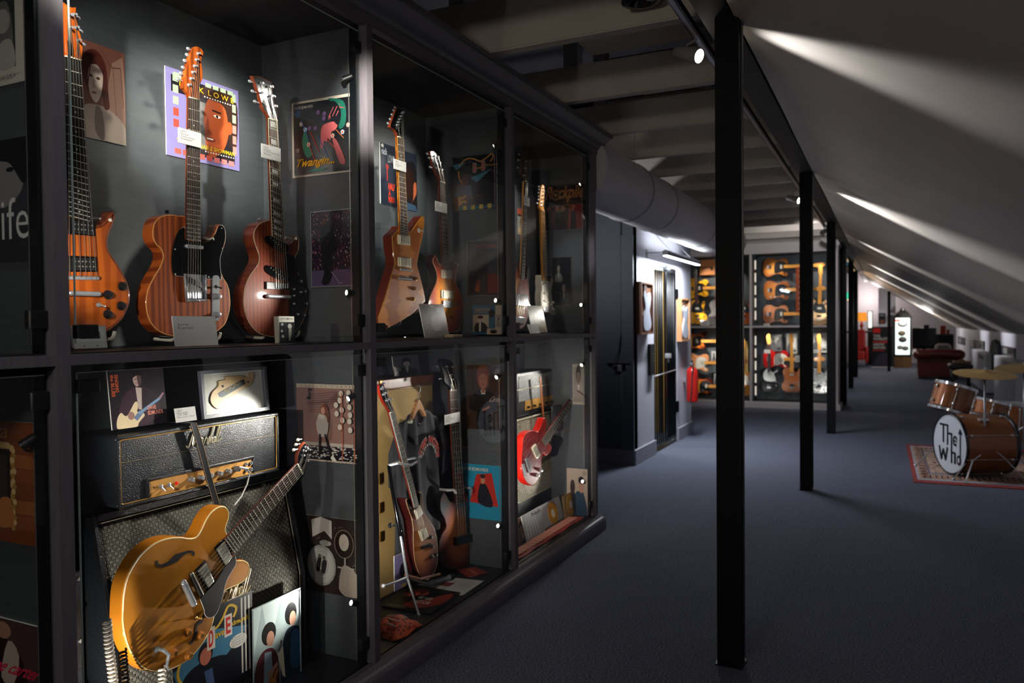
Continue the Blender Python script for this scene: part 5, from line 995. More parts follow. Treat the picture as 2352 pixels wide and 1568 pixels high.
def a(A): A.rect(0, 0, 1, 1, '#5c3a32').rect(.42, .9, .6, .97, '#a39a8c').rect(.66, .76, .86, .9, '#9aa8a4').poly([(.12, .9), (.2, .95), (.5, .7), (.75, .4), (.6, .25), (.3, .5)], '#2c211f', 4).ell(.55, .42, .2, .25, '#8c7c70').poly([(.3, 0), (.5, .2), (.9, .15), (1, 0)], '#3b3430', 3)
sleeve('brown paper single sleeve leaning between the amber and cherry guitars', 975, 1024, 698, 776, X=-1.93, art=a, tilt=12)
def a(A): A.rect(0, 0, 1, 1, '#2c6078').rect(.03, .1, .56, .68, '#b3a68c').poly([(.1, .1), (.12, .36), (.24, .42), (.36, .42), (.5, .3), (.54, .1)], '#15171c', 3).ell(.28, .52, .09, .1, '#b3a898').ell(.28, .6, .1, .06, '#14100f').rect(.24, .1, .3, .42, '#c9c2b2').text('WARMED OVER KISSES', .08, .82, .6, .9, '#b08a4c', .01).text('(LEFT OVER LOVE)', .08, .73, .5, .8, '#b08a4c', .01).rect(.78, 0, .98, 1, '#b9aa90').rect(.5, 0, .98, .2, '#b9aa90').text('EDMUNDS', .82, .26, .95, .66, '#2c4a66', .02, rot=270).ell(.72, .1, .12, .07, '#15110f').ell(.66, .72, .1, .14, '#101216')
sleeve('blue picture sleeve with a man in black suit, foot of the side wall', 1085, 1154, 702, 768, Y=SY(3) - .05, art=a, tilt=2)
t = upright('cassette', 'cream cassette lying flat at the foot of the cherry sunburst guitar', 'cassette', at(1040, 774, Z=1.362), 4, 'music cassettes on the shelf')
MB().box((-.03, -.05, 0), (.03, .05, .012), bev=.002).build('case', P('#b99a72', .3), t); MB().box((-.022, -.04, .012), (.022, .04, .0128)).build('label_panel', CARD, t)
# ---- second bay, lower
TWEED = tex('yellow_tweed_cloth', 'checker', '#8d7242', '#c2a264', (170, 170, 170), .8, bump=.3, nscale=1)
LEATH = tex('tan_leather', 'noise', '#6a3a22', '#8a5334', (1, 1, 1), .4, bump=.2, nscale=30)
t = T('instrument_case', 'tall yellow tweed guitar case with brown leather ends standing behind the t-shirt', 'case', at(868, 1345, X=-2.20), 0)
t.org.z = .1; t.o.location.z = .1
w = t.px(996, 1000)[0]; h = t.px(930, 868)[1]
MB().slab(rrect(0, 0, w, h, .02), -.12, 0, .008).build('body', TWEED, t)
MB().slab(rrect(-.003, h - .045, w + .003, h + .003, .008), -.122, .003, .003).build('leather_end', LEATH, t)
MB().tube([(.0, h - .05, .002), (w, h - .05, .002)], .003, 6).build('welt', P('#a9896a', .5), t)
for z in (.28, .42, .56): MB().box((.02, z, 0), (.055, z + .05, .006), bev=.002).build('latch', BRASS, t)
MB().box((.03, h - .05, 0), (.045, h + .004, .008), bev=.002).build('hasp', BRASS, t)
casex = h + .1
def a(A): A.rect(0, 0, 1, 1, '#55545a').figure(.5, .0, .9, '#a9a39c', '#1a1a1e', '#2b2b30').poly([(.0, 0), (.0, .5), (.3, .3)], '#b9b4ae')
sleeve('black-and-white portrait leaning on top of the tweed case', 905, 962, 818, 864, X=-2.24, art=a, name='photograph', cat='photo', tilt=8)
t = T('plastic_wallet', 'crumpled clear plastic wallet on the left end of the tweed case', 'wallet', at(880, 862, X=-2.26), 20, 10)
MB().grid(lambda u, v: (.10 * u, .075 * v, .006 * math.sin(9 * u + 5 * v)), 8, 6).build('film', glass('soft_plastic', (.75, .77, .8), 1.6), t)
# t-shirt on a wooden hanger
t = T('t_shirt', 'faded black t-shirt with a red and white arched slogan on a wooden hanger', 'shirt', at(910, 1290, X=-2.12), 0)
t.org.z = .22; t.o.location.z = .22
S_ = [t.px(x, y) for x, y in ((906, 960), (938, 925), (990, 915), (1045, 960), (1050, 1050))]
def shirt(u, v):
    xl, xr = t.px(903, 1100)[0], t.px(1022, 1100)[0]; top = t.px(960, 940)[1]; yy = top * v
    sh = max(0, v - .80) / .2; l = xl + .012 * (1 - v) + sh * .055; r_ = xr + .01 * (1 - v) - sh * .055; nk = 0
    if v > .9 and .34 < u < .66: nk = (v - .9) / .1 * .075 * math.cos((u - .5) / .32 * math.pi)
    if v > .8: yy -= max(0, abs(u - .5) * 2 - .25) * .085 * (v - .8) / .2
    return Vector((l + (r_ - l) * u, yy - nk, .020 * math.sin(u * 17 + 1.5 * v) * (1 - v) ** .7 + .006 * math.sin(u * 31 + v * 3) + .012 * math.cos((u - .5) * 3) - .01))
SH = tex('black_jersey', 'noise', '#26262a', '#303035', (1, 1, 1), .85, bump=.3, nscale=300)
sh = MB().grid(shirt, 50, 40).build('shirt_body', SH, t)
md = sh.modifiers.new('s', 'SOLIDIFY'); md.thickness = .003
nkp = [shirt(.34 + .32 * k / 12, 1) + Vector((0, 0, .002)) for k in range(13)]
MB().tube(nkp, .005, 6).build('collar', P('#2e2e33', .8), t)
for u0, sg in ((0, -1), (1, 1)):
    b0 = shirt(u0, .93); b1 = shirt(u0, .70)
    MB().grid(lambda u, v: lerp3(b0, b1, v, sg, u), 6, 10).build('sleeve', SH, t) if 0 else MB().slab([(b0.x, b0.y), (b0.x + sg * .055, b0.y - .09), (b0.x + sg * .060, b0.y - .25), (b0.x + sg * .015, b0.y - .27), (b1.x, b1.y - .02)], -.012, .004, .004).build('sleeve', SH, t)
mb = MB(); wi = []
def arc_text(s, rad, a0, a1, size, m, z, cx, cy, bold=.03):
    A = Art(0, 0, 1, 1, z)
    for i, ch in enumerate(s):
        if ch == ' ': continue
        V, Fc = _textmesh(ch, bold); an = R(a0 + (a1 - a0) * i / (len(s) - 1)); k = A.mi(m); vs = []
        wd = size * (.35 if ch in 'I·-' else .8)
        for x, y in V:
            lx, ly = (x - .5) * wd, y * size; xx = cx + (rad + ly) * math.cos(an) + lx * math.sin(an); yy_ = cy + (rad + ly) * math.sin(an) - lx * math.cos(an)
            vs.append(A.mb.bm.verts.new((xx, yy_, z + .035)))
        for f in Fc: A.mb.face([vs[q] for q in f], k)
    return A
cx_, cy_ = t.px(972, 1035)[0], t.px(972, 1045)[1]
arc_text('STIFF RECORDS', .066, 170, -5, .034, '#d9d2c8', .0, cx_, cy_, .06).build(t, 'slogan_outline')
arc_text('STIFF RECORDS', .068, 170, -5, .030, '#a8281f', .0012, cx_, cy_, .02).build(t, 'slogan')
arc_text('we came if we could not', .052, 165, 5, .011, '#cfc8bd', .001, cx_, cy_, .0).build(t, 'small_slogan')
c = t.px(934, 967); MB().cyl((*c, .0), .010, .012, .03, n=18).build('badge', P('#d0d2ba', .3), t)
hk = t.px(958, 930); ht = T('coat_hanger', 'pale wooden coat hanger with steel hook on the tweed case, holding the t-shirt', 'hanger', t.org + t.u * hk[1] + t.r * hk[0] + t.n * .006, 0)
MB().slab(catmull([(-.065, -.055), (-.035, -.01), (0, .028), (.035, -.01), (.065, -.055), (.05, -.062), (.03, -.04), (0, -.022), (-.03, -.04), (-.05, -.062)], 3), -.008, .008, .003).build('shoulders', OAK, ht)
MB().tube([(0, .02, 0), (0, .05, 0), (.004, .058, 0), (.022, .068, 0), (.026, .085, 0), (.01, .1, 0), (-.012, .092, 0)], .0017, 6).build('hook', STEEL, ht)
# tripod stand
t = T('guitar_stand', 'folding chrome and black tripod stand carrying the brown sunburst guitar', 'stand', at(952, 1420, X=-1.93), 0)
B = lambda x, y, w=0: (*t.px(x, y, w), w)
MB().tube([B(893, 1068, -.14), B(902, 1130, -.13), B(920, 1230, -.11)], .009, 10).build('upper_tube', BLACKG, t)
MB().tube([B(920, 1230, -.11), B(935, 1325, -.08)], .007, 10).build('lower_tube', CHROME, t)
MB().tube([B(935, 1325, -.08), B(962, 1412, 0)], .006, 10).ball(B(962, 1412, 0), .010).build('leg', CHROME, t)
MB().tube([B(935, 1325, -.08), B(905, 1337, -.06), B(880, 1345, -.05)], .006, 10).ball(B(880, 1345, -.05), .010).build('leg', CHROME, t)
MB().tube([B(935, 1325, -.08), B(985, 1343, -.14), B(1025, 1341, -.14)], .006, 10).ball(B(1026, 1341, -.14), .010).build('leg', STEEL, t)
MB().tube([B(905, 1206, -.115), B(897, 1206, -.10)], .006, 8).ball(B(896, 1206, -.10), .013, (1, 1, .6)).build('wing_knob', BLACK, t)
MB().tube([B(893, 1068, -.14), B(915, 1063, -.10), B(925, 1066, -.055), B(945, 1068, -.050), B(957, 1060, -.065)], .006, 8).build('neck_yoke', CHROME, t)
MB().tube([B(893, 1068, -.14), B(930, 1055, -.155), B(955, 1051, -.15), B(970, 1046, -.12)], .006, 8).build('neck_yoke', CHROME, t)
MB().tube([B(930, 1320, -.09), B(965, 1330, -.06), B(1010, 1318, -.06)], .007, 8).build('cradle_arm', P('#6a3c2c', .4), t)
t = T('bass_stand', 'pair of padded silver hooks at the neck joint of the dark bass', 'stand', at(1055, 1130, X=-2.06), 0)
for x, sg in ((1034, 1), (1076, -1)): c = t.px(x, 1128); MB().tube([(c[0] - sg * .03, c[1] + .012, -.1), (c[0] - sg * .03, c[1] + .012, -.0), (c[0], c[1] + .01, .02), (c[0] + sg * .018, c[1] - .01, .024)], .007, 8).build('padded_hook', P('#a5a39c', .4), t)
c = t.px(1055, 1120, -.14); MB().tube([(c[0] - .05, c[1] + .0, -.12), (c[0] + .05, c[1], -.12)], .005, 8).tube([(c[0], c[1], -.12), (c[0], .11 - t.org.z, -.16)], .008, 8).build('back_post', BLACK, t)
card('white card hung on the neck of the dark sunburst bass', 1021, 1056, 953, 976, -2.045, ['1968', 'Fender', 'Precision', 'Bass'])
def a(A):
    A.rect(0, 0, 1, 1, '#33231d').figure(.42, .3, .75, '#8e5440', '#6a3420', '#0f0d0f').poly([(.28, 0), (.3, .5), (.52, .5), (.6, 0)], '#0d0b0d', 3).line([(.4, .3), (.58, .36)], .035, '#8e5440').text('Carlene', .6, .44, .95, .52, '#a88a78', 0, shear=.3).ell(.82, .86, .12, .1, '#6f6b68')
sleeve('brown sleeve with a red-haired woman in black, side wall of the second bay', 1074, 1164, 838, 984, Y=SY(3), art=a)
def a(A): A.rect(0, 0, 1, 1, '#1f86a4').poly([(.2, .3), (.36, .82), (.7, .86), (.84, .25)], '#b8281c').text('DAVE EDMUNDS', .05, .88, .62, .94, '#c9c2a8', .02).poly([(.4, .3), (.42, .6), (.5, .66), (.6, .6), (.72, .25)], '#14141a', 4).ell(.5, .72, .05, .07, '#b97a5c').ell(.5, .79, .06, .04, '#3a201a').rect(.04, .4, .08, .8, '#18506a')
sleeve('turquoise sleeve with a red panel and a man in black, right of the dark bass', 1060, 1162, 1063, 1186, Y=SY(3), art=a, rough=.4)
def a(A): A.rect(0, 0, 1, 1, '#7d78a0').ell(.7, .5, .3, .2, '#22202c').rect(.6, .0, .9, .1, '#c9a23c')
sleeve('pale violet sleeve standing behind the tripod stand', 905, 932, 1277, 1358, X=-2.10, art=a)
def flat(name, label, cat, quad_px, z, th, m, art=None, group=None, sm=0):
    o = at(*quad_px[0], Z=z); t = T(name, label, cat, o, 0, 90, group=group); q = t.pts(quad_px); MB().slab(q, 0, th, .0008, steps=1).build('cover', m, t)
    if art: A = Art(0, 0, 1, 1, th + .0002); A.quad = [x[:2] for x in q]; art(A); A.build(t)
    return t
BZ = .1015
GM = 'magazines and booklets on the cabinet floor'
def a(A): A.rect(.03, .03, .97, .97, '#a7a39b').text('Musicians', .1, .7, .5, .8, '#4a4640', 0).rect(.3, .3, .55, .6, '#6a2c20'); [A.rect(.6, .3 + i * .05, .92, .31 + i * .05, '#6d6962') for i in range(9)]
flat('booklet', 'open white booklet lying on the floor of the second bay', 'booklet', [(955, 1345), (1062, 1368), (1112, 1335), (1015, 1325)], BZ, .004, P('#a9a59c', .6), a, GM)
def a(A): A.rect(0, 0, 1, 1, '#15110f').poly([(.3, .2), (.6, .5), (.9, .9), (.95, .4), (.6, .1)], '#7a2c1c', 3).poly([(.05, .6), (.3, .9), (.5, .7), (.2, .5)], '#8e3422', 3).text('SPECTOR', .35, .3, .75, .42, '#b9b2a4', .01).text('TURNING FROM TH', .02, .06, .4, .12, '#9a948a', 0).text('FOLK ROCK', .4, .48, .7, .58, '#b9b2a4', .01)
flat('magazine', 'dark red and black magazine on the floor, nearest the glass of the second bay', 'magazine', [(878, 1395), (990, 1412), (1058, 1364), (950, 1345)], BZ, .008, P('#16120f', .35), a, GM)
def a(A): A.rect(.04, .05, .96, .95, '#7c2a1c').rect(.1, .45, .9, .55, '#a9653c')
flat('booklet', 'small dark red booklet lying right of the glossy brown sunburst guitar', 'booklet', [(1050, 1310), (1075, 1327), (1122, 1318), (1093, 1303)], BZ, .006, P('#5a1a12', .4), a, GM)
t = upright('microphone', 'silver and black microphone lying on the white booklet', 'microphone', at(1015, 1331, Z=.118), 70)
MB().lathe([(.004, -.09), (.009, -.088), (.010, .02), (.014, .05)], (0, 0, 0), 'x', 14).build('handle', STEEL, t); MB().ball((.065, 0, 0), .017, (1.1, 1, 1)).build('mesh_head', P('#2a2c30', .4, .8), t)
t = upright('fabric_pouch', 'orange printed cloth pouch lying at the left front corner of the second bay', 'pouch', at(905, 1445, Z=.105))
MB().grid(lambda u, v: (.17 * (u - .5), .20 * (v - .5), .055 * (math.sin(math.pi * u) * math.sin(math.pi * v)) ** .6 + .004 * math.sin(14 * u + 9 * v)), 16, 16).build('cloth', tex('paisley_print', 'voronoi', '#7c160c', '#d8541c', (1, 1, 1), .7, nscale=55, ramp=(.25, .45)), t)
mb = MB()
for i, s in enumerate((-.05, -.02, .01, .04)): mb.tube([(-.045 + .03 * j + .004 * math.sin(3 * i + j), s + .008 * math.sin(2 * j + i), .054 - .9 * (abs(-.045 + .03 * j) ** 2 + s * s) * 4) for j in range(4)], .004, 5)
mb.build('scrolls', P('#d8b8a8', .6), t)
# ---- third bay, upper
card('white card on the neck of the sunburst bass in the third bay', 1204, 1216, 451, 471, -2.06, ['1966', 'Fender'])
def a(A): A.rect(0, 0, 1, 1, '#8f8c82').rect(0, .78, 1, 1, '#a8482c').rect(0, .7, 1, .78, '#2c2a2c').figure(.3, .05, .6, '#b9a28c', '#1a1614', '#c9a878').figure(.75, .05, .6, '#b9826a', '#1a1614', '#8e4a3c')
sleeve('small sleeve with an orange band and two figures, behind the sunburst bass', 1188, 1219, 478, 538, X=XW, art=a)
def a(A):
    A.rect(0, 0, 1, 1, '#241c20').poly([(.55, 0), (.6, .55), (.98, .55), (.98, 0)], '#7a2c2c').rect(0, .02, .24, .42, '#4a1c20').rect(.28, .1, .5, .45, '#5a5a3c').text('Rockpile', .02, .60, .98, .98, '#9c6a3c', .02, shear=.12).ell(.26, .78, .11, .12, '#7c5a3c').ell(.26, .78, .08, .09, '#3a2a22').ell(.26, .78, .03, .03, '#9c6a3c').text('SECONDS OF PLEASURE', .1, .52, .6, .56, '#8a8078', 0)
    for x in (.08, .3, .44, .7): A.ell(x, .48, .05, .06, '#96604a').poly([(x - .07, .0), (x - .06, .4), (x + .06, .4), (x + .07, 0)], '#14161a')
sleeve('dark red group sleeve with ragged orange lettering, high in the third bay', 1254, 1345, 428, 530, Y=SY(4), art=a)
def a(A): A.rect(0, 0, 1, 1, '#14171c').figure(.35, .5, .42, '#8e8478', '#2a2420', '#6a665e').figure(.6, .05, .5, '#94847a', '#241e1c', '#26333c').line([(.1, .3), (.9, .2)], .02, '#6c5a4c')
t = sleeve('framed photograph of two players, low on the side wall of the third bay', 1268, 1314, 591, 702, Y=SY(4), art=a, name='photograph', cat='photo')
w = t.px(1314, 640)[0]; h = t.px(1268, 591)[1]; frame(t, w, h, .005, P('#5c5450', .3, .4), .01)
def a(A): A.rect(0, 0, 1, 1, '#b9a88c').ell(.5, .5, .3, .32, '#9c8a70').ell(.5, .5, .18, .2, '#c4b498').poly([(.1, 0), (.3, .2), (.7, .2), (.9, 0)], '#8d7a60', 3)
sleeve('cream singles sleeve leaning under the white guitar', 1222, 1250, 702, 764, X=-1.95, art=a, tilt=12)
card('small white card with dark lettering before the cream singles sleeve', 1217, 1237, 745, 766, -1.90, ['174'], 20)
# ---- third bay, lower
t = T('amplifier_head', 'small black amplifier head with gold panel high in the third bay', 'amplifier', at(1188, 958, X=-2.12), 0)
w = t.px(1303, 900)[0]; h = t.px(1188, 858)[1]
MB().slab(rrect(0, 0, w, h, .012), -.18, -.002, .004).build('cabinet', TOLEX, t)
MB().box((.03, h * .34, -.002), (w - .012, h - .02, .002)).build('grey_front', tex('grey_textured_vinyl', 'noise', '#3a3c3e', '#8a8b88', (1, 1, 1), .6, bump=.6, nscale=160, ramp=(.35, .6)), t)
MB().tube([(.0, h * .62, .003), (w, h * .62, .003)], .003, 6).build('piping', P('#c9c2a8', .4), t)
MB().box((.12, .03, -.001), (w * .78, h * .34, .004)).build('control_panel', P('#c08f46', .35, .3), t)
for i in range(6): MB().lathe([(.009, .004), (.008, .02)], (.15 + i * (w * .78 - .18) / 5, h * .18, 0), n=14).build('knob', BLACKG, t)
t2 = T('speaker_cabinet', 'small speaker cabinet with woven grille behind the red bass', 'amplifier', at(1188, 1145, X=-2.12), 0)
w2 = t2.px(1233, 1100)[0] * 1.05; t2.org.z = .1; t2.o.location.z = .1; h2 = t.org.z - .1 - .002
MB().slab(rrect(0, 0, w, h2, .012), -.2, -.012, .004).build('cabinet', TOLEX, t2)
mb = MB(); c0 = .014; ylo = t2.px(1210, 1146)[1]
for i in range(int(w / c0) - 1):
    for j in range(int((h2 - ylo) / c0) - 1): mb.box((.01 + i * c0, ylo + j * c0, -.012), (.01 + i * c0 + c0 * .75, ylo + j * c0 + c0 * .75, -.008 + .002 * ((i + j) % 2)))
g = mb.build('woven_grille', P('#8d8672', .8), t2); g['kind'] = 'stuff'
MB().tube([(.005, ylo, -.006), (w - .005, ylo, -.006)], .003, 6).tube([(.0, h2 - .02, -.004), (w, h2 - .02, -.004)], .006, 6).build('piping', P('#b3ac96', .4), t2)
t = T('guitar_strap', 'tan leather strap from the small amplifier to the red bass', 'strap', at(1245, 955, X=-2.07), 0)
a0, b0 = t.px(1241, 865), t.px(1249, 962); MB().slab([(a0[0] - .011, a0[1]), (a0[0] + .011, a0[1]), (b0[0] + .013, b0[1]), (b0[0] - .013, b0[1])], -.004, 0).build('leather', P('#8a4f2a', .4), t)
def a(A): A.rect(0, 0, 1, 1, '#9a9184').rect(.06, .06, .94, .94, '#7f766c').figure(.4, .2, .8, '#6a5a50', '#2c2624', '#8a8078').line([(.3, .35), (.9, .2)], .05, '#54402f')
sleeve('pale photograph beside the top lamp in the lower third bay', 1316, 1350, 836, 928, Y=SY(4), art=a, name='photograph', cat='photo')
t = T('plastic_wallet', 'clear plastic wallet hanging before the neck of the red bass', 'wallet', at(1268, 998, X=-2.03), 0)
w = t.px(1293, 960)[0]; h = t.px(1268, 930)[1]; MB().grid(lambda u, v: (w * u, h * v, .008 * math.sin(7 * u + 3 * v)), 8, 8).build('film', glass('soft_plastic'), t); MB().grid(lambda u, v: (w * (.05 + .9 * u), h * (.05 + .9 * v), .002 * math.sin(9 * v) - .010), 6, 6).build('insert', P('#8d8c8a', .3), t)
def a(A): A.rect(0, 0, 1, 1, '#b3a08e').poly([(.35, 0), (.4, .45), (.6, .52), (.8, .5), (.98, 0)], '#2c4558', 4).ell(.70, .64, .13, .16, '#b98a74').ell(.7, .76, .14, .08, '#1c1614').poly([(.1, 0), (.12, .4), (.25, .5), (.4, .45), (.42, 0)], '#1a1c20', 4).ell(.28, .6, .12, .16, '#3a2a26').text('ALBUM', .76, .86, .94, .96, '#5a4a40', 0)
sleeve('sleeve with a short-haired man in a blue jacket, lower right in the third bay', 1303, 1350, 1074, 1180, Y=SY(4) - .01, art=a)
def spiral_sleeve(label, L, R_, top, bot, X, c, tilt, disc):
    t, A = sheet('record_sleeve', label, 'record', L, R_, top, bot, X=X, thick=.003, tilt=tilt, paper=P(c, .35), group=GC); w = t.px(R_, (top + bot) / 2)[0]; h = t.px(L, top)[1]
    MB().cyl((w * .6, h * .5, 0), h * .44, .0032, .0048, n=32).build('disc', P(disc, .2, 0, .5), t); MB().cyl((w * .6, h * .5, 0), h * .17, .0048, .0054, n=24).build('disc_label', CREAM, t)
spiral_sleeve('silver folded sleeve with a yellow disc, at the centre of the lower third bay', 1243, 1296, 1160, 1228, -1.99, '#a8a4a2', 14, '#c98a14')
spiral_sleeve('round yellow disc in a clear sleeve near the right of the third bay floor', 1298, 1322, 1136, 1195, -1.96, '#b08a4c', 8, '#d09a1c')
def a(A): A.rect(0, 0, 1, 1, '#9c9d9b'); [A.line([(.2 + .1 * k, .98), (.1 + .16 * k, .02)], .03, '#c4c6c4') for k in range(5)]; A.text('Nash', .5, .8, .98, .95, '#1a1a1c', .02)
sleeve('crumpled silver plastic sleeve on the piano-key scarf', 1210, 1250, 1178, 1248, X=-1.97, art=a, tilt=14)
def a(A): A.rect(0, 0, 1, 1, '#6a4a40').figure(.5, .1, .8, '#8a6a58', '#2c201c', '#4a3a38')
sleeve('brown photograph leaning at the left of the lower third bay floor', 1190, 1216, 1190, 1262, X=-1.98, art=a, tilt=14, name='photograph', cat='photo')
# piano-key scarf on the floor
sc = T('scarf', 'orange-red piano-key scarf running along the floor of the third bay', 'scarf', (-1.86, 3.80, .1015), 0, 90)
Ls = 1.12
MB().grid(lambda u, v: (Ls * u, .10 * v, .005 + .004 * math.sin(26 * u + 3 * v)), 60, 4).build('cloth', P('#8e2c1c', .7), sc)
for i in range(38): MB().box((.02 + i * Ls * .95 / 38, .028, .0075), (.02 + (i + .86) * Ls * .95 / 38, .092, .0105)).build('printed_key', P(('#c98a72', '#b9785e')[i % 2], .7), sc)
Art.step = 2e-4
# ------------------------------------------------------------------ hall: duct, gate wall, lamps
DUCT = tex('pale_duct_fabric', 'wave', '#cfccce', '#dedbdc', (1, 1, 1), .6, bump=.12, nscale=9, detail=1)
_M['pale_duct_fabric'].node_tree.nodes['Wave Texture'].bands_direction = 'Y'
t = upright('air_duct', 'fat pale ventilation duct running back from the end of the long cabinet', 'duct', (-1.96, 5.07, 2.51))
MB().lathe([(.236, 0), (.24, .02), (.24, 5.7), (.236, 5.75)], (0, 0, 0), 'y', 48).build('pipe', DUCT, t)
for y in (1.15, 1.95, 3.7): MB().lathe([(.241, y - .02), (.247, y - .012), (.247, y + .012), (.241, y + .02)], (0, 0, 0), 'y', 48, cap=False).build('joint_ring', P('#9a989b', .5), t)
for y in (.6, 2.9, 5.0): MB().tube([(-.245, y, .1), (-.245, y, .35)], .003, 4).tube([(.245, y, .1), (.245, y, .35)], .003, 4).build('hanger_wire', STEEL, t)
# gate
g = upright('door_1', None, None, (-2.30, 8.245, 0)); g['kind'] = 'structure'
GB = P('#0e1013', .35, .7); Wd = 1.005
mb = MB()
for y0, y1 in ((.0, .035), (.50, .54), (.545, .575), (Wd - .03, Wd)): mb.box((-.012, y0, .06), (.005, y1, 2.04))
mb.box((-.03, 0, 2.01), (.005, Wd, 2.05)).box((-.03, 0, .05), (.005, Wd, .085)); mb.build('frame', GB, g)
for i in range(5): MB().tube([(-.004, .085 + i * .083, .06), (-.012, .085 + i * .083, 2.03)], .0095, 8).build('bar', GB, g)
for i in range(5): MB().tube([(-.004, .64 + i * .07, .06), (-.012, .64 + i * .07, 2.03)], .0095, 8).build('bar', GB, g)
MB().tube([(.008, .02, .84), (.008, Wd - .02, .86)], .006, 6).build('cross_bar', STEEL, g)
for z in (1.7, .35): MB().box((-.0, Wd - .01, z), (.03, Wd + .03, z + .13)).build('hinge', GB, g)
MB().box((.0, .49, 1.02), (.05, .60, 1.07), bev=.006).tube([(.03, .52, 1.02), (.03, .52, .97), (.03, .57, .97), (.03, .57, 1.02)], .005, 6).build('padlock', CHROME, g)
MB().box((.005, .49, 2.03), (.04, .60, 2.08)).build('latch', CHROME, g)
MB().box((-.10, .0, .0), (.012, Wd, .012)).build('threshold', GB, g)
structure('wall_store', MB().box((-3.2, 9.88, 0), (-2.41, 10.0, 3.2)), P('#8f7536', .6))
structure('trim_3', MB().box((-2.59, 9.86, 0), (-2.411, 9.879, 3.2)), P('#b9b8bb', .6))
for i in range(6): structure('trim_4', MB().box((-3.12 + .09 * i, 9.86, 0), (-3.09 + .09 * i, 9.879, 3.2)), P('#30281c', .6))
lt = area((-2.8, 8.6, 2.6), (-2.75, 9.8, 1.0), 60, .3, .3, (1, .95, .85))
# reliefs: framed wood boards with a carved pale guitar body
def relief(label, L, R_, top, bot, wood):
    t = T('wall_relief', label, 'artwork', at(L, bot, X=-2.225), 0); w = t.px(R_, (top + bot) / 2)[0]; h = t.px(L, top)[1]
    mb = MB().box((0, 0, -.062), (w, h, -.02)); b = .02
    for a_, c_ in (((0, 0), (w, b)), ((0, h - b), (w, h)), ((0, b), (b, h - b)), ((w - b, b), (w, h - b))): mb.box((*a_, -.02), (*c_, 0))
    mb.build('wood_board', wood, t)
    sh = [(.50, .06), (.28, .09), (.2, .22), (.24, .36), (.36, .50), (.30, .64), (.24, .74), (.34, .84), (.44, .76), (.54, .70), (.64, .78), (.78, .80), (.84, .70), (.78, .56), (.70, .46), (.78, .34), (.86, .2), (.74, .09)]
    MB().slab(catmull([(w * x, h * y) for x, y in sh], 4), -.02, -.004, .004).build('carved_body', P('#a9adb8', .6), t)
    MB().slab(catmull([(w * .3, h * .72), (w * .32, h * .95), (w * .48, h * .93), (w * .5, h * .76), (w * .56, h * .72), (w * .44, h * .66)], 3), -.018, -.008, .001).build('carved_hollow', P('#4c2a18', .6), t)
WD1, WD2 = tex('walnut_board', 'noise', '#6a452f', '#7d5338', (20, 2, 2), .5, nscale=2), tex('ash_board', 'noise', '#a5744c', '#b5845a', (20, 2, 2), .5, nscale=2)
relief('walnut framed carving of a guitar body, left of the barred gate', 1474, 1501, 646, 768, WD1)
relief('pale wood framed carving of a guitar body, right of the barred gate', 1566, 1585, 684, 784, WD2)
# lamp over the gate
t = upright('wall_lamp', 'long white linear lamp on two arms lighting the gate wall', 'lamp', (-2.06, 7.86, 2.13))
MB().slab([(-.03, -.012), (.03, -.012), (.03, .03), (0, .045), (-.03, .03)], 0, 1.54).build('housing', P('#55555c', .4), t)
for o in t.children: o.rotation_euler = (R(90), 0, R(180)); o.location = (0, 0, .0)
MB().box((-.024, .01, -.020), (.024, 1.53, -.013)).build('diffuser', P('#eaf4ff', .3, emit=9), t)
for y in (.35, 1.2): MB().tube([(0, y, .03), (-.12, y, .16), (-.23, y - .05, .30)], .005, 6).build('arm', STEEL, t)
MB().tube([(0, .12, .03), (-.23, .12, .03)], .004, 6).box((-.235, .09, -.02), (-.225, .15, .07)).build('wall_bracket', GB, t)
lamp = area((-2.06, 8.63, 2.108), (-2.06, 8.63, 0), 78, .04, 1.5, (.86, .93, 1.0))
area((-2.06, 8.63, 2.19), (-2.06, 8.63, 4), 10, .03, 1.4, (.86, .93, 1.0))
# fire extinguisher
t = upright('fire_extinguisher', 'red fire extinguisher hung at the corner of the gate wall', 'extinguisher', (-2.185, 9.60, .44))
RED = P('#a81a14', .3, 0, .5)
MB().lathe([(.05, .0), (.068, .012), (.070, .05), (.070, .36), (.062, .40), (.04, .425), (.022, .432), (.020, .45)], n=32).build('cylinder', RED, t)
MB().lathe([(.018, .445), (.018, .47), (.012, .475)], n=14).box((-.012, -.05, .47), (.012, .03, .49), bev=.003).build('valve', CHROME, t)
MB().tube([(0, .0, .485), (0, -.04, .50), (.01, -.07, .53)], .007, 6).build('lever', BLACK, t)
MB().tube([(.02, -.02, .47), (.03, -.075, .44), (.02, -.082, .36), (.01, -.08, .15), (.0, -.085, .03), (-.01, -.085, -.01)], .008, 8).build('hose', RUBBER, t)
MB().lathe([(.0712, .20), (.0712, .33)], n=32, cap=False).build('label_band', P('#a83a34', .4), t) if 0 else None
A = Art(-.03, .20, .06, .13, .0715, .4)
lb = MB().box((.045, -.03, .22), (.0555, .03, .30)); lb.build('label_panel', P('#b5a8a8', .4), t)
MB().box((-.105, -.03, .25), (-.068, .03, .30)).build('wall_bracket', STEEL, t)
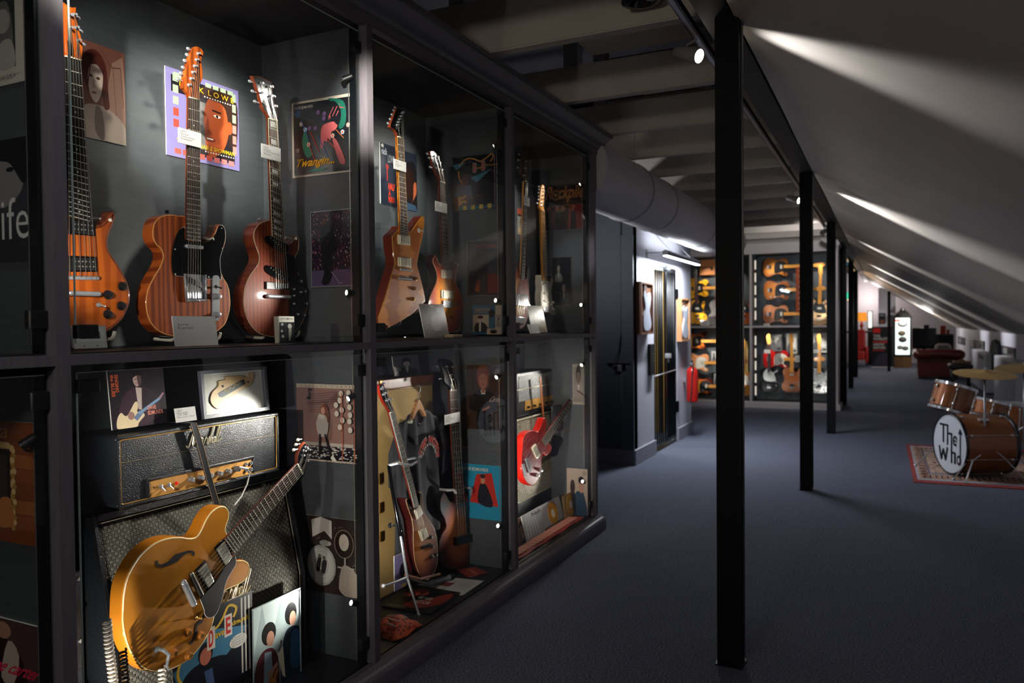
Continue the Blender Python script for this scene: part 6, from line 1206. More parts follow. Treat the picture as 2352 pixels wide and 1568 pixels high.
# socket, conduit, door entry unit
NY = 7.5
t = T('power_socket', 'double wall socket with black plugs on the dark wall by the duct', 'socket', at(1411, 852, Y=NY), -90)
w = t.px(1440, 845)[0]; h = t.px(1411, 836)[1]
MB().box((0, 0, 0), (w, h, .03), bev=.004).build('box', P('#6d6d72', .4), t); MB().box((.0, h * .3, .03), (w * .3, h * .9, .07), bev=.006).tube([(w * .15, h * .9, .05), (w * .12, h + .04, .04), (w * .4, h + .12, .02), (w * .62, h + .35, .01), (w * .62, 1.5, .01)], .006, 6).build('plug', BLACK, t)
MB().box((-.07, h * .95, .0), (w + .05, h * .95 + .015, .03)).ball((w + .06, h + .0, .02), .012).build('bar_handle', GB, t)
t = T('cable_conduit', 'thin pale conduit running down the dark wall to the skirting', 'conduit', at(1431, 1043, Y=NY), -90)
MB().box((-.009, .0, 0), (.009, t.px(1431, 853)[1], .014), bev=.003).build('channel', P('#6b6a72', .5), t)
c0 = at(1430, 800, Y=NY).x; structure('trim_5', MB().box((c0, NY - .03, .15), (-2.285, NY, 2.3)), WALLDARK)
t = T('entry_panel', 'narrow black electronic panel on the wall left of the gate', 'panel', at(1488, 862, X=-2.288), 0); w = t.px(1499, 830)[0]; h = t.px(1488, 790)[1]
MB().box((0, 0, 0), (w, h, .03), bev=.004).build('case', BLACK, t); A = Art(0, 0, w, h, .0302); [A.ell(.6, y, .08, .012, '#a9a9ad', 10) for y in (.45, .55, .68)]; A.build(t, 'buttons')
# track and its spots
t = upright('track_rail', 'thin dark lighting track under the joists beside the long beam', 'track', (-.76, -1, 2.675))
MB().box((-.017, 0, 0), (.017, 22.5, .03)).build('rail', P('#1b1c20', .35, .5), t); MB().box((-.009, 0, -.003), (.009, 22.5, .0)).build('slot', STEEL, t)
for y in range(2, 22, 3): MB().box((-.01, y, .03), (.01, y + .04, .09)).build('clip', STEEL, t)
nm = ['nearest, left of the first post', 'second, left of the second post', 'third, behind the second post', 'fourth, far along the hall', 'fifth, farthest along the hall', 'behind the viewer', 'aimed at the drum kit', 'added fill for the far cabinet front', 'aimed at the first whole bay', 'aimed at the second bay', 'aimed at the third bay']
for (l, tg, p, a_), n_ in zip(HALL_SPOTS, nm):
    d = (tg - l).normalized(); t = upright('track_spotlight', 'white track spotlight, ' + n_, 'light', l, group='spotlights on the lighting track'); q = d.to_track_quat('Z', 'Y').to_matrix()
    def rot(mb):
        for v in mb.bm.verts: v.co = q @ v.co
        return mb
    rot(MB().lathe([(.018, -.13), (.026, -.12), (.034, -.03), (.034, .012), (.030, .012), (.030, .002)], n=28)).build('housing', P('#8e8a86', .4), t)
    rot(MB().cyl((0, 0, 0), .0295, .001, .003, n=28)).build('lens', P('#fff2e0', .3, emit=12), t)
    up = Vector((0, 0, 2.675 - l.z)); MB().tube([tuple(-d * .06), tuple(-d * .06 + up * .5), (0 if abs(l.x + .76) < .001 else -.76 - l.x, 0, up.z)], .006, 6).build('bracket', P('#8e8a86', .4), t)
    s = spot(l, tg, p, a_, 1, (1, .93, .82) if 'bay' in n_ and 'third' not in n_ else (.97, .97, 1), .03); s.parent = t; s.location = d * .02
for i, ((x, y, z), p) in enumerate(FILL_DOWN):
    t = upright('ceiling_downlight', 'small round fill downlight added under the joists, ' + ['behind the viewer', 'over the sofa', 'before the banner', 'at the hall end'][i], 'light', (x, y, z), group='added fill downlights under the joists')
    MB().lathe([(.045, .07), (.05, .06), (.05, 0), (.04, 0), (.036, .02)], n=24).build('housing', P('#8e8a86', .4), t); MB().cyl((0, 0, 0), .035, .018, .021, n=20).build('lens', P('#fff2e0', .3, emit=2), t)
    s = spot((x, y, z), (x, y, 0), p, 150, 1, (.90, .94, 1.0), .04); s.parent = t; s.location = (0, 0, .012)
t = upright('ceiling_downlight', 'large unlit can downlight on the nearest joist at the top of the picture', 'light', at(1485, 24, Y=3.36) + Vector((0, -.085, .02)))
MB().lathe([(.075, .16), (.078, .15), (.078, 0), (.084, -.004), (.084, -.012), (.066, -.012), (.058, .02), (.03, .05)], n=36).build('can', [P('#77716b', .45)], t)
MB().lathe([(.0845, -.006), (.0845, -.014), (.065, -.014), (.05, .012)], n=36, cap=False).build('black_trim', BLACKG, t)
MB().cyl((0, 0, 0), .055, .014, .018, n=24).box((-.02, -.015, .004), (-.004, .02, .014)).build('reflector', P('#6a7078', .25, .9), t)
t = upright('added_globe_lamp', 'unseen white globe lamp added as fill behind the viewer', 'lamp', (-1.0, -1.7, 0))  # invented lamp behind the camera, brightens joists and cabinet frames
MB().lathe([(.14, 0), (.14, .02), (.015, .03), (.012, 1.75)], n=20).build('stand', BLACK, t); MB().ball((0, 0, 1.9), .15).build('globe', P('#fff0dc', .4, emit=1.2), t)
l = bpy.data.lights.new('globe_fill_light', 'POINT'); l.energy = 60; l.color = (1, .9, .8); l.shadow_soft_size = .15; o = bpy.data.objects.new('globe_fill_light', l); COL.objects.link(o); o.location = (-1.0, -1.5, 2.15)
t = upright('added_uplighter', 'tall uplighter added as hidden fill in the nook behind the long cabinet', 'lamp', (-2.85, 6.1, 0))  # invented fill lamp, hidden by the cabinet, lights nook wall and joists
MB().lathe([(.15, 0), (.15, .02), (.015, .03), (.012, 1.9)], n=20).build('stand', BLACK, t); MB().lathe([(.03, 1.9), (.16, 2.0), (.165, 2.0), (.035, 1.89)], n=24).build('bowl', WHITE, t)
l = bpy.data.lights.new('nook_fill_light', 'POINT'); l.energy = 34; l.color = (.95, .95, 1); l.shadow_soft_size = .08; o = bpy.data.objects.new('nook_fill_light', l); COL.objects.link(o); o.location = (-2.85, 6.1, 2.12)
# ------------------------------------------------------------------ far cabinet across the hall
FY = 13.35; XL, XR = -3.19, -.73; FG = P('#d0c4c2', .5)
far = upright('display_cabinet', 'pale-framed glass display cabinet full of guitars across the far side of the hall', 'cabinet', ((XL + XR) / 2, FY, 0))
def fb(n, a_, b_, m, par=None): c = (XL + XR) / 2; return MB().box((a_[0] - c, a_[1] - FY, a_[2]), (b_[0] - c, b_[1] - FY, b_[2])).build(n, m, par or far)
FX = [XL, -2.06, XR - .02]
for x in FX[:]: fb('stile', (x - .018, FY, .1), (x + .018, FY + .03, 2.56), FG)
for x in FX: fb('divider_panel', (x - .018, FY + .031, .1), (x + .018, FY + .5, 2.56), CHARCOAL)
fb('end_panel', (XR - .001, FY, .1), (XR + .012, FY + .55, 2.56), FG)
fb('back_panel', (XL, FY + .5, .05), (XR, FY + .53, 2.6), P('#3d4246', .6)); fb('top_panel', (XL, FY + .03, 2.56), (XR, FY + .53, 2.6), CHARCOAL); fb('floor_panel', (XL, FY + .03, .05), (XR, FY + .53, .1), BLACK)
fb('plinth', (XL, FY - .04, 0), (XR + .05, FY + .0, .085), FG); fb('plinth', (XL, FY - .02, .085), (XR + .03, FY + .03, .105), FG); fb('plinth', (XR + .012, FY, 0), (XR + .05, FY + .55, .085), FG)
for d, z0, z1 in ((.0, 2.55, 2.60), (.02, 2.60, 2.63), (.04, 2.63, 2.66), (.07, 2.66, 2.69), (.08, 2.69, 2.715)): fb('cornice', (XL, FY - d, z0), (XR + d, FY + .55, z1), FG) if d else fb('cornice', (XL, FY - .004, z0), (XR + .015, FY + .03, z1), FG)
for a_, b_ in ((FX[0], FX[1]), (FX[1], FX[2])):
    fb('shelf', (a_ + .018, FY + .001, 1.331), (b_ - .018, FY + .5, 1.357), FG)
    for z0, z1 in ((.12, 1.31), (1.38, 2.54)):
        fb('glass_door', (a_ + .03, FY + .035, z0), (b_ - .03, FY + .041, z1), GLASS)
        mb = MB(); c = (XL + XR) / 2
        for k in range(5): z = z0 + .08 + k * .21; mb.box((a_ + .055 - c, .07, z), (a_ + .075 - c, .085, z + .15))
        mb.build('light_strip', P('#fff0dc', .4, emit=.7), far)
for i, (x, tx) in enumerate(((-3.0, -2.7), (-2.2, -2.55), (-1.95, -1.5), (-.84, -1.25))):
    for j, (z, tz) in enumerate(((2.48, 1.95), (1.27, .75), (1.42, 1.9), (.2, .7))):
        mini_spot(Vector((x, FY + .09, z)), Vector((tx, FY + .33, tz)), (26, 26, 10, 9)[j], 95, 'pinpoint cabinet spotlight inside the far cabinet, %s %s' % (('left end', 'left of the middle stile', 'right of the middle stile', 'right end')[i], ('top', 'under the shelf', 'above the shelf', 'at the floor')[j]), 'pinpoint spotlights inside the far cabinet')
SHP = {'T': [(-.205, 0), (-.20, .09), (-.15, .15), (-.08, .155), (-.02, .125), (.04, .115), (.10, .14), (.16, .14), (.195, .10), (.20, .05), (.19, .02), (.19, -.02), (.12, -.04), (.11, -.08), (.17, -.105), (.19, -.13), (.15, -.16), (.06, -.12), (-.02, -.125), (-.08, -.155), (-.15, -.155), (-.20, -.09)],
       'L': [(-.21, 0), (-.20, .10), (-.14, .165), (-.06, .15), (0, .10), (.06, .11), (.13, .13), (.19, .10), (.21, .04), (.21, -.02), (.14, -.03), (.12, -.06), (.16, -.10), (.18, -.13), (.12, -.13), (.04, -.105), (-.02, -.12), (-.08, -.16), (-.15, -.16), (-.20, -.10)],
       'E': [(-.24, 0), (-.22, .13), (-.14, .20), (-.04, .19), (.03, .13), (.09, .14), (.17, .17), (.23, .13), (.20, .06), (.17, .02), (.17, -.02), (.20, -.06), (.23, -.13), (.17, -.17), (.09, -.14), (.03, -.13), (-.04, -.19), (-.14, -.20), (-.22, -.13)],
       'S': [(-.22, .02), (-.19, .12), (-.11, .165), (-.02, .13), (.05, .11), (.12, .14), (.20, .17), (.24, .15), (.20, .09), (.15, .03), (.15, -.02), (.19, -.08), (.20, -.12), (.15, -.15), (.07, -.12), (-.01, -.12), (-.08, -.16), (-.17, -.14), (-.21, -.07)]}
def fargtr(label, px_, py_, ang, sh, col, guard=None, gm='#14161a', nm=MAPLE, sc=1.0, cat='guitar', name='electric_guitar', hh=MAPLE, y=FY + .40, grp='guitars in the far cabinet', side=None):
    t = T(name, label, cat, at(px_, py_, Y=y), -90, roll=ang, group=grp); S = [(a_ * sc, b_ * sc) for a_, b_ in SHP[sh]]
    MB().slab(catmull(S, 3), -.022, .02, .006).build('body', col, t)
    if guard: MB().slab(catmull([(a_ * sc, b_ * sc) for a_, b_ in [(.19, .03), (.12, .09), (.02, .09), (-.02, .03), (-.02, -.10), (.05, -.10), (.11, -.075), (.14, -.13), (.17, -.13), (.12, -.06), (.18, -.02)]], 2), .02, .023).build('pickguard', P(guard, .3, 0, .4), t)
    MB().slab([(.17 * sc, -.028), (.60 * sc, -.021), (.60 * sc, .021), (.17 * sc, .028)], .016, .034, .003).build('neck', nm, t)
    f = MB().slab([(.13 * sc, -.026), (.60 * sc, -.021), (.60 * sc, .021), (.13 * sc, .026)], .034, .038).build('fingerboard', nm, t)
    h = MB().slab([(.60 * sc, -.021), (.64 * sc, -.03), (.76 * sc, -.02), (.78 * sc, .01), (.74 * sc, .045), (.64 * sc, .035), (.60 * sc, .021)], .014, .028, .002).build('headstock', hh, t)
    for k in range(6): MB().cyl(((.65 + .022 * k) * sc, .028 + .004 * (k % 2), 0), .004, .028, .038, n=6).build('tuning_post', CHROME, h)
    for x in ((.06, -.07) if sh != 'T' else (.09, -.09)): MB().box((x * sc - .018, -.033, .02), (x * sc + .018, .033, .031), bev=.004).build('pickup', NICKEL if x > 0 else P('#23242a', .3), t)
    MB().box((-.14 * sc, -.03, .02), (-.115 * sc, .03, .032), bev=.003).build('bridge', CHROME, t)
    for k in range(2): MB().cyl(((-.03 - .06 * k) * sc, -.115 * sc, 0), .011, .02, .036, n=12).build('knob', CHROME if sh == 'T' else BLACK, t)
    return t
NT = burst('old_natural', '#b8762e', '#a5652a', '#8a4d1e', flame=False); SB = burst('far_sunburst', '#e0982a', '#c05a18', '#3a0c06', flame=False); YB = P('#d8981c', .3, 0, .6); SIL = tex('silver_paisley', 'voronoi', '#55565a', '#c4c4c0', (1, 1, 1), .35, nscale=28)
PINK = tex('pink_brown_finish', 'noise', '#8e5638', '#ad7350', (1, 1, 1), .3, coat=.6, nscale=8)
fargtr('amber-brown guitar lying sideways, topmost of three in the far cabinet', 1782, 613, 0, 'T', NT, '#0d0e10')
fargtr('brown guitar lying sideways, middle of three in the far cabinet', 1784, 666, 0, 'T', NT, '#0d0e10')
fargtr('reddish brown guitar lying sideways, lowest of three in the far cabinet', 1782, 721, 0, 'T', PINK, '#15110f')
fargtr('cream and black guitar standing at the right end of the far upper shelf', 1882, 716, 88, 'S', P('#b3936a', .3, 0, .5), '#14161a', y=FY + .28)
fargtr('yellow hollow guitar lying sideways, left bay of the far cabinet', 1600, 662, 0, 'E', YB, '#101113', sc=.9)
fargtr('golden yellow single-cut guitar standing below the yellow hollow guitar', 1602, 716, 92, 'L', YB, '#14161a', nm=ROSEF, hh=BLACK, y=FY + .28)
fargtr('silver-grey single-cut guitar with red neck, beside the golden yellow one', 1648, 718, 90, 'L', P('#86807e', .35, 0, .5), None, nm=P('#8a3a24', .3), hh=BLACK, y=FY + .28, sc=1.05)
fargtr('orange hollow guitar just right of the nearest black post', 1709, 716, 96, 'L', P('#c85a14', .3, 0, .6), '#14161a', nm=MAHOG, y=FY + .28)
fargtr('sunburst guitar lying sideways just under the far left shelf', 1594, 783, 0, 'S', SB, '#1a0d0b', nm=MAPLE)
fargtr('natural wood guitar with pale guard lying above the extinguisher', 1602, 832, 0, 'T', P('#b9794c', .3, 0, .6), '#b3aea4')
fargtr('red-edged sunburst guitar lying sideways near the far cabinet floor', 1611, 886, 0, 'T', SB, '#14161a')
fargtr('white and orange guitar standing right of the nearest post', 1708, 880, 90, 'S', P('#c07a2c', .3, 0, .6), '#c9c4ba', y=FY + .28)
fargtr('bright red guitar with white guard lying sideways in the far cabinet', 1782, 824, 0, 'T', P('#a8120e', .25, 0, .7), '#cfc8bb')
fargtr('black guitar with pale guard and cream edge standing on the far floor', 1767, 872, 90, 'T', P('#0c0d0f', .2, 0, .8), '#a9abaa', nm=P('#30201a', .4), y=FY + .27)
fargtr('natural copper-brown guitar standing beside the black one', 1819, 872, 90, 'T', PINK, '#a85a2c', y=FY + .27)
fargtr('silver patterned guitar standing at the right end of the far cabinet floor', 1882, 874, 90, 'T', SIL, '#8e9090', y=FY + .27)
def fsheet(name, label, cat, L, R_, top, bot, Y, art, th=.006, paper=WHITE, grp=None):
    t, A = sheet(name, label, cat, L, R_, top, bot, Y=Y, thick=th, paper=paper, group=grp); art(A); A.build(t); return t
def aa(A): A.rect(0, 0, 1, 1, '#a5693f').rect(.0, .45, .86, .52, '#241611').rect(.7, .3, .86, .52, '#241611')
fsheet('carved_artwork', 'square wooden panel with a dark carved hook shape in the far cabinet', 'artwork', 1608, 1643, 597, 632, FY + .44, aa, .02, P('#8a5232', .5))
for i, (L, R_, a_, b_, lb) in enumerate(((1755, 1769, 803, 811, 'over the black guitar neck'), (1826, 1842, 816, 831, 'right of the red guitar'), (1866, 1882, 803, 811, 'on the silver guitar neck'), (1754, 1768, 743, 750, 'under the lowest sideways guitar'), (1609, 1629, 735, 747, 'before the golden guitar'))):
    def aa(A): A.rect(0, 0, 1, 1, '#c9c4bd'); [A.rect(.12, .65 - .2 * k, .7, .70 - .2 * k, '#4a4a4c') for k in range(3)]
    fsheet('info_card', 'small white card ' + lb + ' in the far cabinet', 'card', L, R_, a_, b_, FY + .16, aa, .002, grp='cards in the far cabinet')
for L, R_, a_, b_, lb in ((1766, 1796, 768, 806, 'above the red guitar'), (1806, 1831, 766, 812, 'above the copper-brown guitar'), (1862, 1902, 765, 809, 'above the silver guitar'), (1634, 1652, 806, 832, 'with dark heading, beside the pale-guard guitar'), (1640, 1653, 858, 882, 'beside the lowest sunburst guitar')):
    def aa(A): A.rect(0, 0, 1, 1, '#9fa09c').poly([(.1, 0), (.2, .5), (.4, .6), (.55, .4), (.6, 0)], '#4a4c50', 3).ell(.35, .7, .12, .13, '#5c544c').rect(.62, .3, .9, .8, '#c6c5c0').rect(.66, .1, .9, .2, '#3a3c40')
    fsheet('photograph', 'grey photograph %s in the far cabinet' % lb, 'photo', L, R_, a_, b_, FY + .47, aa, grp='photographs in the far cabinet')
t = T('instrument_case', 'tan tweed case standing in the far cabinet just right of the nearest post', 'case', at(1700, 866, Y=FY + .40), -90); w = t.px(1718, 820)[0]; h = t.px(1700, 782)[1]
MB().slab(rrect(0, 0, w, h, .03), -.08, 0, .01).build('body', TWEED, t); MB().box((-.002, h * .38, 0), (w + .002, h * .48, .006)).build('leather_band', LEATH, t)
t = T('slotted_board', 'tall red-brown board with metal studs beside the three sideways guitars', 'board', at(1828, 716, Y=FY + .36), -90); w = t.px(1843, 660)[0]; h = t.px(1828, 613)[1]
MB().box((0, 0, -.03), (w, h, 0), bev=.004).build('board', MAHOG, t)
for k in range(8): MB().cyl((w * .6, h * (.07 + .12 * k), 0), .010, 0, .012, n=10).build('stud', NICKEL, t)
# ------------------------------------------------------------------ rug and drum kit
A0, B0, C0 = at(2081, 1021, Z=0), at(2099, 1108, Z=0), at(2352, 1125, Z=0)
dr = (C0 - B0).normalized(); C1 = B0 + dr * 1.15; D1 = A0 + dr * 1.15; B0 = A0 + (B0 - A0) * 1.0
rug = T('rug', 'red patterned rug with striped borders under the drum kit', 'rug', (A0.x, A0.y, 0), 0, 90)
def lc(p): q = Vector(p) - rug.org; return (q.dot(rug.r), q.dot(rug.u))
Q = [lc(B0), lc(C1), lc(D1), lc(A0)]
MB().slab(Q, 0, .008, .001, steps=1).build('pile', tex('rug_red', 'noise', '#6a1a18', '#8a2a24', (1, 1, 1), .95, bump=.6, nscale=200), rug)
A = Art(0, 0, 1, 1, .0082, .95); A.quad = Q
FLD = tex('rug_field', 'voronoi', '#5a2c28', '#a58a78', (1, 1, 1), .95, nscale=26, ramp=(.2, .5))
A.rect(.03, .05, .97, .95, '#8d8d98').rect(.045, .08, .955, .92, FLD).rect(.12, .19, .88, .81, '#5c5c6c').rect(.135, .22, .865, .78, FLD)
rr = random.Random(4)
for i in range(44):
    for y0 in (.10, .83): A.rect(.06 + .02 * i, y0, .072 + .02 * i, y0 + .07, ('#9a6a54', '#42303a')[i % 2])
for i in range(26):
    for x0 in (.055, .895): A.rect(x0, .1 + .031 * i, x0 + .05, .118 + .031 * i, ('#9a6a54', '#42303a')[i % 2])
for i in range(60): x, y = .17 + .66 * rr.random(), .26 + .46 * rr.random(); A.ell(x, y, .012, .02, rr.choice(['#a57a60', '#3c2c3a', '#8c3a30', '#7c7c88']), 6)
A.build(rug)
COPPER = tex('copper_sparkle', 'noise', '#6d3d22', '#a5683f', (1, 1, 1), .3, metal=.35, coat=.8, nscale=180)
KC = at(2181, 1016, Z=.30); KR = .268
def drum(t, r, d, head=CREAM, hoop=CHROME, nl=8, lug_r=1.0):
    MB().lathe([(r, -d + .015), (r, -.015)], n=48, cap=False).build('shell', COPPER, t)
    for z, s in ((0, 1), (-d, -1)):
        MB().lathe([(r + .002, z - .022), (r + .010, z - .020), (r + .011, z + .004), (r + .004, z + .007), (r - .002, z + .004), (r - .002, z - .02)], n=48, cap=False).build('hoop', hoop, t)
        MB().lathe([(1e-4, z - .001 * s), (r - .002, z - .002 * s)], n=48, cap=False).build('head', head, t)
    for k in range(nl):
        a_ = 6.2832 * (k + .5) / nl; c, s = math.cos(a_), math.sin(a_); q = (r + .012) * lug_r
        MB().tube([(q * c, q * s, .0), (q * c, q * s, -d)], .003, 5).ball((q * c, q * s, -.05), .011, (1, 1, 1.6)).ball((q * c, q * s, -d + .05), .011, (1, 1, 1.6)).build('tension_rod', CHROME, t)
def axis_thing(name, label, cat, org, axis, up=(0, 0, 1), group=None):
    z = Vector(axis).normalized(); x = Vector(up).cross(z).normalized(); y = z.cross(x)
    o = bpy.data.objects.new(name, None); COL.objects.link(o); o.matrix_world = Matrix(((x.x, y.x, z.x, org[0]), (x.y, y.y, z.y, org[1]), (x.z, y.z, z.z, org[2]), (0, 0, 0, 1))); tag(o, label, cat, group)
    class Q_: pass
    return o
kick = T('bass_drum', 'copper bass drum with a white head lettered The Who', 'drum', (KC.x, KC.y, .29), -153.6, group='copper drum kit on the rug')
HEAD = P('#c9cbd2', .35)
drum(kick, KR, .46, HEAD, P('#101216', .25, 0, .4), 8)
A = Art(-KR, -KR, KR, KR, .0006, .5); K = '#0c0d10'
A.rect(.20, .79, .46, .825, K).rect(.29, .50, .335, .81, K).rect(.42, .47, .46, .81, K).rect(.46, .655, .58, .69, K).rect(.54, .18, .58, .67, K)
A.poly([(.665 + .065 * math.cos(R(k * 20 + 20)), .57 + .09 * math.sin(R(k * 20 + 20))) for k in range(0, 16)] + [(.665 + .03 * math.cos(R(k * 20 + 20)), .57 + .052 * math.sin(R(k * 20 + 20))) for k in range(15, -1, -1)], K).rect(.63, .555, .72, .58, K)
A.line([(.19, .43), (.25, .20), (.315, .39), (.38, .20), (.44, .43)], .04, K).rect(.58, .345, .68, .38, K).rect(.64, .18, .68, .37, K)
A.poly([(.775 + .06 * math.cos(R(k * 20)), .26 + .085 * math.sin(R(k * 20))) for k in range(18)], K).poly([(.775 + .025 * math.cos(R(k * 20)), .26 + .045 * math.sin(R(k * 20))) for k in range(18)], HEAD)
A.rect(.80, .28, .825, .72, K).poly([(.755, .70), (.812, .80), (.87, .70)], K)
A.build(kick, 'lettering')
for sx in (-1, 1): MB().tube([(sx * KR, -.06, -.12), (sx * (KR + .05), -.10, -.02), (sx * (KR + .14), -.283, .10)], .007, 6).ball((sx * (KR + .14), -.275, .10), .013).build('spur', CHROME, kick)
for a_ in (60, 120): c, s = math.cos(R(a_)), math.sin(R(a_)); MB().box((KR * c - .03, KR * s - .005, -.26), (KR * c + .03, KR * s + .012, -.18)).build('tom_mount', CHROME, kick)
def D_at(px_, py_, D): d = ray(px_, py_); return EYE + d * D
def tomdrum(label, px_, py_, D, r, d, tilt, grp='copper drum kit on the rug', legs=False):
    c = D_at(px_, py_, D); ax = Vector((math.sin(R(tilt)) * .9, math.sin(R(tilt)) * .44, math.cos(R(tilt))))
    o = axis_thing('tom_drum', label, 'drum', c, ax, (0, 1, 0), grp); t = o; drum(t, r, d, P('#b5b0a8', .4), CHROME, 6)
    if legs:
        for k in range(3): a_ = R(30 + 120 * k); q = r + .02; MB().tube([(q * math.cos(a_), q * math.sin(a_), -.05), (q * math.cos(a_), q * math.sin(a_), -c.z + .03)], .006, 6).ball((q * math.cos(a_), q * math.sin(a_), -c.z + .03), .012).build('leg', CHROME, t)
    else: MB().tube([(0, -.0, -d), (.0, .0, -d - .08), (.02, .02, -d - .13)], .012, 8).box((-.04, -.04, -d - .02), (.04, .04, -d)).build('mount', CHROME, t)
    return c
tomdrum('small tilted copper tom mounted on the left of the bass drum', 2197, 885, 7.35, .175, .24, 17)
tomdrum('copper tom seen behind the cymbal stand', 2278, 920, 7.75, .165, .16, 14)
tomdrum('tall copper floor tom at the right edge of the picture', 2336, 926, 8.1, .20, .38, 3, legs=True)
def cymbal(label, px_, py_, D, r, ax, foot, nl):
    c = D_at(px_, py_, D); o = axis_thing('cymbal', label, 'cymbal', c, ax, (0, 1, 0), 'bronze cymbals of the drum kit')
    MB().lathe([(.006, .028), (.02, .026), (.04, .014), (.05, .008), (r * .6, .002), (r, -.012), (r, -.0135), (r * .6, .0), (.05, .006), (.006, .02)], n=56, cap=False).build('plate', P('#b8965a', .3, .45), o)
    MB().cyl((0, 0, 0), .010, .028, .05, n=12).build('wing_nut', CHROME, o)
    g = upright('cymbal_stand', 'chrome tripod stand ' + nl, 'stand', (c.x, c.y, .0)); H = c.z
    MB().tube([(0, 0, .12), (0, 0, H - .04)], .009, 8).build('tube', STEEL, g)
    MB().tube([(0, 0, H * .45 - .02), (0, 0, H * .45 + .03)], .016, 10).tube([(0, 0, H * .45), (.035, 0, H * .45)], .006, 6).build('clamp', STEEL, g)
    for k in range(3): a_ = R(foot + 120 * k); MB().tube([(0, 0, .34), (.16 * math.cos(a_), .16 * math.sin(a_), .2), (.33 * math.cos(a_), .33 * math.sin(a_), .018)], .006, 6).ball((.33 * math.cos(a_), .33 * math.sin(a_), .018), .014).build('leg', STEEL, g)
cymbal('large bronze cymbal over the bass drum', 2262, 856, 6.9, .25, (.05, -.12, 1), -20, 'carrying the cymbal in front of the bass drum')
cymbal('second bronze cymbal cut off by the right edge', 2352, 842, 7.8, .26, (-.06, -.14, 1), 40, 'at the right edge of the picture')
# ------------------------------------------------------------------ far end of the hall
def fobj(name, label, cat, L, R_, top, bot, Y, grp=None, floor=False):
    t = T(name, label, cat, at(L, bot, Y=Y), -90, group=grp); w = t.px(R_, (top + bot) / 2)[0]; h = t.px(L, top)[1]
    if floor: h += t.org.z; t.org.z = 0; t.o.location.z = 0
    return t, w, h
t, w, h = fobj('sofa', 'dark red buttoned leather chesterfield sofa seen from its arm end', 'sofa', 2104, 2213, 800, 872, 21.2, floor=True)
OX = P('#5d1512', .3, 0, .35)
MB().slab(rrect(.04, .05, w - .10, h * .72, .04), -.75, 0, .03).build('arm_panel', OX, t)
MB().tube([(.06, h * .80, -.02), (w * .5, h * .82, -.02), (w - .08, h * .80, -.02)], [h * .17, h * .16, h * .17], 16).ball((.06, h * .80, -.02), h * .17).ball((w - .08, h * .8, -.02), h * .17).build('rolled_arm', OX, t)
MB().tube([(.05, h * .82, -.1), (.05, h * .82, -.8)], h * .15, 14).build('rolled_back', OX, t)
for k in range(7): MB().ball((.1 + k * (w - .2) / 6, h * .92, .06), .014).build('button', P('#3c0c0a', .3), t)
for x in (.08, w - .16): MB().lathe([(.025, 0), (.035, .03), (.03, .05)], (x, 0, 0), 'z', 10).build('foot', BLACK, t) if 0 else MB().box((x - .03, 0, -.08), (x + .03, .05, -.02)).build('foot', BLACK, t)
t, w, h = fobj('roll_up_banner', 'black roll-up banner with white words and a red tag, before the pillar', 'banner', 2003, 2050, 750, 847, 25.6, floor=True)
MB().box((0, .04, 0), (w, h, .01)).build('panel', BLACK, t); MB().box((-.02, 0, -.05), (w + .02, .055, .06), bev=.01).build('base', P('#b5b5ba', .3, .5), t)
A = Art(0, .04, w, h - .04, .011, .6); A.rect(0, 0, 1, 1, '#101216').rect(.05, .88, .40, .99, '#b8201c').text('THE', .06, .77, .4, .83, '#b9b5b0', .02).text("WORLD'S", .06, .69, .8, .76, '#b9b5b0', .02).rect(.05, .63, .9, .66, '#b8201c').text('GREATEST', .06, .55, .62, .61, '#b9b5b0', .02).text('GUITARS', .06, .47, .66, .53, '#b9b5b0', .02).rect(.05, .42, .6, .44, '#b8201c').poly([(.1, .02), (.3, .3), (.7, .35), (.9, .05)], '#2c2a3a', 4); A.build(t)
t, w, h = fobj('showcase', 'tall black-framed brightly lit glass showcase with a wooden base', 'showcase', 2053, 2094, 727, 844, 26.2, floor=True)
hb = h * .22
MB().box((0, 0, -.5), (w, hb, 0)).build('wooden_base', tex('crate_wood', 'noise', '#4a3418', '#6a4d26', (1, 1, 1), .6, nscale=12), t)
mb = MB(); b = .045
for a_, c_ in (((0, hb), (w, hb + b)), ((0, h - b), (w, h)), ((0, hb), (b, h)), ((w - b, hb), (w, h))): mb.box((*a_, -.03), (*c_, .01))
mb.box((0, hb, -.5), (w, h, -.49)).build('frame', BLACK, t)
MB().box((b, hb + b, -.42), (w - b, h - b, -.40)).build('lit_back', P('#dfeee4', .4, emit=2.2), t)
MB().box((b, hb + b, -.012), (w - b, h - b, -.006)).build('glass', GLASS, t)
for k, (x, y, r) in enumerate(((.5, .82, .14), (.45, .58, .11), (.5, .42, .12), (.35, .22, .09), (.65, .2, .10))): MB().ball((w * x, hb + (h - hb) * y, -.2), r, (1, .8, .6)).build('exhibit', P(('#dfe0dc', '#8a7a60', '#5c5c58', '#b9bab5', '#9a9a94')[k], .5), t)
MB().box((b, h - b - .1, -.3), (b + .2, h - b - .04, -.28)).build('red_sign', P('#e0401c', .4, emit=1), t)
l = bpy.data.lights.new('showcase_light', 'POINT'); l.energy = 6; l.shadow_soft_size = .05; o = bpy.data.objects.new('showcase_light', l); COL.objects.link(o); o.location = t.org + t.r * (w / 2) + t.u * (h - .12) - t.n * .08
t2 = upright('dome_lamp', 'silver bell-shaped lamp standing on top of the lit showcase', 'lamp', (t.org.x + w / 2, t.org.y + .25, h)); MB().lathe([(.21, 0), (.22, .03), (.17, .12), (.10, .17), (.07, .20), (.07, .24), (.03, .26)], n=28).build('shade', P('#8d9291', .25, .9), t2)
t, w, h = fobj('flat_screen', 'large black flat screen behind the sofa', 'screen', 2095, 2151, 753, 801, 22.6)
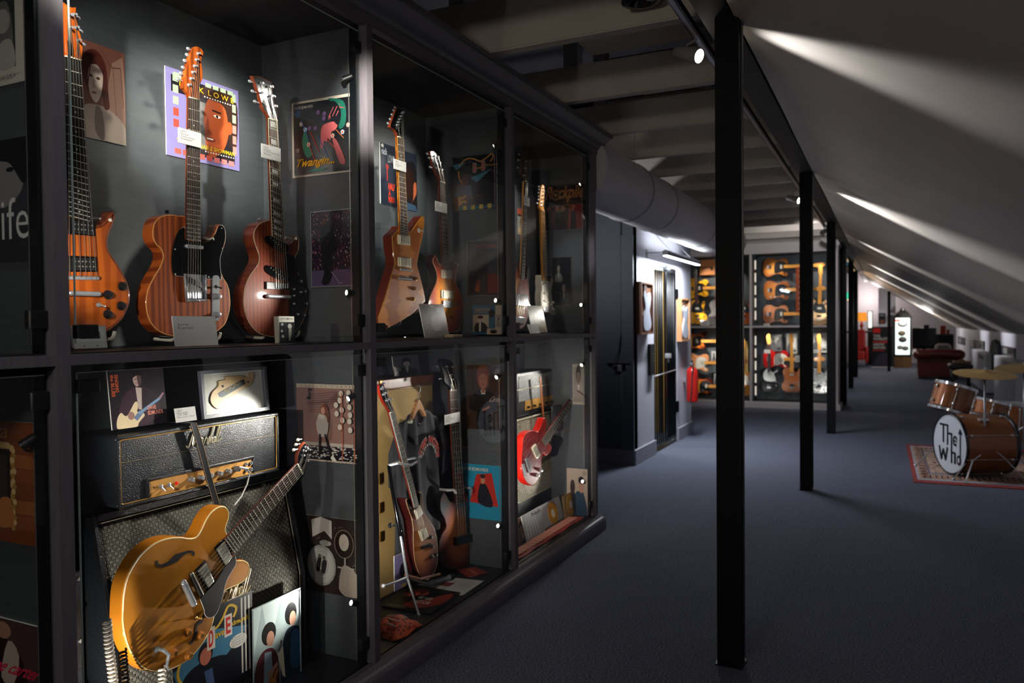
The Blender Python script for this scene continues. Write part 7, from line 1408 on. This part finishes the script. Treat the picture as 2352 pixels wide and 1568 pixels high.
MB().box((0, 0, -.05), (w, h, 0), bev=.012).build('panel', BLACKG, t); MB().box((w * .42, -t.org.z, -.06), (w * .58, h * .4, -.051)).box((w * .2, -t.org.z, -.2), (w * .8, -t.org.z + .02, .1)).build('stand', BLACK, t)
t, w, h = fobj('speaker_cabinet', 'black amplifier box right of the flat screen', 'amplifier', 2152, 2191, 767, 803, 22.3)
MB().box((0, -t.org.z, -.35), (w, h, 0), bev=.015).build('case', TOLEX, t); MB().box((.04, .02, 0), (w - .04, h - .06, .006)).build('grille', P('#1b1d22', .8), t)
t, w, h = fobj('cushion', 'white cushion with dark lettering before the black amplifier box', 'cushion', 2148, 2186, 789, 803, 22.12)
MB().slab(catmull([(0, 0, 1), (w, 0, 1), (w, h * .6), (w * .8, h), (w * .2, h), (0, h * .6)], 4), -.12, 0, .03).build('cover', P('#b5b3b2', .7), t); MB().box((w * .2, -t.org.z, -.1), (w * .8, -.002, -.02)).build('stool_base', BLACK, t); A = Art(0, 0, w, h, .001); A.rect(.2, .35, .8, .6, '#3c3c42'); A.build(t)
for L, R_, a_, b_, c_, lb in ((2160, 2172, 748, 767, '#b8401c', 'tall orange'), (2174, 2181, 757, 767, '#b8602c', 'small orange'), (2122, 2134, 746, 753, '#3a3c44', 'low dark')):
    t, w, h = fobj('storage_box', lb + ' box on top of the equipment behind the sofa', 'box', L, R_, a_, b_, 22.55 if L > 2150 else 22.62); MB().box((0, 0, -.15), (w, h, 0), bev=.01).build('carton', P(c_, .6), t); MB().box((-.004, h * .75, -.154), (w + .004, h + .003, .004)).build('lid', P(c_, .5), t)
t, w, h = fobj('side_table', 'low black round-edged table before the sofa with a wooden tray', 'table', 2180, 2236, 836, 862, 17.3, floor=True)
MB().box((0, h - .1, -.5), (w, h - .0, 0), bev=.03).build('top', BLACK, t)
for x in (.06, w - .06):
    for z in (-.06, -.44): MB().tube([(x, 0, z), (x, h - .1, z)], .02, 8).build('leg', BLACK, t)
t2, w, h2 = fobj('wooden_tray', 'brown wooden tray on the low black table', 'tray', 2190, 2231, 827, 836, 17.45); t2.org.z = h; t2.o.location.z = h
MB().box((0, 0, -.3), (w, .05, 0), bev=.01).box((.1, .05, -.2), (w - .1, .08, -.1)).build('tray', WD1, t2)
# knee wall pictures and heaters (face -X)
def kobj(name, label, cat, L, R_, top, bot, d=.02, grp=None):
    t = T(name, label, cat, at(L, bot, X=XK - .002 - d), 180, group=grp); w = t.px(R_, (top + bot) / 2)[0]; h = t.px(L, top)[1]; return t, w, h
for L, R_, a_, b_, c_, lb in ((2200, 2215, 772, 788, '#20242c', 'small dark picture nearest the far end'), (2227, 2237, 778, 798, '#8a2420', 'red picture'), (2238, 2260, 779, 800, '#5c6058', 'grey and black picture beside the red one'), (2298, 2330, 792, 813, '#3a3c42', 'wide dark picture above the right heater')):
    t, w, h = kobj('picture_frame', lb + ' on the low white wall', 'picture', L, R_, a_, b_, grp='pictures on the low white wall'); MB().box((0, 0, -.018), (w, h, 0), bev=.006).build('frame', BLACK, t); A = Art(0, 0, w, h, .0005); A.rect(.06, .08, .94, .92, c_).rect(.2, .2, .5, .8, '#8d8d88').ell(.7, .5, .1, .2, '#1c1c22'); A.build(t)
for L, R_, a_, b_, lb in ((2228, 2264, 800, 836, 'left white wall heater'), (2283, 2332, 815, 862, 'right white wall heater, behind the cymbals')):
    t, w, h = kobj('wall_heater', lb + ' by the drum kit', 'heater', L, R_, a_, b_, .18, 'white heaters along the low wall'); MB().box((0, -t.org.z + .02, -.17), (w, h, 0), bev=.02).build('casing', P('#a9a8ac', .5), t); MB().box((w * .6, h - .12, 0), (w * .85, h - .06, .01)).build('control', P('#55555c', .4), t)
t, w, h = kobj('coat', 'dark coat hanging on the low white wall between the heaters', 'coat', 2272, 2292, 781, 852, .08)
MB().slab(catmull([(0, 0, 1), (w, 0, 1), (w * .9, h * .6), (w * .7, h), (w * .3, h), (w * .05, h * .6)], 4), -.05, .01, .02).build('cloth', P('#14181f', .8), t); MB().tube([(w / 2, h - .01, -.02), (w / 2, h + .06, -.04)], .004, 6).build('hook', STEEL, t)
# lounge corner behind the row of posts
t = upright('table_lamp', 'table lamp with glowing orange drum shade at the end of the hall', 'lamp', at(1979, 760, Y=27.5)); s_ = (at(1979, 728, Y=27.5) - at(1979, 760, Y=27.5)).z
MB().lathe([(.17, s_ - .13), (.15, s_ + .15)], n=28, cap=False).build('shade', P('#e08a2c', .6, emit=1.1), t); MB().lathe([(.10, 0), (.05, .03), (.03, .10), (.06, .18), (.03, .26), (.012, s_)], n=16).build('base', P('#b8401c', .4), t)
zt_ = t.location.z
t = upright('lounge_table', 'long dark console table under the orange lamp', 'table', (at(1979, 760, Y=27.5).x - .2, 27.5, 0)); MB().box((-.9, -.25, zt_ - .06), (.9, .25, zt_)).build('top', P('#15161b', .4), t)
for x in (-.85, .85): MB().box((x - .04, -.22, 0), (x + .04, .22, zt_ - .06)).build('leg', BLACK, t)
t, w, h = fobj('armchair', 'bright red armchair below the orange lamp', 'chair', 1966, 1987, 757, 800, 26.6, floor=True); RD = P('#a82018', .5)
MB().box((0, .2, -.55), (w, .48, 0), bev=.04).build('seat', RD, t); MB().box((0, .2, -.6), (w, h, -.48), bev=.04).build('backrest', RD, t); MB().box((-.08, .1, -.55), (0, .62, .0), bev=.03).build('armrest', RD, t); MB().box((w, .1, -.55), (w + .08, .62, .0), bev=.03).build('armrest', RD, t)
for x in (-.04, w + .04):
    for z in (-.5, -.06): MB().tube([(x, 0, z), (x, .14, z)], .02, 8).build('leg', BLACK, t)
t, w, h = fobj('exit_sign', 'green lit emergency exit sign hanging between the far posts', 'sign', 1926, 1950, 672, 687, 19.05); MB().box((0, 0, -.03), (w, h, 0), bev=.004).build('box', P('#1fae86', .4, emit=2.2), t); A = Art(0, 0, w, h, .001); A.mats.append(P('#d8fff0', .4, emit=2.5)); A.poly([(.12, .5), (.3, .8), (.3, .62), (.5, .62), (.5, .38), (.3, .38), (.3, .2)], A.mats[0]).ell(.72, .74, .05, .1, A.mats[0]).poly([(.66, .2), (.66, .62), (.82, .6), (.8, .2)], A.mats[0]); A.build(t, 'symbol')
MB().tube([(w / 2, h, -.015), (w / 2, 2.754 - t.org.z, -.015)], .006, 6).build('rod', STEEL, t)
t = upright('pendant_bulb', 'warm glowing filament pendant bulb between the farthest posts', 'lamp', at(1955, 688, Y=22.635)); MB().ball((0, 0, 0), .08, (1, 1, 1.3)).build('bulb', P('#ffb060', .3, emit=7), t); MB().tube([(0, 0, .1), (0, 0, 2.754 - t.location.z)], .006, 6).build('cord', BLACK, t); MB().cyl((0, 0, 0), .03, .09, .15, n=12).build('socket', BRASS, t)
l = bpy.data.lights.new('bulb_light', 'POINT'); l.energy = 18; l.color = (1, .65, .35); l.shadow_soft_size = .1; o = bpy.data.objects.new('bulb_light', l); COL.objects.link(o); o.location = t.location + Vector((0, -.2, 0))
t, w, h = fobj('wall_screen', 'narrow bright blue screen high between the far posts', 'screen', 1940, 1951, 576, 608, 19.05); MB().box((0, 0, -.03), (w, h, 0), bev=.004).build('panel', P('#2a7f98', .4, emit=.55), t); MB().tube([(w / 2, h, -.015), (w / 2, 2.754 - t.org.z, -.015)], .006, 6).build('rod', STEEL, t)
t, w, h = fobj('light_panel', 'tall narrow white light panel left of the pillar', 'lamp', 1995, 2002, 716, 752, 27.9); MB().box((0, 0, -.03), (w, h, 0), bev=.004).build('diffuser', P('#e8f4e4', .4, emit=2), t); MB().box((-.03, -t.org.z, -.05), (w + .03, h + .03, -.03)).build('post', P('#55585c', .5), t)
t, w, h = fobj('picture_frame', 'dark poster hung on the white pillar', 'picture', 2018, 2034, 719, 744, 26.88); MB().box((0, 0, -.018), (w, h, 0)).build('frame', BLACK, t); A = Art(0, 0, w, h, .0005); A.rect(.06, .05, .94, .95, '#22262e').rect(.2, .1, .8, .4, '#8a5a48').rect(.2, .75, .8, .85, '#8d8d92'); A.build(t)
for i, (x, y, z, p) in enumerate(((-.6, 28.2, 2.2, 60), (.9, 25.2, 1.6, 40))):  # bare fill lights added to brighten the hall end, without fixtures
    l = bpy.data.lights.new('lounge_fill_light', 'POINT'); l.energy = p; l.color = (1, .9, .85); l.shadow_soft_size = .15; o = bpy.data.objects.new('lounge_fill_light', l); COL.objects.link(o); o.location = (x, y, z)
